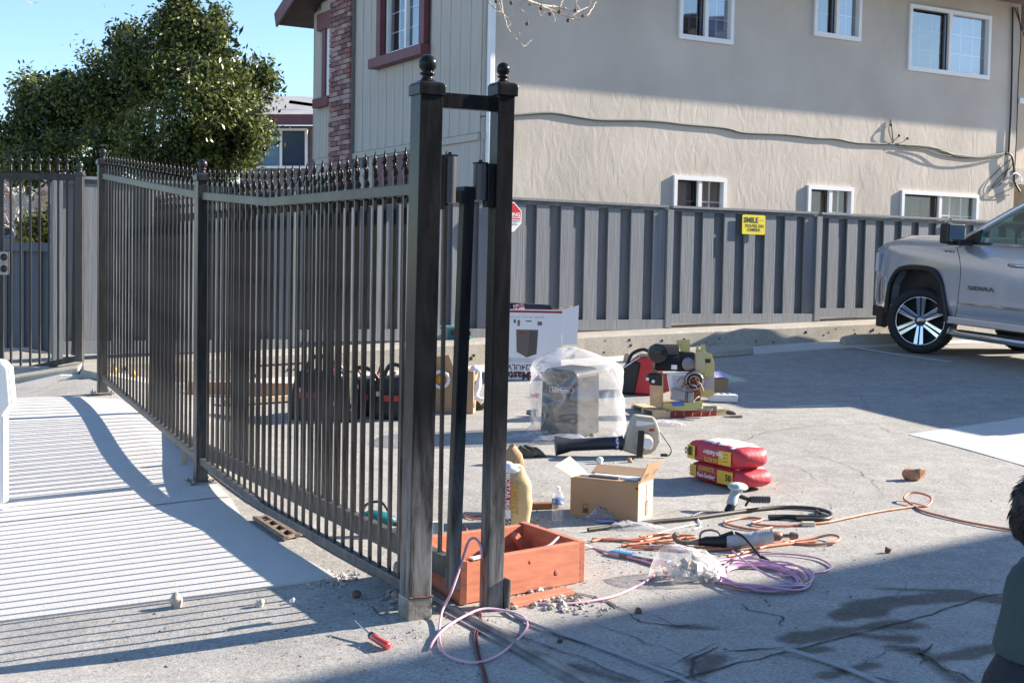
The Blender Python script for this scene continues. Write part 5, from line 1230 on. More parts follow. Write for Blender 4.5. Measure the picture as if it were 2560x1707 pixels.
for f_, hh in ((.03, .04), (.03, .10), (.03, .16), (.715, .04), (.715, .10), (.715, .16)):
    mb = MB(); mb.cyl(a_+d_*f_+UP*hh, a_+d_*f_+UP*hh+n_*.002, .004, n=8); ob('nail', mb, M_INKG, pl)
for f_, hh, r_ in ((.22, .05, .012), (.40, .14, .009), (.56, .07, .014), (.13, .13, .008)):
    mb = MB(); c_ = a_+d_*f_+UP*hh; mb.lathe([(r_, 0), (r_*.5, .0012), (.0005, .0014)], 12, Matrix.Translation(c_+n_*.0006) @ n_.to_track_quat('Z', 'Y').to_matrix().to_4x4()); ob('knot', mb, mat('wood_knot', (.26, .075, .045), .8, var=.3, scale=60), pl)
mb = MB(); mb.bar(Vector((.03, 6.45, .17)), Vector((.10, 6.52, .06)), .035, .03); ob('cleat', mb, M_RW, pl)
lb_ = MB(); a_ = G(1268, 1518); b_ = G(1422, 1484); lb_.bar(a_+UP*.014, b_+UP*.014, .075, .026); ob('loose_board', lb_, M_RW, label='loose red stained board lying in front of the planter box', cat='board', bevel=.003)
mb = MB(); a_ = Vector((-.16, 5.77, .197)); mb.bar(a_, a_+Vector((.075, .065, .004)), .03, .008); ob('white_strip', mb, M_PAP, label='white strip lying on the rim of the red planter', cat='strip')
# --- mortar sack standing behind the slim post
M_KR = mat('kraft_sack', (.58, .44, .23), .8, var=.14, scale=5, bump=.35, bscale=14); M_SRED = mat('sack_red', (.42, .03, .025), .55, var=.1)
p = G(1277, 1309); ms = thing('mortar_sack', 'upright open kraft paper mortar sack behind the slim gate post', 'sack', p, .12)
mb = MB(); rings = []
for i in range(14):
    t = i/13; z = t*.33; wx = .115*(.86+.14*math.sin(math.pi*min(1, t*1.15)))*(1-.35*max(0, t-.75)/.25); wy = .085*(.9+.15*math.sin(math.pi*t))*(1-.45*max(0, t-.75)/.25)
    rg_ = []
    for k in range(22):
        a = 2*math.pi*k/22; c_, s_ = math.cos(a), math.sin(a); e = .45
        x = wx*math.copysign(abs(c_)**e, c_); y = wy*math.copysign(abs(s_)**e, s_)
        f = 1+.10*nz3((x*9, y*9, z*12))*t; rg_.append(Vector((x*f, y*f, z+.02*nz3((x*12, y*12, 3))*t)))
    rings.append(rg_)
mb.loft(rings, caps=False); mb.add(rings[0], [tuple(range(21, -1, -1))]); lob('sack', mb, M_KR, ms)
def panel(mb_, x0, x1, z0, z1, y): mb_.add([(x0, y, z0), (x1, y, z0), (x1, y, z1), (x0, y, z1)], [(0, 1, 2, 3)])
ya = -.103
mb = MB(); panel(mb, -.062, -.018, .10, .275, ya); lob('red_print', mb, M_SRED, ms)
mb = MB(); panel(mb, -.062, -.015, .012, .098, ya); lob('white_print', mb, M_PAP, ms)
mb = MB(); mb.text('50', (-.030, ya-.001, .03), (0, 0, -1), (1, 0, 0), .042, bold=.03); mb.text('LBS 22.7 kg', (-.046, ya-.001, .05), (0, 0, -1), (1, 0, 0), .014)
for k in range(9): panel(mb, -.056, -.046, .062+k*.004, .064+k*.004, ya-.001)
lob('lettering', mb, M_INK, ms)
mb = MB(); mb.text('MORTAR MIX', (-.034, ya-.001, .20), (0, 0, -1), (1, 0, 0), .034, bold=.02); lob('lettering', mb, M_PAP, ms)
mb = MB(); mb.text('CEMENT', (.006, ya-.001, .17), (0, 0, -1), (1, 0, 0), .05, bold=.03); lob('lettering', mb, mat('sack_gold', (.42, .27, .05), .6), ms)
mb = MB(); mb.sph((0, 0, .31), .07, 10, sq=(1.2, .9, .5)); crumple(mb, .03, 18); lob('torn_top', mb, M_PAP, ms)
p = G(1282, 1160); mb = MB(); mb.lathe([(.055, 0), (.075, .02), (.06, .07), (.045, .11), (.02, .135), (.001, .14)], 18, Matrix.Translation(p)); crumple(mb, .03, 26); ob('paper_bag', mb, M_BOX, label='crumpled brown paper bag beyond the mortar sack', cat='bag')
p = G(1322, 1141); mb = MB(); mb.sph(p+UP*.035, .085, 14, sq=(1.35, .8, .5)); crumple(mb, .05, 16, 4); ob('work_gloves', mb, mat('olive_black_cloth', (.10, .10, .075), .85, var=.6, scale=14, bump=.4), label='crumpled olive and black work gloves on the asphalt', cat='gloves')
# --- water bottle
p = G(1393, 1305); wbt = thing('water_bottle', 'half litre clear plastic water bottle with blue label beside the brown carton', 'bottle', p)
mb = MB(); pr = [(.001, .004), (.024, 0), (.031, .006)]
for k in range(9): z = .015+k*.0095; pr += [(.0325, z), (.0305, z+.0045)]
pr += [(.0325, .104), (.0325, .140), (.0315, .150), (.024, .172), (.0135, .188), (.0125, .192)]
mb.lathe(pr, 22); M_PET = film('clear_pet', (.9, .93, .95), .30, .08, 30, .5, .3); lob('bottle', mb, M_PET, wbt)
mb = MB(); mb.lathe([(.0333, .106), (.0335, .108), (.0335, .138), (.0333, .140)], 22); lob('label_band', mb, mat('blue_label', (.04, .13, .38), .35, var=.5, scale=40, col2=(.45, .52, .65), thr=(.52, .60)), wbt)
mb = MB(); mb.cyl((0, 0, .190), (0, 0, .204), .0145, n=18); lob('cap', mb, M_PAP, wbt)
# --- brown shipping carton with its flaps up
A_ = G(1425, 1286); B_ = G(1594, 1307); ca = math.atan2(B_.y-A_.y, B_.x-A_.x); cw = (B_-A_).length
bx = thing('cardboard_box', 'open brown cardboard carton packed with white parts, flaps folded up', 'box', A_, ca)
cd_ = .225; chh = .222
mb = MB()
for q in (([0, 0, 0], [cw, .0, 0], 0), ): pass
def slab(name, pts, ext, m, par=bx, **k): m_ = MB(); m_.prism(pts, ext); return lob(name, m_, m, par, **k)
slab('front_panel', [(0, 0, 0), (cw, 0, 0), (cw, 0, chh), (0, 0, chh)], (0, .005, 0), M_BOX)
slab('back_panel', [(0, cd_, 0), (cw, cd_, 0), (cw, cd_, chh), (0, cd_, chh)], (0, -.005, 0), M_BOX)
slab('side_panel', [(0, .005, 0), (0, cd_-.005, 0), (0, cd_-.005, chh), (0, .005, chh)], (.005, 0, 0), M_BOX)
slab('side_panel', [(cw, .005, 0), (cw, cd_-.005, 0), (cw, cd_-.005, chh), (cw, .005, chh)], (-.005, 0, 0), M_BOXL)
slab('flap', [(0, .004, chh+.001), (0, cd_-.004, chh+.001), (-.115, cd_+.0, chh+.085), (-.115, .02, chh+.05)], (-.002, 0, .004), M_BOXL)
slab('flap', [(cw, .004, chh+.001), (cw, cd_-.004, chh+.001), (cw+.045, cd_-.01, chh+.11), (cw+.045, .02, chh+.115)], (.004, 0, 0), M_BOX)
slab('flap', [(.03, cd_, chh+.001), (cw-.02, cd_, chh+.001), (cw-.01, cd_+.11, chh+.035), (.02, cd_+.11, chh+.035)], (0, 0, .005), M_BOX)
slab('flap', [(.02, .0, chh+.001), (cw-.01, .0, chh+.001), (cw-.03, .09, chh+.006), (.04, .09, chh+.004)], (0, 0, .004), M_BOX)
mb = MB(); mb.box((cw*.5, cd_*.55, chh*.5-.008), (cw-.02, cd_-.03, chh-.02)); lob('packed_contents', mb, M_INKL, bx)
mb = MB(); mb.add([(cw*.15, .1, chh+.004), (cw*.95, .1, chh+.003), (cw*.9, .18, chh+.012), (cw*.2, .17, chh+.010)], [(0, 1, 2, 3)]); mb.box((cw*.2, .07, chh+.012), (.07, .06, .01)); mb.box((cw*.78, .10, chh+.012), (.12, .07, .012)); lob('white_part', mb, M_PAP, bx)
mb = MB(); mb.box((cw*.45, .06, chh+.012), (cw*.45, .05, .014)); lob('grey_part', mb, M_INKG, bx, bevel=.004)
mb = MB()
def outl(mb_, x0, x1, z0, z1, y, w): 
    for a in ((x0, x1, z0, z0+w), (x0, x1, z1-w, z1), (x0, x0+w, z0, z1), (x1-w, x1, z0, z1)): panel(mb_, *a, y)
outl(mb, cw*.19, cw*.27, .02, .075, -.0012, .003); panel(mb, cw*.20, cw*.26, .024, .05, -.0012); panel(mb, cw-.018, cw, chh-.035, chh-.022, -.0012); lob('print', mb, mat('box_print', (.10, .07, .05), .8), bx)
mb = MB(); X = cw+.001
mb.text('amazon', (X, .12, chh*.70), (0, 0, 1), (0, -1, 0), .034, bold=.03); 
mb.add([(X, .10, .02), (X, .15, .02), (X, .15, .105), (X, .10, .105)], [(0, 1, 2, 3)])
lob('lettering', mb, M_INKG, bx)
mb = MB(); mb.text('prime', (X+.001, .125, .062), (0, 0, 1), (0, -1, 0), .03, bold=.02); lob('lettering', mb, M_BOXL, bx)
mb = MB(); fx = Vector((cw+.052, .10, chh+.06)); mb.text('1B9', fx, (0, 1, 0), (-.38, 0, .92) if False else (.36, 0, .93), .05, bold=.01); lob('lettering', mb, M_INKG, bx)
def film_scrap(name, px, py, rx, ry, label, seed, hgt=.03, m=None):
    p_ = G(px, py); m_ = MB(); n = 10; vs = []
    for i in range(n+1):
        for j in range(n+1):
            u, v_ = i/n*2-1, j/n*2-1; rad = 1+.35*nz3((u*2+seed, v_*2, 0)); x, y = u*rx*rad, v_*ry*rad
            z = H(p_.x+x, p_.y+y)+.006+hgt*max(0, (1-u*u)*(1-v_*v_))*(1+1.6*nz3((u*4, v_*4, seed)))
            vs.append((p_.x+x, p_.y+y, z))
    m_.add(vs, [(i*(n+1)+j, (i+1)*(n+1)+j, (i+1)*(n+1)+j+1, i*(n+1)+j+1) for i in range(n) for j in range(n)], True)
    return ob(name, m_, m or film('thin_film_scrap', (.95, .96, 1), .25, .15, 14, .5, .6), label=label, cat='plastic film')
film_scrap('plastic_scrap', 1500, 1298, .08, .05, 'crumpled clear plastic scrap at the front corner of the brown carton', 2, .05)
film_scrap('plastic_scrap', 1585, 1322, .16, .05, 'white plastic film strips below the brown carton', 5, .03)
film_scrap('plastic_scrap', 1665, 1062, .15, .10, 'sheet of thin plastic film beside the beige blower', 8, .03)
p = G(1515, 1306); mb = MB(); mb.box(p+UP*.010, (.10, .06, .004), rz(.2)); ob('leaflet', mb, mat('blue_paper', (.30, .33, .60), .6), label='small blue and white leaflet in front of the brown carton', cat='leaflet')
mb = MB(); a_ = G(1320, 1272); b_ = G(1395, 1270); mb.bar(a_+UP*.02, b_+UP*.02, .05, .035); ob('wood_block', mb, mat('brown_wood', (.26, .12, .05), .7, var=.2, bump=.2), label='brown wood offcut behind the water bottle', cat='wood block', bevel=.006)
# --- beige blower on its side
M_BEI = mat('beige_plastic', (.42, .39, .31), .5, var=.06, scale=4); p = G(1595, 1141)
bl_ = thing('leaf_blower', 'beige leaf blower with long black nozzle lying on the asphalt', 'leaf blower', p, R(4))
mb = MB(); mb.tube([(-.62, 0, .075), (-.56, 0, .078), (-.50, 0, .082), (-.16, -.0, .10), (-.12, 0, .10)], [.075, .062, .047, .048, .058], 18); nzl = lob('nozzle', mb, mat('matt_black_tube', (.022, .024, .032), .45), bl_)
mb = MB(); mb.tube([(-.175, 0, .098), (-.155, 0, .098)], [.051, .051], 18); lob('sticker_band', mb, mat('blue_white_sticker', (.05, .08, .30), .4, col2=(.7, .72, .78), scale=50, thr=(.45, .55)), nzl)
mb = MB(); outp = [(-.13, .05), (-.10, .15), (-.055, .28), (-.035, .315), (.11, .30), (.13, .26), (.155, .19), (.16, .12), (.13, .06), (.09, .025), (.0, .01), (-.06, .03)]
inn = [(-.025, .275), (.105, .262), (.105, .250), (-.0, .232), (-.03, .235)]
mb.prism([(x, -.045, z) for x, z in outp], (0, .11, 0)); lob('housing', mb, M_BEI, bl_, bevel=.018)
mb = MB(); mb.prism([(x, -.0475, z) for x, z in inn], (0, .003, 0)); lob('handle_opening', mb, M_PAP, bl_)
mb = MB(); mb.cyl((.03, -.12, .10), (.03, -.04, .11), .052, .078, 22); lob('motor_cover', mb, M_BEI, bl_)
mb = MB(); mb.cyl((.045, -.13, .115), (.045, -.10, .115), .042, n=20); lob('end_cap', mb, M_PAP, bl_, bevel=.004)
mb = MB(); mb.bar((-.01, -.125, .02), (.0, -.125, .21), .045, .02, up=(0, 1, 0)); lob('black_bracket', mb, M_BLK, bl_, bevel=.004)
mb = MB(); mb.box((.09, -.0475, .205), (.036, .003, .018)); lob('badge', mb, M_RED, bl_)
mb = MB(); mb.tube(cat_spline([(.15, 0, .20), (.21, 0, .12), (.245, -.02, .06), (.23, -.04, .02), (.20, -.05, .015)], 5), .005, 6); mb.box((.185, -.05, .02), (.05, .02, .02)); lob('power_cord', mb, M_BLK, bl_)
# --- opener cover inside a clear plastic bag
A_ = G(1350, 1086); p = G(1405, 1098); oc = thing('gate_opener', 'dark grey gate opener cover standing inside a big clear plastic bag', 'gate opener', p, R(-24))
k_ = 3345/p.y; ow = 100/k_; oh_ = 178/k_; od = .50
M_OPN = mat('grey_opener_plastic', (.055, .056, .06), .45, var=.08, scale=2)
mb = MB(); x0 = -ow*.62; x1 = ow*.42
mb.prism([(x0, 0, 0), (x1, 0, 0), (x1-.01, 0, oh_-.05), (x1-.05, 0, oh_-.01), (x0+.05, 0, oh_), (x0+.012, 0, oh_-.05)], (0, od, 0)); lob('cover', mb, M_OPN, oc, bevel=.022)
mb = MB(); panel(mb, x0+.08, x1-.045, oh_*.66, oh_*.66+.042, -.002); lob('logo_frame', mb, M_PAP, oc)
mb = MB(); panel(mb, x0+.083, x1-.048, oh_*.66+.003, oh_*.66+.039, -.0035); lob('logo_plate', mb, mat('logo_dark_red', (.16, .03, .03), .5), oc)
mb = MB(); mb.text('LiftMaster', ((x0+x1)/2+.018, -.0045, oh_*.66+.021), (1, 0, 0), (0, 0, 1), .038, bold=.02); lob('lettering', mb, M_PAP, oc)
bag = thing('plastic_bag', 'big clear plastic bag pulled over the dark grey gate opener', 'bag', p, 0)
mb = MB(); rings = []; nR = 26; nK = 44
for i in range(nR):
    t = i/(nR-1); rg_ = []
    for k in range(nK):
        a = 2*math.pi*k/nK; c_, s_ = math.cos(a), math.sin(a); e = .55
        bx0 = .345+.02*math.sin(3*a); by0 = .34
        if t < .72: q = 1.0+.05*math.sin(t*5); 
        else: q = max(.04, math.cos((t-.72)/.28*math.pi/2)**.75)
        cx_ = .135*(1-.55*max(0, (t-.6)/.4)); 
        x = cx_+bx0*q*math.copysign(abs(c_)**e, c_); y = .24+by0*q*math.copysign(abs(s_)**e, s_)
        z = .004+(oh_+.16)*t**.95
        w_ = 1 if t > .04 else 1.12
        d_ = .030*nz3((x*4.2, y*4.2, z*4.2))+.016*(1-2*abs(nz3((x*9, y*9, z*7))))
        rg_.append(Vector((cx_+(x-cx_)*w_+c_*d_*1.2, y+s_*d_, max(.003, z+.02*nz3((x*6, y*6, 7+z*2))))))
    rings.append(rg_)
mb.loft(rings, caps=False); M_FILM = film('clear_bag_film', (.93, .95, 1.0), .27, .14, 5.5, .5, 1.0); lob('film', mb, M_FILM, bag)
mb = MB()
for (x0_, y0_, rx_, ry_, sd_) in ((-.28, -.10, .20, .06, 3), (.05, -.17, .30, .07, 6), (.42, -.05, .12, .10, 9)):
    n = 8; vs = []
    for i in range(n+1):
        for j in range(n+1): u, v_ = i/n*2-1, j/n*2-1; vs.append((x0_+u*rx_, y0_+v_*ry_*(1-.4*abs(u)), .006+.05*max(0, (1-u*u)*(1-v_*v_))*(1+1.5*nz3((u*3, v_*3, sd_)))))
    mb.add(vs, [(i*(n+1)+j, (i+1)*(n+1)+j, (i+1)*(n+1)+j+1, i*(n+1)+j+1) for i in range(n) for j in range(n)], True)
lob('trailing_hem', mb, M_FILM, bag)
# --- white printed carton of the opener, standing upside down
C_ = G(1402, 950); A_ = G(1268, 948); p = Vector(((A_.x), (A_.y), A_.z)); kk = 3345/((A_.y+C_.y)/2)
wbx = thing('opener_carton', 'tall white printed gate opener carton standing upside down behind the bagged opener', 'box', A_, math.atan2(C_.y-A_.y, C_.x-A_.x))
W_ = (C_-A_).length; H_ = 176/kk; Dp = .5
for nm, pts, ext, m_ in (('front_panel', [(-.06, 0, 0), (W_, 0, 0), (W_, 0, H_), (-.06, 0, H_)], (0, .008, 0), M_WBOX), ('side_panel', [(W_, .008, 0), (W_, Dp, 0), (W_, Dp, H_), (W_, .008, H_)], (-.008, 0, 0), M_WBOX),
                        ('side_panel', [(-.06, .008, 0), (-.06, Dp, 0), (-.06, Dp, H_), (-.06, .008, H_)], (.008, 0, 0), M_WBOX), ('back_panel', [(-.06, Dp, 0), (W_, Dp, 0), (W_, Dp, H_), (-.06, Dp, H_)], (0, .008, 0), M_BOX),
                        ('flap', [(W_, .02, H_+.002), (W_, Dp-.05, H_+.002), (W_+.13, Dp-.02, H_+.02), (W_+.11, .04, H_+.05)], (0, 0, .006), M_BOX),
                        ('flap', [(W_+.003, .0, H_*.50), (W_+.003, .0, H_), (W_+.172, -.03, H_+.055), (W_+.16, -.03, H_*.52)], (0, .006, 0), M_WBOX)):
    slab(nm, pts, ext, m_, wbx)
yf = -.0015; mb = MB(); panel(mb, -.06, W_, H_-.035, H_-.012, yf); lob('red_band', mb, M_RED, wbx)
mb = MB(); mb.prism([(-.05, .1, H_-.01), (W_-.1, .1, H_-.01), (W_-.12, .1, H_+.045), (.02, .1, H_+.06), (-.05, .1, H_+.02)], (0, .25, 0)); crumple(mb, .02, 9); lob('dark_lining', mb, mat('navy_cloth', (.015, .02, .045), .8), wbx)
mb = MB(); mb.prism([(.06, .03, H_-.02), (.17, .03, H_-.02), (.16, .03, H_+.055), (.05, .05, H_+.04)], (0, .05, 0)); lob('patterned_cloth', mb, mat('patterned_cloth', (.45, .10, .12), .8, col2=(.75, .72, .75), scale=30, thr=(.45, .55)), wbx)
mb = MB(); Z = lambda y_: (955-y_)/177*H_; Xx = lambda x_: (x_-1268)/134*W_*1.0
mb.add([(Xx(1288), yf, Z(829)), (Xx(1343), yf, Z(829)), (Xx(1340), yf, Z(890)), (Xx(1315), yf, Z(899)), (Xx(1290), yf, Z(885))], [(4, 3, 2, 1, 0)]); lob('printed_picture', mb, mat('print_taupe', (.13, .11, .10), .5, var=.3, scale=1), wbx)
mb = MB(); mb.add([(Xx(1322), yf-.001, Z(831)), (Xx(1342), yf-.001, Z(834)), (Xx(1338), yf-.001, Z(888)), (Xx(1318), yf-.001, Z(896))], [(3, 2, 1, 0)]); lob('printed_picture', mb, mat('print_dark_taupe', (.08, .07, .065), .5), wbx)
mb = MB(); mb.text('24/7', (Xx(1304), yf-.002, Z(837)), (-1, 0, 0), (0, 0, -1), .04, bold=.02); lob('lettering', mb, M_RED, wbx)
mb = MB()
for x0_, x1_, y0_, y1_ in ((1281, 1287, 804, 813), (1291, 1297, 805, 820), (1311, 1326, 806, 809), (1341, 1352, 808, 818)): panel(mb, Xx(x0_), Xx(x1_), Z(y1_), Z(y0_), yf)
mb.text('CSL24ULWK', (Xx(1300), yf, Z(923)), (-1, 0, 0), (0, 0, -1), .082, bold=.02)
lob('printed_icons', mb, M_INKG, wbx)
mb = MB(); mb.text('LiftMaster', (Xx(1305), yf, Z(944)), (-1, 0, 0), (0, 0, -1), .115, bold=.04, sx=.95); lob('lettering', mb, mat('ink_dark_maroon', (.10, .015, .02), .5), wbx)
mb = MB()
for k, yy in enumerate((902, 906, 910)): mb.text('HIGH TRAFFIC COMMERCIAL SLIDE GATE OPERATOR', (Xx(1308), yf, Z(yy)), (-1, 0, 0), (0, 0, -1), .018)
mb.text('ELITE', (Xx(1340), yf, Z(932)), (-1, 0, 0), (0, 0, -1), .03, bold=.02)
for x_ in (1284, 1315, 1345): mb.text('PRO GATE', (Xx(x_), yf, Z(797)), (-1, 0, 0), (0, 0, -1), .022)
lob('small_print', mb, M_INKL, wbx)
# --- red tool case
p = G(1585, 985); rc_ = thing('red_tool_case', 'red generator case with black side panel between bagged opener and pallet', 'tool case', p, R(-18))
k2 = 3345/p.y; u = 1/k2
mb = MB(); mb.prism([(-20*u, -.05, 0), (52*u, -.05, 0), (60*u, -.05, 80*u), (46*u, -.05, 96*u), (2*u, -.05, 92*u)], (0, .36, 0)); lob('body', mb, mat('red_plastic', (.50, .02, .03), .35, var=.06, scale=3), rc_, bevel=.02)
mb = MB(); mb.prism([(-34*u, -.075, 0), (4*u, -.075, -.0), (18*u, -.075, 80*u), (-2*u, -.075, 84*u), (-24*u, -.075, 74*u)], (0, .40, 0)); lob('black_end', mb, M_BLK, rc_, bevel=.018)
mb = MB(); mb.tube(cat_spline([(-22*u, .05, 72*u), (-10*u, .05, 100*u), (20*u, .05, 112*u), (44*u, .05, 98*u)], 5), .017, 8); mb.tube([(-24*u, 0, 66*u), (10*u, 0, 96*u)], .013, 6); lob('handle', mb, M_BLK, rc_)
mb = MB(); mb.tube([(-30*u, -.09, 62*u), (14*u, -.05, 94*u)], .009, 6); lob('steel_bar', mb, M_CHR, rc_)
mb = MB(); mb.box((26*u, .06, 98*u), (30*u, .12, 6*u)); lob('latch', mb, M_STEEL, rc_)
# --- pallet and the opened gate motor
P1 = G(1632, 1046); P2_ = G(1812, 1037); P0 = G(1581, 1022)
M_PAL = mat('new_pine', (.58, .44, .27), .8, var=.12, scale=4, bump=.2, stretch=(1, 8, 8)); M_PRED = mat('red_stained_board_end', (.25, .03, .03), .7)
pal = thing('pallet', 'small pine pallet with red printed edge under the dismantled gate motor', 'pallet', P1, math.atan2(P2_.y-P1.y, P2_.x-P1.x))
pw = (P2_-P1).length; pd = .60; k3 = 3345/P1.y; ph = 21/k3
inv = Matrix.Rotation(-pal.rotation_euler.z, 3, 'Z'); side = inv @ (P0-P1); side.z = 0; side = side.normalized()*pd*.9
for t in (0, .5, 1):
    c_ = side*t; slab('runner', [c_+Vector((0, -.02, 0)), c_+Vector((pw, -.02, 0)), c_+Vector((pw, -.02, ph*.8)), c_+Vector((0, -.02, ph*.8))], (0, .04, 0), M_PAL, pal)
for k in range(5):
    a_ = pw*(.0+.205*k); slab('deck_board', [Vector((a_, -.022, ph*.8)), Vector((a_+pw*.17, -.022, ph*.8)), Vector((a_+pw*.17, -.022, ph*.8))+side*1.04, Vector((a_, -.022, ph*.8))+side*1.04], (0, 0, ph*.2), M_PAL, pal)
mb = MB(); panel(mb, pw*.22, pw*.86, .004, ph*.92, -.0235); lob('red_stencil_band', mb, M_PRED, pal)
mb = MB()
for k in range(5): mb.tube([(pw*(.28+.12*k), -.026, ph*.25), (pw*(.29+.12*k), -.026, ph*.7)], .003, 4)
lob('stencil_marks', mb, M_PAL, pal)
# gate motor frame in pallet pixels: place by pixel offsets at the pallet depth
gm = thing('gate_motor', 'dismantled slide gate operator with zinc plated frame, black motors and copper windings on the pallet', 'gate motor', G(1700, 1035)+UP*ph)
YM = P1.y+.22
def GM(px, py, dy=0): q = D(px, py, YM); return Vector((q.x, YM+dy, q.z))
def gmp(name, pts, th, m, dy=0, **k): m_ = MB(); m_.prism([GM(x, y, dy) for x, y in pts], (0, th, 0)); return ob(name, m_, m, gm, **k)
M_ZN = mat('gold_zinc_plate', (.50, .40, .14), .38, .55, var=.0, scale=9, col2=(.42, .44, .22), thr=(.35, .65)); M_ZN2 = mat('rainbow_zinc_plate', (.55, .42, .20), .35, .5, scale=12, col2=(.48, .30, .24), thr=(.4, .6))
gmp('side_plate', [(1622, 960), (1652, 960), (1653, 1018), (1622, 1010)], .012, M_ZN2, -.10, bevel=.002)
gmp('side_flange', [(1651, 932), (1655, 930), (1655, 1018), (1651, 1018)], .16, M_ZN, -.10)
gmp('base_channel', [(1653, 1003), (1752, 1001), (1748, 1021), (1680, 1024), (1653, 1018)], .20, M_ZN, -.14, bevel=.004)
gmp('upright_plate', [(1740, 870), (1745, 862), (1748, 876), (1752, 876), (1752, 862), (1762, 862), (1764, 880), (1778, 884), (1786, 908), (1785, 990), (1752, 992), (1752, 930), (1739, 930)], .02, M_ZN, .0, bevel=.002)
gmp('upright_flange', [(1739, 878), (1762, 878), (1762, 930), (1739, 930)], .015, mat('green_zinc', (.40, .44, .20), .35, .5, col2=(.45, .36, .36), scale=10), -.02)
gmp('gold_arm', [(1694, 851), (1727, 850), (1727, 886), (1704, 884), (1702, 858), (1700, 884), (1694, 880)], .03, M_ZN, .06)
gmp('label_plate', [(1753, 942), (1784, 942), (1784, 974), (1754, 974)], .003, M_INKL, -.008)
gmp('data_label', [(1761, 897), (1776, 897), (1776, 907), (1761, 907)], .003, M_INK, -.006)
mb = MB(); a_ = GM(1650, 892, .02); mb.cyl(a_+Vector((-.05, 0, 0)), a_+Vector((.16, 0, 0)), .115, n=24); ob('black_motor', mb, M_BLK, gm, bevel=.01)
mb = MB(); a_ = GM(1642, 882, -.10); mb.cyl(a_, a_+Vector((0, .1, 0)), .085, n=24); mb.cyl(a_+Vector((0, -.02, 0)), a_, .045, n=16); ob('motor_end', mb, mat('gloss_black', (.02, .02, .022), .2), gm, bevel=.008)
gmp('black_housing', [(1640, 878), (1690, 872), (1692, 928), (1640, 928)], .14, M_BLK, 0, bevel=.01)
gmp('gear_box', [(1700, 880), (1740, 882), (1740, 930), (1690, 930), (1690, 905)], .13, M_BLK, .03, bevel=.012)
mb = MB(); a_ = GM(1719, 909, -.05); mb.cyl(a_, a_+Vector((0, .08, 0)), .058, n=18); ob('grey_motor', mb, mat('cast_grey', (.20, .20, .24), .35, .7), gm, bevel=.006)
mb = MB(); a_ = GM(1683, 916, -.06); mb.box(a_, (.05, .04, .04)); ob('white_connector', mb, M_PAP, gm)
gmp('black_knob', [(1612, 940), (1620, 930), (1652, 930), (1652, 962), (1622, 958)], .05, M_BLK, -.12, bevel=.012)
for x_, y_ in ((1615, 944), (1629, 950)): mb = MB(); a_ = GM(x_, y_, -.135); mb.lathe([(.012, 0), (.016, .002), (.012, .004)], 12, Matrix.Translation(a_) @ Matrix.Rotation(R(90), 4, 'X')); ob('warning_mark', mb, M_PAP, gm)
gmp('green_edge', [(1626, 922), (1653, 930), (1653, 934), (1626, 927)], .03, mat('green_paint', (.03, .14, .08), .5), -.13)
gmp('red_instruction_label', [(1654, 934), (1665, 934), (1672, 976), (1654, 982)], .004, mat('label_red', (.50, .05, .08), .5), -.06)
gmp('instruction_sheet', [(1666, 932), (1716, 932), (1712, 975), (1674, 978)], .004, M_PAP, -.05)
mb = MB()
for k in range(10): a_ = GM(1674+k*.3, 938+k*3.4, -.054); mb.box(a_+Vector((.10, 0, 0)), (.17, .001, .004))
ob('printed_lines', mb, M_INKL, gm)
gmp('capacitor_box', [(1678, 968), (1711, 976), (1708, 1000), (1673, 996)], .09, mat('grey_steel_box', (.30, .30, .31), .45, .5), -.12, bevel=.006)
gmp('transformer_box', [(1712, 978), (1730, 978), (1730, 1003), (1711, 1002)], .09, mat('grey_steel_box', (.30, .30, .31), .45, .5), -.12, bevel=.004)
gmp('blue_relay', [(1674, 1001), (1703, 999), (1706, 1010), (1677, 1011)], .05, mat('blue_relay', (.06, .14, .45), .4), -.15, bevel=.003)
M_COP = mat('copper_winding', (.20, .08, .045), .45, .6, var=.5, scale=40, bump=.5)
mb = MB(); a_ = GM(1732, 950, -.09); mb.cyl(a_, a_+Vector((0, .1, 0)), .085, n=22); crumple(mb, .008, 40); ob('copper_winding', mb, M_COP, gm)
mb = MB(); mb.tube([a_+Vector((.075*math.cos(t), -.012, .075*math.sin(t))) for t in np.linspace(0, 6.283, 20, False)], .010, 6, closed=True); mb.tube([a_+Vector((.045*math.cos(t), -.015, .045*math.sin(t))) for t in np.linspace(0, 6.283, 16, False)], .008, 6, closed=True); ob('stator_ring', mb, mat('steel_ring', (.35, .33, .31), .35, .8), gm)
gmp('copper_side', [(1731, 930), (1750, 932), (1750, 1000), (1731, 1002)], .05, M_COP, -.06, bevel=.006)
mb = MB()
for k in range(14):
    a_ = GM(random.uniform(1695, 1745), random.uniform(935, 990), -.1); b_ = a_+Vector((random.uniform(-.1, .1), random.uniform(-.05, .03), random.uniform(-.1, .05))); mb.tube(cat_spline([a_, a_.lerp(b_, .5)+Vector((0, -.03, .03)), b_], 4), .004, 4, m=k % 4)
ob('wires', mb, [M_BLK, M_RED, M_PAP, mat('orange_wire', (.5, .16, .03), .5)], gm)
mb = MB(); mb.box(P1+Vector((.52, .12, ph+.02)), (.12, .05, .035), rz(.3)); mb.box(P1+Vector((.46, .02, ph+.012)), (.13, .03, .02), rz(-.25)); ob('hand_tools', mb, M_STEEL, label='small steel hand tools on the right edge of the pallet', cat='tools', bevel=.004)
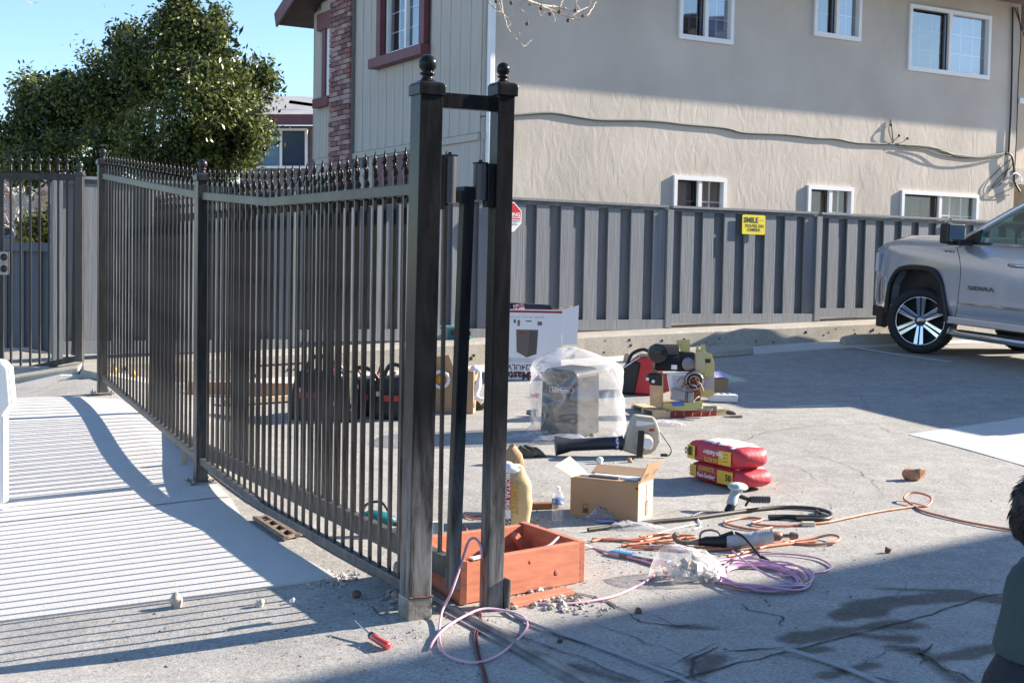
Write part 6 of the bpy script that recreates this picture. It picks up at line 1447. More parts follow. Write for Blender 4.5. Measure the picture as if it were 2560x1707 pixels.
# small carton and white tray to the right
p = G(1795, 985); sb = thing('small_carton', 'small open carton with purple papers behind the gate motor', 'box', p+Vector((0, .25, 0)), .4)
mb = MB(); mb.box((0, 0, .07), (.22, .18, .14)); lob('carton', mb, M_BOX, sb, bevel=.003)
mb = MB(); mb.prism([(-.05, -.10, .15), (.15, -.10, .16), (.12, .1, .20), (-.04, .1, .18)], (0, 0, .003)); lob('paper', mb, mat('lilac_paper', (.48, .45, .68), .6), sb)
mb = MB(); mb.prism([(-.11, .09, .14), (.0, .09, .14), (-.05, .13, .26)], (0, .004, 0)); lob('flap', mb, M_BOX, sb)
p = G(1808, 1003); mb = MB(); mb.box(p+UP*.035, (.26, .16, .07), rz(-.05)); tr_ = ob('white_tray', mb, M_WBOX, label='shallow white tray right of the gate motor', cat='tray', bevel=.008)
for k in range(3): mb = MB(); mb.cyl(p+Vector((-.07+.06*k, .0, .068)), p+Vector((-.07+.06*k, 0, .08)), .018, n=12); ob('tray_cup', mb, M_KERB, tr_)
p = G(1822, 1036); mb = MB(); mb.tube(cat_spline([p+Vector((-.06, .03, .02)), p+Vector((.0, .02, .03)), p+Vector((.06, -.01, .01)), p+Vector((.0, .05, .012)), p+Vector((-.06, .05, .012))], 4), .010, 6); ob('pliers', mb, M_INKG, label='pliers with dark grips lying right of the pallet', cat='pliers')
a_ = G(1808, 1044); b_ = G(1855, 1044); mb = MB(); mb.tube([a_+UP*.01, a_.lerp(b_, .5)+UP*.01, b_+UP*.012], [.005, .009, .012], 8); ob('steel_rod', mb, M_STEEL, label='short steel rod in front of the pliers', cat='rod')
# --- two stacked cement bags
A_ = G(1712, 1195); B_ = G(1830, 1228); C_ = G(1902, 1205)
M_CR = mat('cement_bag_red', (.48, .035, .055), .5, var=.1, scale=6, bump=.35, bscale=16); M_CY = mat('cement_bag_yellow', (.72, .46, .04), .45, var=.08, scale=5); M_CW = mat('cement_bag_white', (.80, .74, .72), .45, var=.05, scale=9, bump=.5, bscale=18)
cang = math.atan2(B_.y-A_.y, B_.x-A_.x); fl = (B_-A_).length*1.18
def cbag(z0, hgt, label, rot, flip, dx):
    t = thing('cement_bag', label, 'cement bag', A_+Vector((dx, 0.0, z0)), cang+rot, group='stacked cement bags')
    L_, W_b = fl+.0, .30; mb = MB(); nx, ny = 22, 16; rings = []
    for i in range(nx+1):
        u = i/nx; x = L_*u; prof_ = max(.12, (1-abs(2*u-1)**7))**.6
        rg_ = []
        for k in range(20):
            a = 2*math.pi*k/20; c_, s_ = math.cos(a), math.sin(a); e = .40
            y = W_b/2+(W_b/2)*prof_**.5*math.copysign(abs(c_)**e, c_); z = hgt/2+hgt/2*prof_*math.copysign(abs(s_)**.62, s_)
            n_ = nz3((x*8, y*8, z*8+z0*9)); rg_.append(Vector((x, y+.009*n_+.004*nz3((x*30, 2, z*30)), max(0, z+.015*n_*(1 if s_ > 0 else .2)+.007*nz3((x*34, y*10, 3))))))
        rings.append(rg_)
    mb.loft(rings); o = lob('bag', mb, [M_CR, M_CW], t)
    for p_ in o.data.polygons:
        c_ = Vector(p_.center)+Vector(LO[o.name])
        if p_.normal.z > .72 and .07 < c_.x < L_-.07 and .045 < c_.y < W_b-.03: p_.material_index = 1
    sgn = -1 if flip else 1; ax = (sgn, 0, 0); ay = (0, 0, sgn); yy = -.007
    def fy(x): return W_b/2-(W_b/2)*(max(.12, (1-abs(2*x/L_-1)**7))**.6)**.5-.009
    def XX_(f): return L_*f if not flip else L_*(1-f)
    def pan(nm, f0, f1, z0_, z1_, m_): 
        m2 = MB(); xa_, xb_ = sorted((XX_(f0), XX_(f1))); k_ = 6
        if flip: z0_, z1_ = 1-z1_, 1-z0_
        for q in range(k_):
            x_a = xa_+(xb_-xa_)*q/k_; x_b = xa_+(xb_-xa_)*(q+1)/k_; ya_, yb_ = fy(x_a), fy(x_b); m2.add([(x_a, ya_, hgt*z0_), (x_b, yb_, hgt*z0_), (x_b, yb_, hgt*z1_), (x_a, ya_, hgt*z1_)], [(0, 1, 2, 3)])
        return lob(nm, m2, m_, t)
    pan('yellow_panel', .06, .22, .22, .80, M_CY) if not flip else pan('yellow_panel', .10, .30, .22, .82, M_CY)
    pan('yellow_panel', .60, .86, .18, .82, M_CY) if not flip else pan('yellow_panel', .74, .96, .25, .85, M_CY)
    m2 = MB(); m2.text('Fast-Setting', (XX_(.40), yy-.001, hgt*(.38 if not flip else .60)), ax, ay, hgt*.30, bold=.03); lob('lettering', m2, M_CW, t)
    m2 = MB(); m2.text('QUIKRETE', (XX_(.40), yy-.001, hgt*(.72 if not flip else .30)), ax, ay, hgt*.27, bold=.02); lob('lettering', m2, M_CY, t)
    m2 = MB(); m2.text('50', (XX_(.79 if not flip else .88), yy-.002, hgt*.5), ax, ay, hgt*.42, bold=.03)
    for q in range(8): f = (.64 if not flip else .79)+q*.010; m2.box((XX_(f), yy-.001, hgt*.5), (.003, .0005, hgt*.4))
    for q in range(3): m2.box((XX_(.14 if not flip else .2), yy-.001, hgt*(.35+.15*q)), (.07, .0005, hgt*.02))
    lob('lettering', m2, M_INK, t)
kb_ = 3345/A_.y; hb1 = 50/kb_
cbag(0.0, hb1, 'lower red and yellow QUIKRETE Fast-Setting cement bag of the stack of two', 0, False, 0.0)
cbag(hb1-.008, hb1*1.12, 'upper red cement bag lying upside down on the lower one', R(-2), True, -.02)
# --- angle grinder
p = G(1800, 1276); gr = thing('angle_grinder', 'teal grey angle grinder resting disc up in front of the cement bags', 'angle grinder', p, 0)
k4 = 3345/p.y; u = 1/k4
M_TG = mat('pale_teal_plastic', (.38, .46, .47), .4, var=.08); M_TEAL = mat('teal_plastic', (.0, .14, .16), .4, var=.08)
g_ = lambda x_, y_, d_=0: Vector(((x_-1800)*u, d_, (1276-y_)*u))
mb = MB(); mb.tube([g_(1826, 1262, -.04), g_(1828, 1255, -.02), g_(1836, 1238, .02), g_(1842, 1228, .04)], [.022, .034, .030, .034], 14); lob('body', mb, M_TG, gr)
mb = MB(); mb.tube([g_(1815, 1274, -.06), g_(1824, 1263, -.042)], [.024, .028], 12); lob('grip_end', mb, M_BLK, gr)
mb = MB(); mb.cyl(g_(1845, 1231, .04), g_(1846, 1220, .04), .03, n=18); lob('gear_head', mb, M_STEEL, gr)
mb = MB(); mb.lathe([(.058, 0), (.062, .004), (.056, .012), (.02, .006), (.018, .016), (.001, .017)], 28, Matrix.Translation(g_(1846, 1219, .04)) @ Matrix.Rotation(R(14), 4, 'X')); lob('disc', mb, mat('grey_disc', (.48, .52, .50), .5, var=.1), gr)
mb = MB(); mb.bar(g_(1850, 1240, .03), g_(1878, 1248, -.01), .03, .02); mb.bar(g_(1862, 1262, -.02), g_(1876, 1240, .0), .012, .012); lob('switch_bracket', mb, M_BLK, gr, bevel=.003)
mb = MB(); mb.tube([g_(1876, 1246, 0), g_(1925, 1245, -.0)], .020, 12)
for q in range(6): mb.tube([g_(1884+q*7, 1246, 0), g_(1886+q*7, 1246, 0)], .0225, 12)
lob('side_handle', mb, mat('grey_rubber', (.08, .075, .075), .6), gr)
mb = MB(); mb.tube(cat_spline([g_(1818, 1275, -.07), Vector((-.10, -.10, .01)), Vector((-.16, -.16, .008)), Vector((-.20, -.24, .006))], 5), .006, 6); lob('power_cord', mb, M_INKG, gr)
# --- demolition hammer among the cords
p = G(1760, 1372); dh = thing('demolition_hammer', 'dusty pale demolition hammer lying among orange cords', 'power tool', p, 0); u = p.y/3345
g_ = lambda x_, y_, d_=0: Vector(((x_-1760)*u, d_, (1372-y_)*u))
M_DH = mat('dusty_blue_grey', (.42, .45, .47), .5, var=.25, scale=14, bump=.3)
mb = MB(); mb.tube([g_(1815, 1352), g_(1822, 1352), g_(1885, 1342), g_(1892, 1341)], [.03, .036, .036, .034], 16); lob('barrel', mb, M_DH, dh)
mb = MB(); mb.tube([g_(1890+i*3.2, 1341-i*.4) for i in range(14)], [.040 if i % 2 else .034 for i in range(14)], 16); lob('ribbed_collar', mb, mat('ribbed_grey', (.50, .49, .48), .5, var=.2, scale=20), dh)
mb = MB(); mb.tube([g_(1935, 1336), g_(1950, 1335), g_(1956, 1334)], [.026, .024, .012], 14); mb.tube([g_(1956, 1334), g_(1976, 1334)], .010, 8); mb.tube([g_(1976, 1334), g_(1982, 1334), g_(1996, 1333)], [.020, .022, .015], 12); lob('chuck', mb, mat('brown_steel', (.20, .13, .10), .5, .5, var=.4, scale=20), dh)
mb = MB(); mb.tube([g_(1745, 1355), g_(1765, 1352), g_(1815, 1352)], [.018, .026, .031], 12); lob('motor_housing', mb, M_BLK, dh)
mb = MB(); mb.tube(cat_spline([g_(1692, 1334), g_(1685, 1345, .02), g_(1700, 1356), g_(1730, 1356), g_(1748, 1353)], 4), [.014+.001*math.sin(i) for i in range(17)], 8); lob('rear_handle', mb, mat('dusty_olive', (.18, .15, .10), .8, var=.5, scale=30, bump=.4), dh)
mb = MB(); mb.tube(cat_spline([g_(1750, 1350), g_(1752, 1330), g_(1775, 1323), g_(1797, 1330), g_(1798, 1352), g_(1790, 1378)], 6), .006, 6); lob('loop_cable', mb, M_INKG, dh)
mb = MB(); mb.tube(cat_spline([g_(1838, 1328), g_(1856, 1335, -.05), g_(1880, 1362, -.15), g_(1905, 1395, -.3)], 6), .007, 6); mb.tube([g_(1800, 1340), g_(1832, 1328)], .012, 6); lob('strap', mb, M_BLK, dh)
# --- clear bag of rubble
p = G(1722, 1460); rb_ = thing('rubble_bag', 'torn clear plastic bag of broken concrete chunks beside the pink tubing', 'bag', p)
u = p.y/3345
mb = MB(); n = 26; vs = []
for i in range(n+1):
    for j in range(n+1):
        a = 2*math.pi*j/n; t = i/n; rr_ = math.sin(t*math.pi/2); x = 88*u*rr_*math.cos(a)*(1+.15*math.cos(2*a+1)); y = .17*rr_*math.sin(a)
        z = .15*(math.cos(t*math.pi/2))**.75*(1-.25*(x/(88*u))**1)
        q = Vector((x+.01, y+.1, max(.004, z))); d_ = .03*nz3(q*8)+.012*(1-2*abs(nz3(q*18))); vs.append(q+Vector((d_, d_*.6, abs(d_)*.7 if t > .9 else d_)))
mb.add(vs, [(i*(n+1)+j, i*(n+1)+j+1, (i+1)*(n+1)+j+1, (i+1)*(n+1)+j) for i in range(n) for j in range(n)], True); lob('film', mb, film('rubble_bag_film', (.90, .91, .95), .16, .15, 9, .5, .8), rb_)
M_RUB = mat('pale_rubble', (.52, .47, .40), .9, var=.3, scale=20, bump=.5)
for k in range(34):
    mb = MB(); a = random.uniform(0, 6.28); rr_ = random.random()**.6; x = 70*u*rr_*math.cos(a)+.02; y = .1+.11*rr_*math.sin(a); s_ = random.uniform(.012, .034)
    mb.box((x, y, .012+max(0, .10*(1-rr_*rr_))*random.random()+s_*.4), (s_*1.5, s_, s_), Matrix.Rotation(random.uniform(0, 3), 3, (random.random(), random.random(), 1))); crumple(mb, .012, 40, k); lob('concrete_chunk', mb, M_RUB, rb_)
# --- blade pack
a_ = G(1520, 1388); b_ = G(1668, 1415); mb = MB(); bk_ = thing('blade_pack', 'blue and grey saw blade blister pack lying by the rubble bag', 'package', a_, math.atan2(b_.y-a_.y, b_.x-a_.x)); L_ = (b_-a_).length
mb = MB(); mb.box((L_/2, .02, .012), (L_, .045, .024)); lob('pack', mb, mat('grey_blister', (.35, .36, .38), .3, var=.3, scale=20), bk_, bevel=.003)
mb = MB(); panel(mb, 0, 1, 0, 1, 0); mb = MB(); mb.box((L_*.22, .022, .0255), (L_*.38, .036, .002)); lob('blue_card', mb, mat('bright_blue_card', (.02, .25, .60), .4), bk_)
mb = MB(); mb.box((L_*.26, -.0035, .012), (L_*.13, .002, .018)); mb.box((L_*.5, -.0035, .012), (L_*.16, .002, .014)); lob('dark_window', mb, M_INKG, bk_)
mb = MB(); mb.text('HDX', (L_*.74, -.0045, .012), (1, 0, 0), (0, 0, 1), .020, bold=.02); lob('lettering', mb, M_INK, bk_)
# --- screwdriver by the near post
a_ = G(888, 1578); b_ = G(968, 1624); mb = MB(); sd_ = thing('screwdriver', 'screwdriver with clear red handle on the ground left of the tall gate post', 'screwdriver', a_)
m1 = a_.lerp(b_, .52)
mb = MB(); mb.tube([a_+UP*.045, m1+UP*.02], .0045, 8); ob('shaft', mb, M_CHR, sd_)
mb = MB(); mb.tube([m1+UP*.021, m1.lerp(b_, .12)+UP*.02, m1.lerp(b_, .3)+UP*.018, b_+UP*.017, b_.lerp(a_, -.02)+UP*.017], [.010, .017, .014, .017, .010], 8); ob('handle', mb, mat('clear_red_handle', (.55, .05, .04), .2, var=.1, coat=.5), sd_)
mb = MB(); mb.tube([m1.lerp(b_, -.02)+UP*.0215, m1.lerp(b_, .14)+UP*.0198], .0165, 8); ob('black_collar', mb, M_BLK, sd_)
# --- single stones, seed balls and a crumpled paper
def stone(px, py, w, lab, m=M_RUB, cat='stone', nm='stone'):
    p_ = G(px, py); r_ = w*p_.y/3345/2; m_ = MB(); m_.sph(p_+UP*r_*.75, r_, 8, sq=(1, .8, 1.0)); crumple(m_, r_*.55, 1.2/r_, px); ob(nm, m_, m, label=lab, cat=cat)
stone(441, 1515, 36, 'upright pale broken stone in the bottom left shadow bars', nm='stone'); stone(650, 1516, 22, 'flat pink stone right of the upright one'); stone(731, 1507, 15, 'small white chip right of the pink stone', M_PAP)
stone(890, 1552-58, 24, 'brown rock half buried near the fence bottom rail', mat('brown_rock', (.16, .10, .07), .9, var=.4, bump=.4)); stone(988, 1497, 22, 'grey rock beside the tall gate post', M_ROCK)
stone(1400, 1606, 13, 'dark seed ball on the shaded paving left of the joint', mat('seed_ball', (.12, .075, .05), .95), 'seed ball', 'seed_ball_on_ground'); stone(2219, 1382, 17, 'dark seed ball at the edge of the shade', mat('seed_ball', (.12, .075, .05), .95), 'seed ball', 'seed_ball_on_ground')
stone(1595, 1533, 18, 'brown stone on the cracks below the pink tube', mat('brown_rock', (.16, .10, .07), .9), 'stone'); stone(1480, 1093, 12, 'tan chip in front of the bagged opener', M_BOX); stone(1574, 1156, 14, 'reddish chip below the blower', M_BOX)
stone(1500, 1158, 18, 'white chip in the blower shadow', M_PAP)
p = G(2278, 1200); mb = MB(); mb.sph(p+UP*.04, .055, 12, sq=(1.1, .8, .8)); mb.box(p+Vector((.05, .0, .05)), (.07, .06, .05), rz(.4)); crumple(mb, .03, 20, 2); ob('crumpled_bag', mb, mat('orange_brown_paper', (.42, .22, .12), .7, var=.3, scale=12, bump=.3), label='crumpled orange brown paper bag on the sunlit asphalt', cat='bag')
# --- teal jigsaw behind the fence, drain grate, timber stake
p = G(945, 1338); jg = thing('teal_drill', 'teal cordless drill lying behind the iron fence pickets', 'drill', p, .2); u = p.y/3345
mb = MB(); mb.tube([(-.10, 0, .09), (-.04, 0, .10), (.05, 0, .085), (.08, -.0, .07)], [.030, .042, .040, .03], 14); lob('body', mb, M_TEAL, jg)
mb = MB(); mb.tube([(-.02, 0, .09), (.0, -.03, .02)], [.026, .024], 10); mb.box((.01, -.04, .025), (.10, .07, .05)); lob('grip', mb, M_TEAL, jg, bevel=.006)
mb = MB(); mb.tube([(.075, 0, .072), (.12, 0, .055)], [.022, .012], 12); lob('chuck', mb, M_BLK, jg)
mb = MB(); mb.tube(cat_spline([(-.10, 0, .09), (-.06, .05, .16), (.02, .06, .17), (.06, .04, .12)], 5), .008, 6); lob('cord', mb, M_BLK, jg)
gA = [G(640, 1303), G(698, 1296), G(768, 1338), G(712, 1352)]
dg = thing('drain_grate', 'cast iron drain grate at the walkway edge under the fence', 'drain grate', gA[0])
def bil(u_, v_): return gA[0].lerp(gA[1], u_).lerp(gA[3].lerp(gA[2], u_), v_)
M_GRT = mat('rusty_cast_iron', (.22, .17, .13), .7, .3, var=.3, scale=20, bump=.3)
mb = MB(); mb.add([bil(0, 0)+UP*.006, bil(1, 0)+UP*.006, bil(1, 1)+UP*.006, bil(0, 1)+UP*.006], [(0, 3, 2, 1)]); ob('pit', mb, mat('black_pit', (.005, .005, .005), 1), dg)
for u_ in (0, .5, 1): mb = MB(); mb.bar(bil(u_, -.04)+UP*.018, bil(u_, 1.04)+UP*.018, .028, .018); ob('grate_bar', mb, M_GRT, dg)
for v_ in (0, .25, .5, .75, 1): mb = MB(); mb.bar(bil(-.03, v_)+UP*.019, bil(1.03, v_)+UP*.019, .020, .016); ob('grate_bar', mb, M_GRT, dg)
a_ = G(457, 1164); b_ = D(466, 1118, a_.y-.02); mb = MB(); mb.bar(a_, Vector((b_.x, a_.y, b_.z)), .034, .02, up=(0, 1, 0)); ob('timber_stake', mb, mat('weathered_wood', (.36, .30, .22), .8, var=.15, bump=.3), label='short weathered timber offcut leaning on the fence left of the middle post', cat='stake', bevel=.003)
# --- equipment beyond the fence: teal case, brown carton, black tool bags, cone, timber
p = G(1150, 912); tc_ = thing('teal_tool_case', 'large teal power tool case lying by the kerb seen between the gate posts', 'tool case', p+Vector((-.25, .2, 0)), .1); u = p.y/3345
mb = MB(); mb.prism([(-55*u, 0, 22*u), (-50*u, 0, 8*u), (40*u, 0, 2*u), (66*u, 0, 16*u), (80*u, 0, 30*u), (82*u, 0, 72*u), (70*u, 0, 82*u), (-48*u, 0, 92*u), (-56*u, 0, 80*u)], (0, .42, 0)); lob('shell', mb, M_TEAL, tc_, bevel=.03)
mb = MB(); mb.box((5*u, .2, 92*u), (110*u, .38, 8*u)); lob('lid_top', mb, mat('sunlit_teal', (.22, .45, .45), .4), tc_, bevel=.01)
mb = MB(); mb.bar((30*u, -.02, 78*u), (80*u, -.02, 76*u), .03, .05); lob('latch', mb, M_BLK, tc_, bevel=.006)
p = G(1140, 1032); bc = thing('cardboard_box', 'brown carton holding an orange funnel between the gate posts', 'box', p+Vector((0, .12, 0)), -.1); u = p.y/3345
mb = MB(); mb.box((0, .0, .19), (.34, .3, .38)); lob('carton', mb, M_BOX, bc, bevel=.004)
mb = MB(); mb.prism([(-.17, -.152, .38), (.0, -.152, .38), (-.05, -.2, .52), (-.18, -.2, .50)], (0, .004, 0)); lob('flap', mb, M_BOX, bc)
mb = MB(); mb.tube([(-.12+.07*math.cos(t), -.18, .30+.07*math.sin(t)) for t in np.linspace(0, 6.283, 18, False)], .016, 8, closed=True); lob('white_ring', mb, M_PAP, bc)
mb = MB(); mb.cyl((-.12, -.17, .30), (-.12, -.10, .30), .06, .02); lob('orange_funnel', mb, mat('orange_plastic', (.75, .30, .02), .4), bc)
p = G(1170, 1030); mb = MB(); mb.tube(cat_spline([p+Vector((.02, 0, .38)), p+Vector((.10, -.02, .36)), p+Vector((.06, -.02, .16)), p+Vector((.13, -.03, .10))], 5), [.03+.012*math.sin(i*.9) for i in range(16)], 10); crumple(mb, .02, 20); ob('white_bag', mb, mat('white_plastic_bag', (.75, .77, .82), .4), label='hanging white plastic bag on the brown carton', cat='bag')
p = G(1185, 1024); mb = MB(); mb.sph(p+UP*.06, .10, 10, sq=(1.0, .7, .7)); crumple(mb, .05, 12, 8); ob('black_bag', mb, M_BLK, label='crumpled black plastic bag right of the brown carton', cat='bag')
p = G(1120, 1028); mb = MB(); mb.sph(p+UP*.04, .09, 10, sq=(1.2, .6, .6)); crumple(mb, .04, 18, 5); ob('white_cup_wrapper', mb, M_PAP, label='crumpled white wrapper in front of the brown carton', cat='wrapper')
M_BAG = mat('black_tool_bag', (.018, .018, .02), .7, var=.4, scale=10, bump=.3)
for i, (px, py, w_, h_, lab) in enumerate(((800, 1052, .62, .52, 'black tool bag with red trim, leftmost of the pile behind the fence'), (905, 1040, .50, .40, 'low black tool bag in the middle of the pile behind the fence'), (985, 1050, .42, .45, 'black tool bag with silver tools, rightmost of the pile behind the fence'))):
    p = G(px, py); t = thing('tool_bag', lab, 'tool bag', p, random.uniform(-.2, .2), group='black tool bags behind the iron fence')
    mb = MB(); mb.box((0, .15, h_*.4), (w_, .34, h_*.8), top=(.8, .7)); crumple(mb, .03, 5, i); lob('bag', mb, M_BAG, t, bevel=.05)
    mb = MB(); mb.tube(cat_spline([(-w_*.3, .1, h_*.72), (-w_*.15, .08, h_*1.02), (w_*.1, .08, h_*1.0), (w_*.28, .1, h_*.72)], 5), .018, 8); lob('strap', mb, M_BLK, t)
    mb = MB(); mb.box((-w_*.08, -.035, h_*.42), (w_*.4, .012, .05)); lob('red_trim', mb, M_RED, t)
    for k in range(5):
        a_ = Vector((random.uniform(-.35, .35)*w_, random.uniform(.02, .2), h_*.7)); mb = MB(); mb.tube([a_, a_+Vector((random.uniform(-.12, .12), 0, random.uniform(.06, .18)))], .010, 6); lob('tool_handle', mb, random.choice((M_STEEL, M_BLK, M_PAP, M_RED)), t)
    mb = MB(); mb.box((w_*.2, -.04, h_*.3), (.04, .02, .03)); mb.box((-w_*.3, -.03, h_*.5), (.05, .02, .04)); lob('buckle', mb, M_STEEL, t)
a_ = G(470, 985); b_ = G(765, 990); mb = MB(); mb.bar(a_+UP*.06, b_+UP*.06, .12, .05, up=(0, 1, 0)); ob('plank', mb, mat('orange_wood', (.52, .28, .15), .7, var=.15, bump=.2), label='orange brown plank lying on edge behind the fence', cat='plank', bevel=.004)
a_ = G(560, 1015); b_ = G(800, 1000); mb = MB(); mb.bar(a_+UP*.04, b_+UP*.04, .10, .04); ob('plank', mb, M_PAL, label='pale timber plank in front of the orange one behind the fence', cat='plank')
a_ = G(640, 965); b_ = G(760, 957); mb = MB(); mb.bar(a_+UP*.2, b_+UP*.2, .03, .02); ob('black_rod', mb, M_BLK, label='long thin black rod resting above the planks', cat='rod')
for px, py, w_, lab in ((312, 915, .05, 'small yellow tool on the kerb seen between left pickets'), (360, 928, .04, 'yellow cap of a bottle left of the middle post'), (430, 892, .07, 'orange tool lying on the kerb top')):
    q = PLN(px, py, F0+FN*.3, FN); mb = MB(); mb.lathe([(w_*.7, 0), (w_*.7, w_*.8), (w_*.4, w_*1.2), (w_*.15, w_*2), (.001, w_*2.1)], 12, Matrix.Translation(Vector((q.x, q.y-.35, H(q.x, q.y-.35))))); ob('yellow_tool', mb, mat('tool_yellow', (.75, .42, .02), .4), label=lab, cat='tool')
p = G(1322, 1040); mb = MB(); mb.tube([p+Vector((-.02, 0, .03)), p+Vector((.05, .0, .03)), p+Vector((.07, -.01, .03))], [.02, .03, .028], 10); crumple(mb, .01, 30); ob('dropped_fitting', mb, M_STEEL, label='small steel pipe fitting left of the bagged opener', cat='fitting')
p = G(1336, 993); mb = MB(); mb.tube([p+Vector((-.04, 0, .02)), p+Vector((.04, 0, .02))], [.012, .02], 8); ob('red_marker', mb, mat('pink_red_plastic', (.7, .08, .10), .4), label='small red marker on the asphalt behind the bagged opener', cat='marker')
# --- cables, cords, tubes on the ground
def gline(pts, lift=.008): 
    out = []
    for q in pts:
        p_ = G(q[0], q[1]); out.append(p_+UP*(lift+(q[2] if len(q) > 2 else 0)))
    return out
def cord(name, lines, r_, m, label, cat, k=7, wob=0, n=7):
    m_ = MB()
    for L_ in lines:
        P_ = cat_spline(gline(L_, r_+.002), k)
        if wob: P_ = [q+Vector((noise.noise(q*25), noise.noise(q*25+Vector((5, 5, 5))), 0))*wob for q in P_]
        m_.tube(P_, r_, n)
    return ob(name, m_, m, label=label, cat=cat)
M_ORC = mat('orange_cord', (.52, .20, .11), .5, var=.12, scale=30); M_PNK = mat('pink_tube', (.60, .36, .45), .35, var=.05); M_PNK2 = mat('mauve_tubing', (.52, .31, .45), .35, var=.05)
cord('extension_cord', [[(2600, 1338), (2530, 1328), (2440, 1313), (2380, 1300), (2310, 1282), (2285, 1268), (2260, 1258, .02), (2275, 1251, .04), (2300, 1252, .04), (2328, 1260, .03), (2318, 1268), (2290, 1269), (2230, 1277), (2170, 1287), (2100, 1302), (2060, 1310), (1990, 1316)],
      [(1990, 1316), (1930, 1318), (1880, 1312), (1905, 1302), (1870, 1297), (1830, 1303), (1810, 1310), (1840, 1320), (1890, 1328), (1930, 1322)],
      [(1700, 1360), (1720, 1372), (1760, 1374), (1830, 1372), (1900, 1364), (1960, 1358), (2030, 1350), (2075, 1350, .02), (2098, 1357, .02), (2085, 1364, .01), (2030, 1365), (1970, 1360), (1930, 1356)],
      [(1820, 1395), (1870, 1383), (1920, 1368), (1960, 1362), (1985, 1356)], [(1712, 1382), (1700, 1372), (1712, 1364), (1750, 1366), (1830, 1362)], [(1480, 1351), (1540, 1354), (1610, 1350), (1660, 1348), (1700, 1352)], [(1480, 1356), (1520, 1351), (1570, 1356), (1620, 1357), (1690, 1366), (1640, 1372), (1560, 1366)],
      [(1555, 1368), (1600, 1362), (1660, 1356), (1700, 1350), (1740, 1345), (1690, 1342), (1640, 1350), (1600, 1358)], [(1580, 1372), (1650, 1376), (1720, 1380), (1780, 1378), (1850, 1374)], [(1600, 1345), (1650, 1340), (1705, 1345), (1720, 1352)], [(1850, 1385), (1905, 1372), (1950, 1366), (2000, 1360), (2040, 1356)]], .0075, M_ORC, 'tangled orange extension cord running off to the right', 'cord', wob=.004)
cord('black_hose', [[(1470, 1330), (1560, 1318), (1640, 1309), (1720, 1302), (1800, 1291), (1880, 1280), (1960, 1273), (2030, 1276), (2070, 1285), (2078, 1296), (2060, 1303), (2010, 1303), (1990, 1303)], [(2040, 1282), (2050, 1290)]], .012, mat('dark_brown_hose', (.06, .048, .038), .5), 'long dark hose looping above the demolition hammer', 'hose')
cord('welding_lead', [[(1922, 1300), (1960, 1299), (1990, 1300), (2060, 1301)]], .016, M_BLK, 'thick black cable connector lying on the orange cord', 'cable')
p = G(2020, 1315); mb = MB(); mb.box(p+UP*.014, (.08, .035, .025), rz(.1)); ob('plug_block', mb, mat('cream_plastic', (.60, .54, .42), .5), label='cream plastic plug block where the cords meet', cat='plug', bevel=.004)
cord('thin_white_wire', [[(1620, 1345), (1680, 1325), (1740, 1313), (1752, 1318), (1735, 1325)], [(1615, 1345), (1620, 1358), (1650, 1368), (1750, 1366)], [(1740, 1292), (1752, 1312)]], .004, M_PAP, 'thin white wire left of the demolition hammer', 'wire')
cord('black_strap', [[(1905, 1395), (1925, 1408), (1930, 1416), (1915, 1408)]], .007, M_BLK, 'black strap end lying inside the pink tubing loop', 'strap')
cord('pink_tube', [[(1398, 1372, .19), (1375, 1360, .26), (1400, 1352, .215), (1425, 1349, .195), (1470, 1368, .02), (1510, 1385), (1580, 1400), (1640, 1415)]], .008, M_PNK, 'pale pink tube coming over the rim of the red planter', 'tube') if False else None
# tube over the planter rim, built in the air
mb = MB(); q0 = Vector((.02, 6.15, .12)); q = [q0, D(1368, 1365, 6.2), D(1400, 1342, 6.32), D(1440, 1352, 6.42), G(1475, 1372)+UP*.01, G(1520, 1385)+UP*.01, G(1590, 1402)+UP*.01, G(1650, 1420)+UP*.01]
mb.tube(cat_spline(q, 7), .0065, 8); ob('pink_tube', mb, M_PNK, label='pale pink tube coming over the right rim of the red planter', cat='tube')
cord('pink_tube', [[(1640, 1440), (1600, 1465), (1540, 1492), (1480, 1506), (1410, 1514), (1340, 1513)], ], .0065, M_PNK, 'pale pink tube curving along the ground in front of the planter', 'tube')
mb = MB(); YT = 5.68
q = [Vector((-.11, 5.74, .20)), D(1205, 1388, YT), D(1201, 1362, YT), D(1187, 1345, YT), D(1172, 1352, YT-.02), D(1160, 1385, YT-.04), D(1146, 1430, YT-.08), D(1128, 1480, YT-.14), G(1105, 1545)+UP*.03, G(1098, 1590)+UP*.012, G(1106, 1630)+UP*.010, G(1135, 1652)+UP*.010, G(1190, 1662)+UP*.010, G(1245, 1645)+UP*.012, G(1295, 1603)+UP*.010, G(1318, 1572)+UP*.010, G(1308, 1548)+UP*.010,
     G(1265, 1538)+UP*.020, G(1205, 1542)+UP*.035, G(1150, 1560)+UP*.025, G(1110, 1585)+UP*.022, G(1085, 1606)+UP*.010, G(1075, 1626)+UP*.009]
mb.tube(cat_spline(q, 8), .0056, 8); ob('pink_tube', mb, M_PNK, label='pale pink tube arching out of the planter and looping over the gate track', cat='tube')
cord('red_black_wires', [[(1195, 1530), (1198, 1560), (1185, 1588), (1192, 1640), (1206, 1680), (1212, 1730)], [(1200, 1530), (1203, 1562), (1192, 1590), (1200, 1642), (1215, 1690), (1224, 1730)]], .0045, mat('dark_red_wire', (.10, .03, .035), .5), 'pair of dark wires running over the gate track to the bottom edge', 'wire')
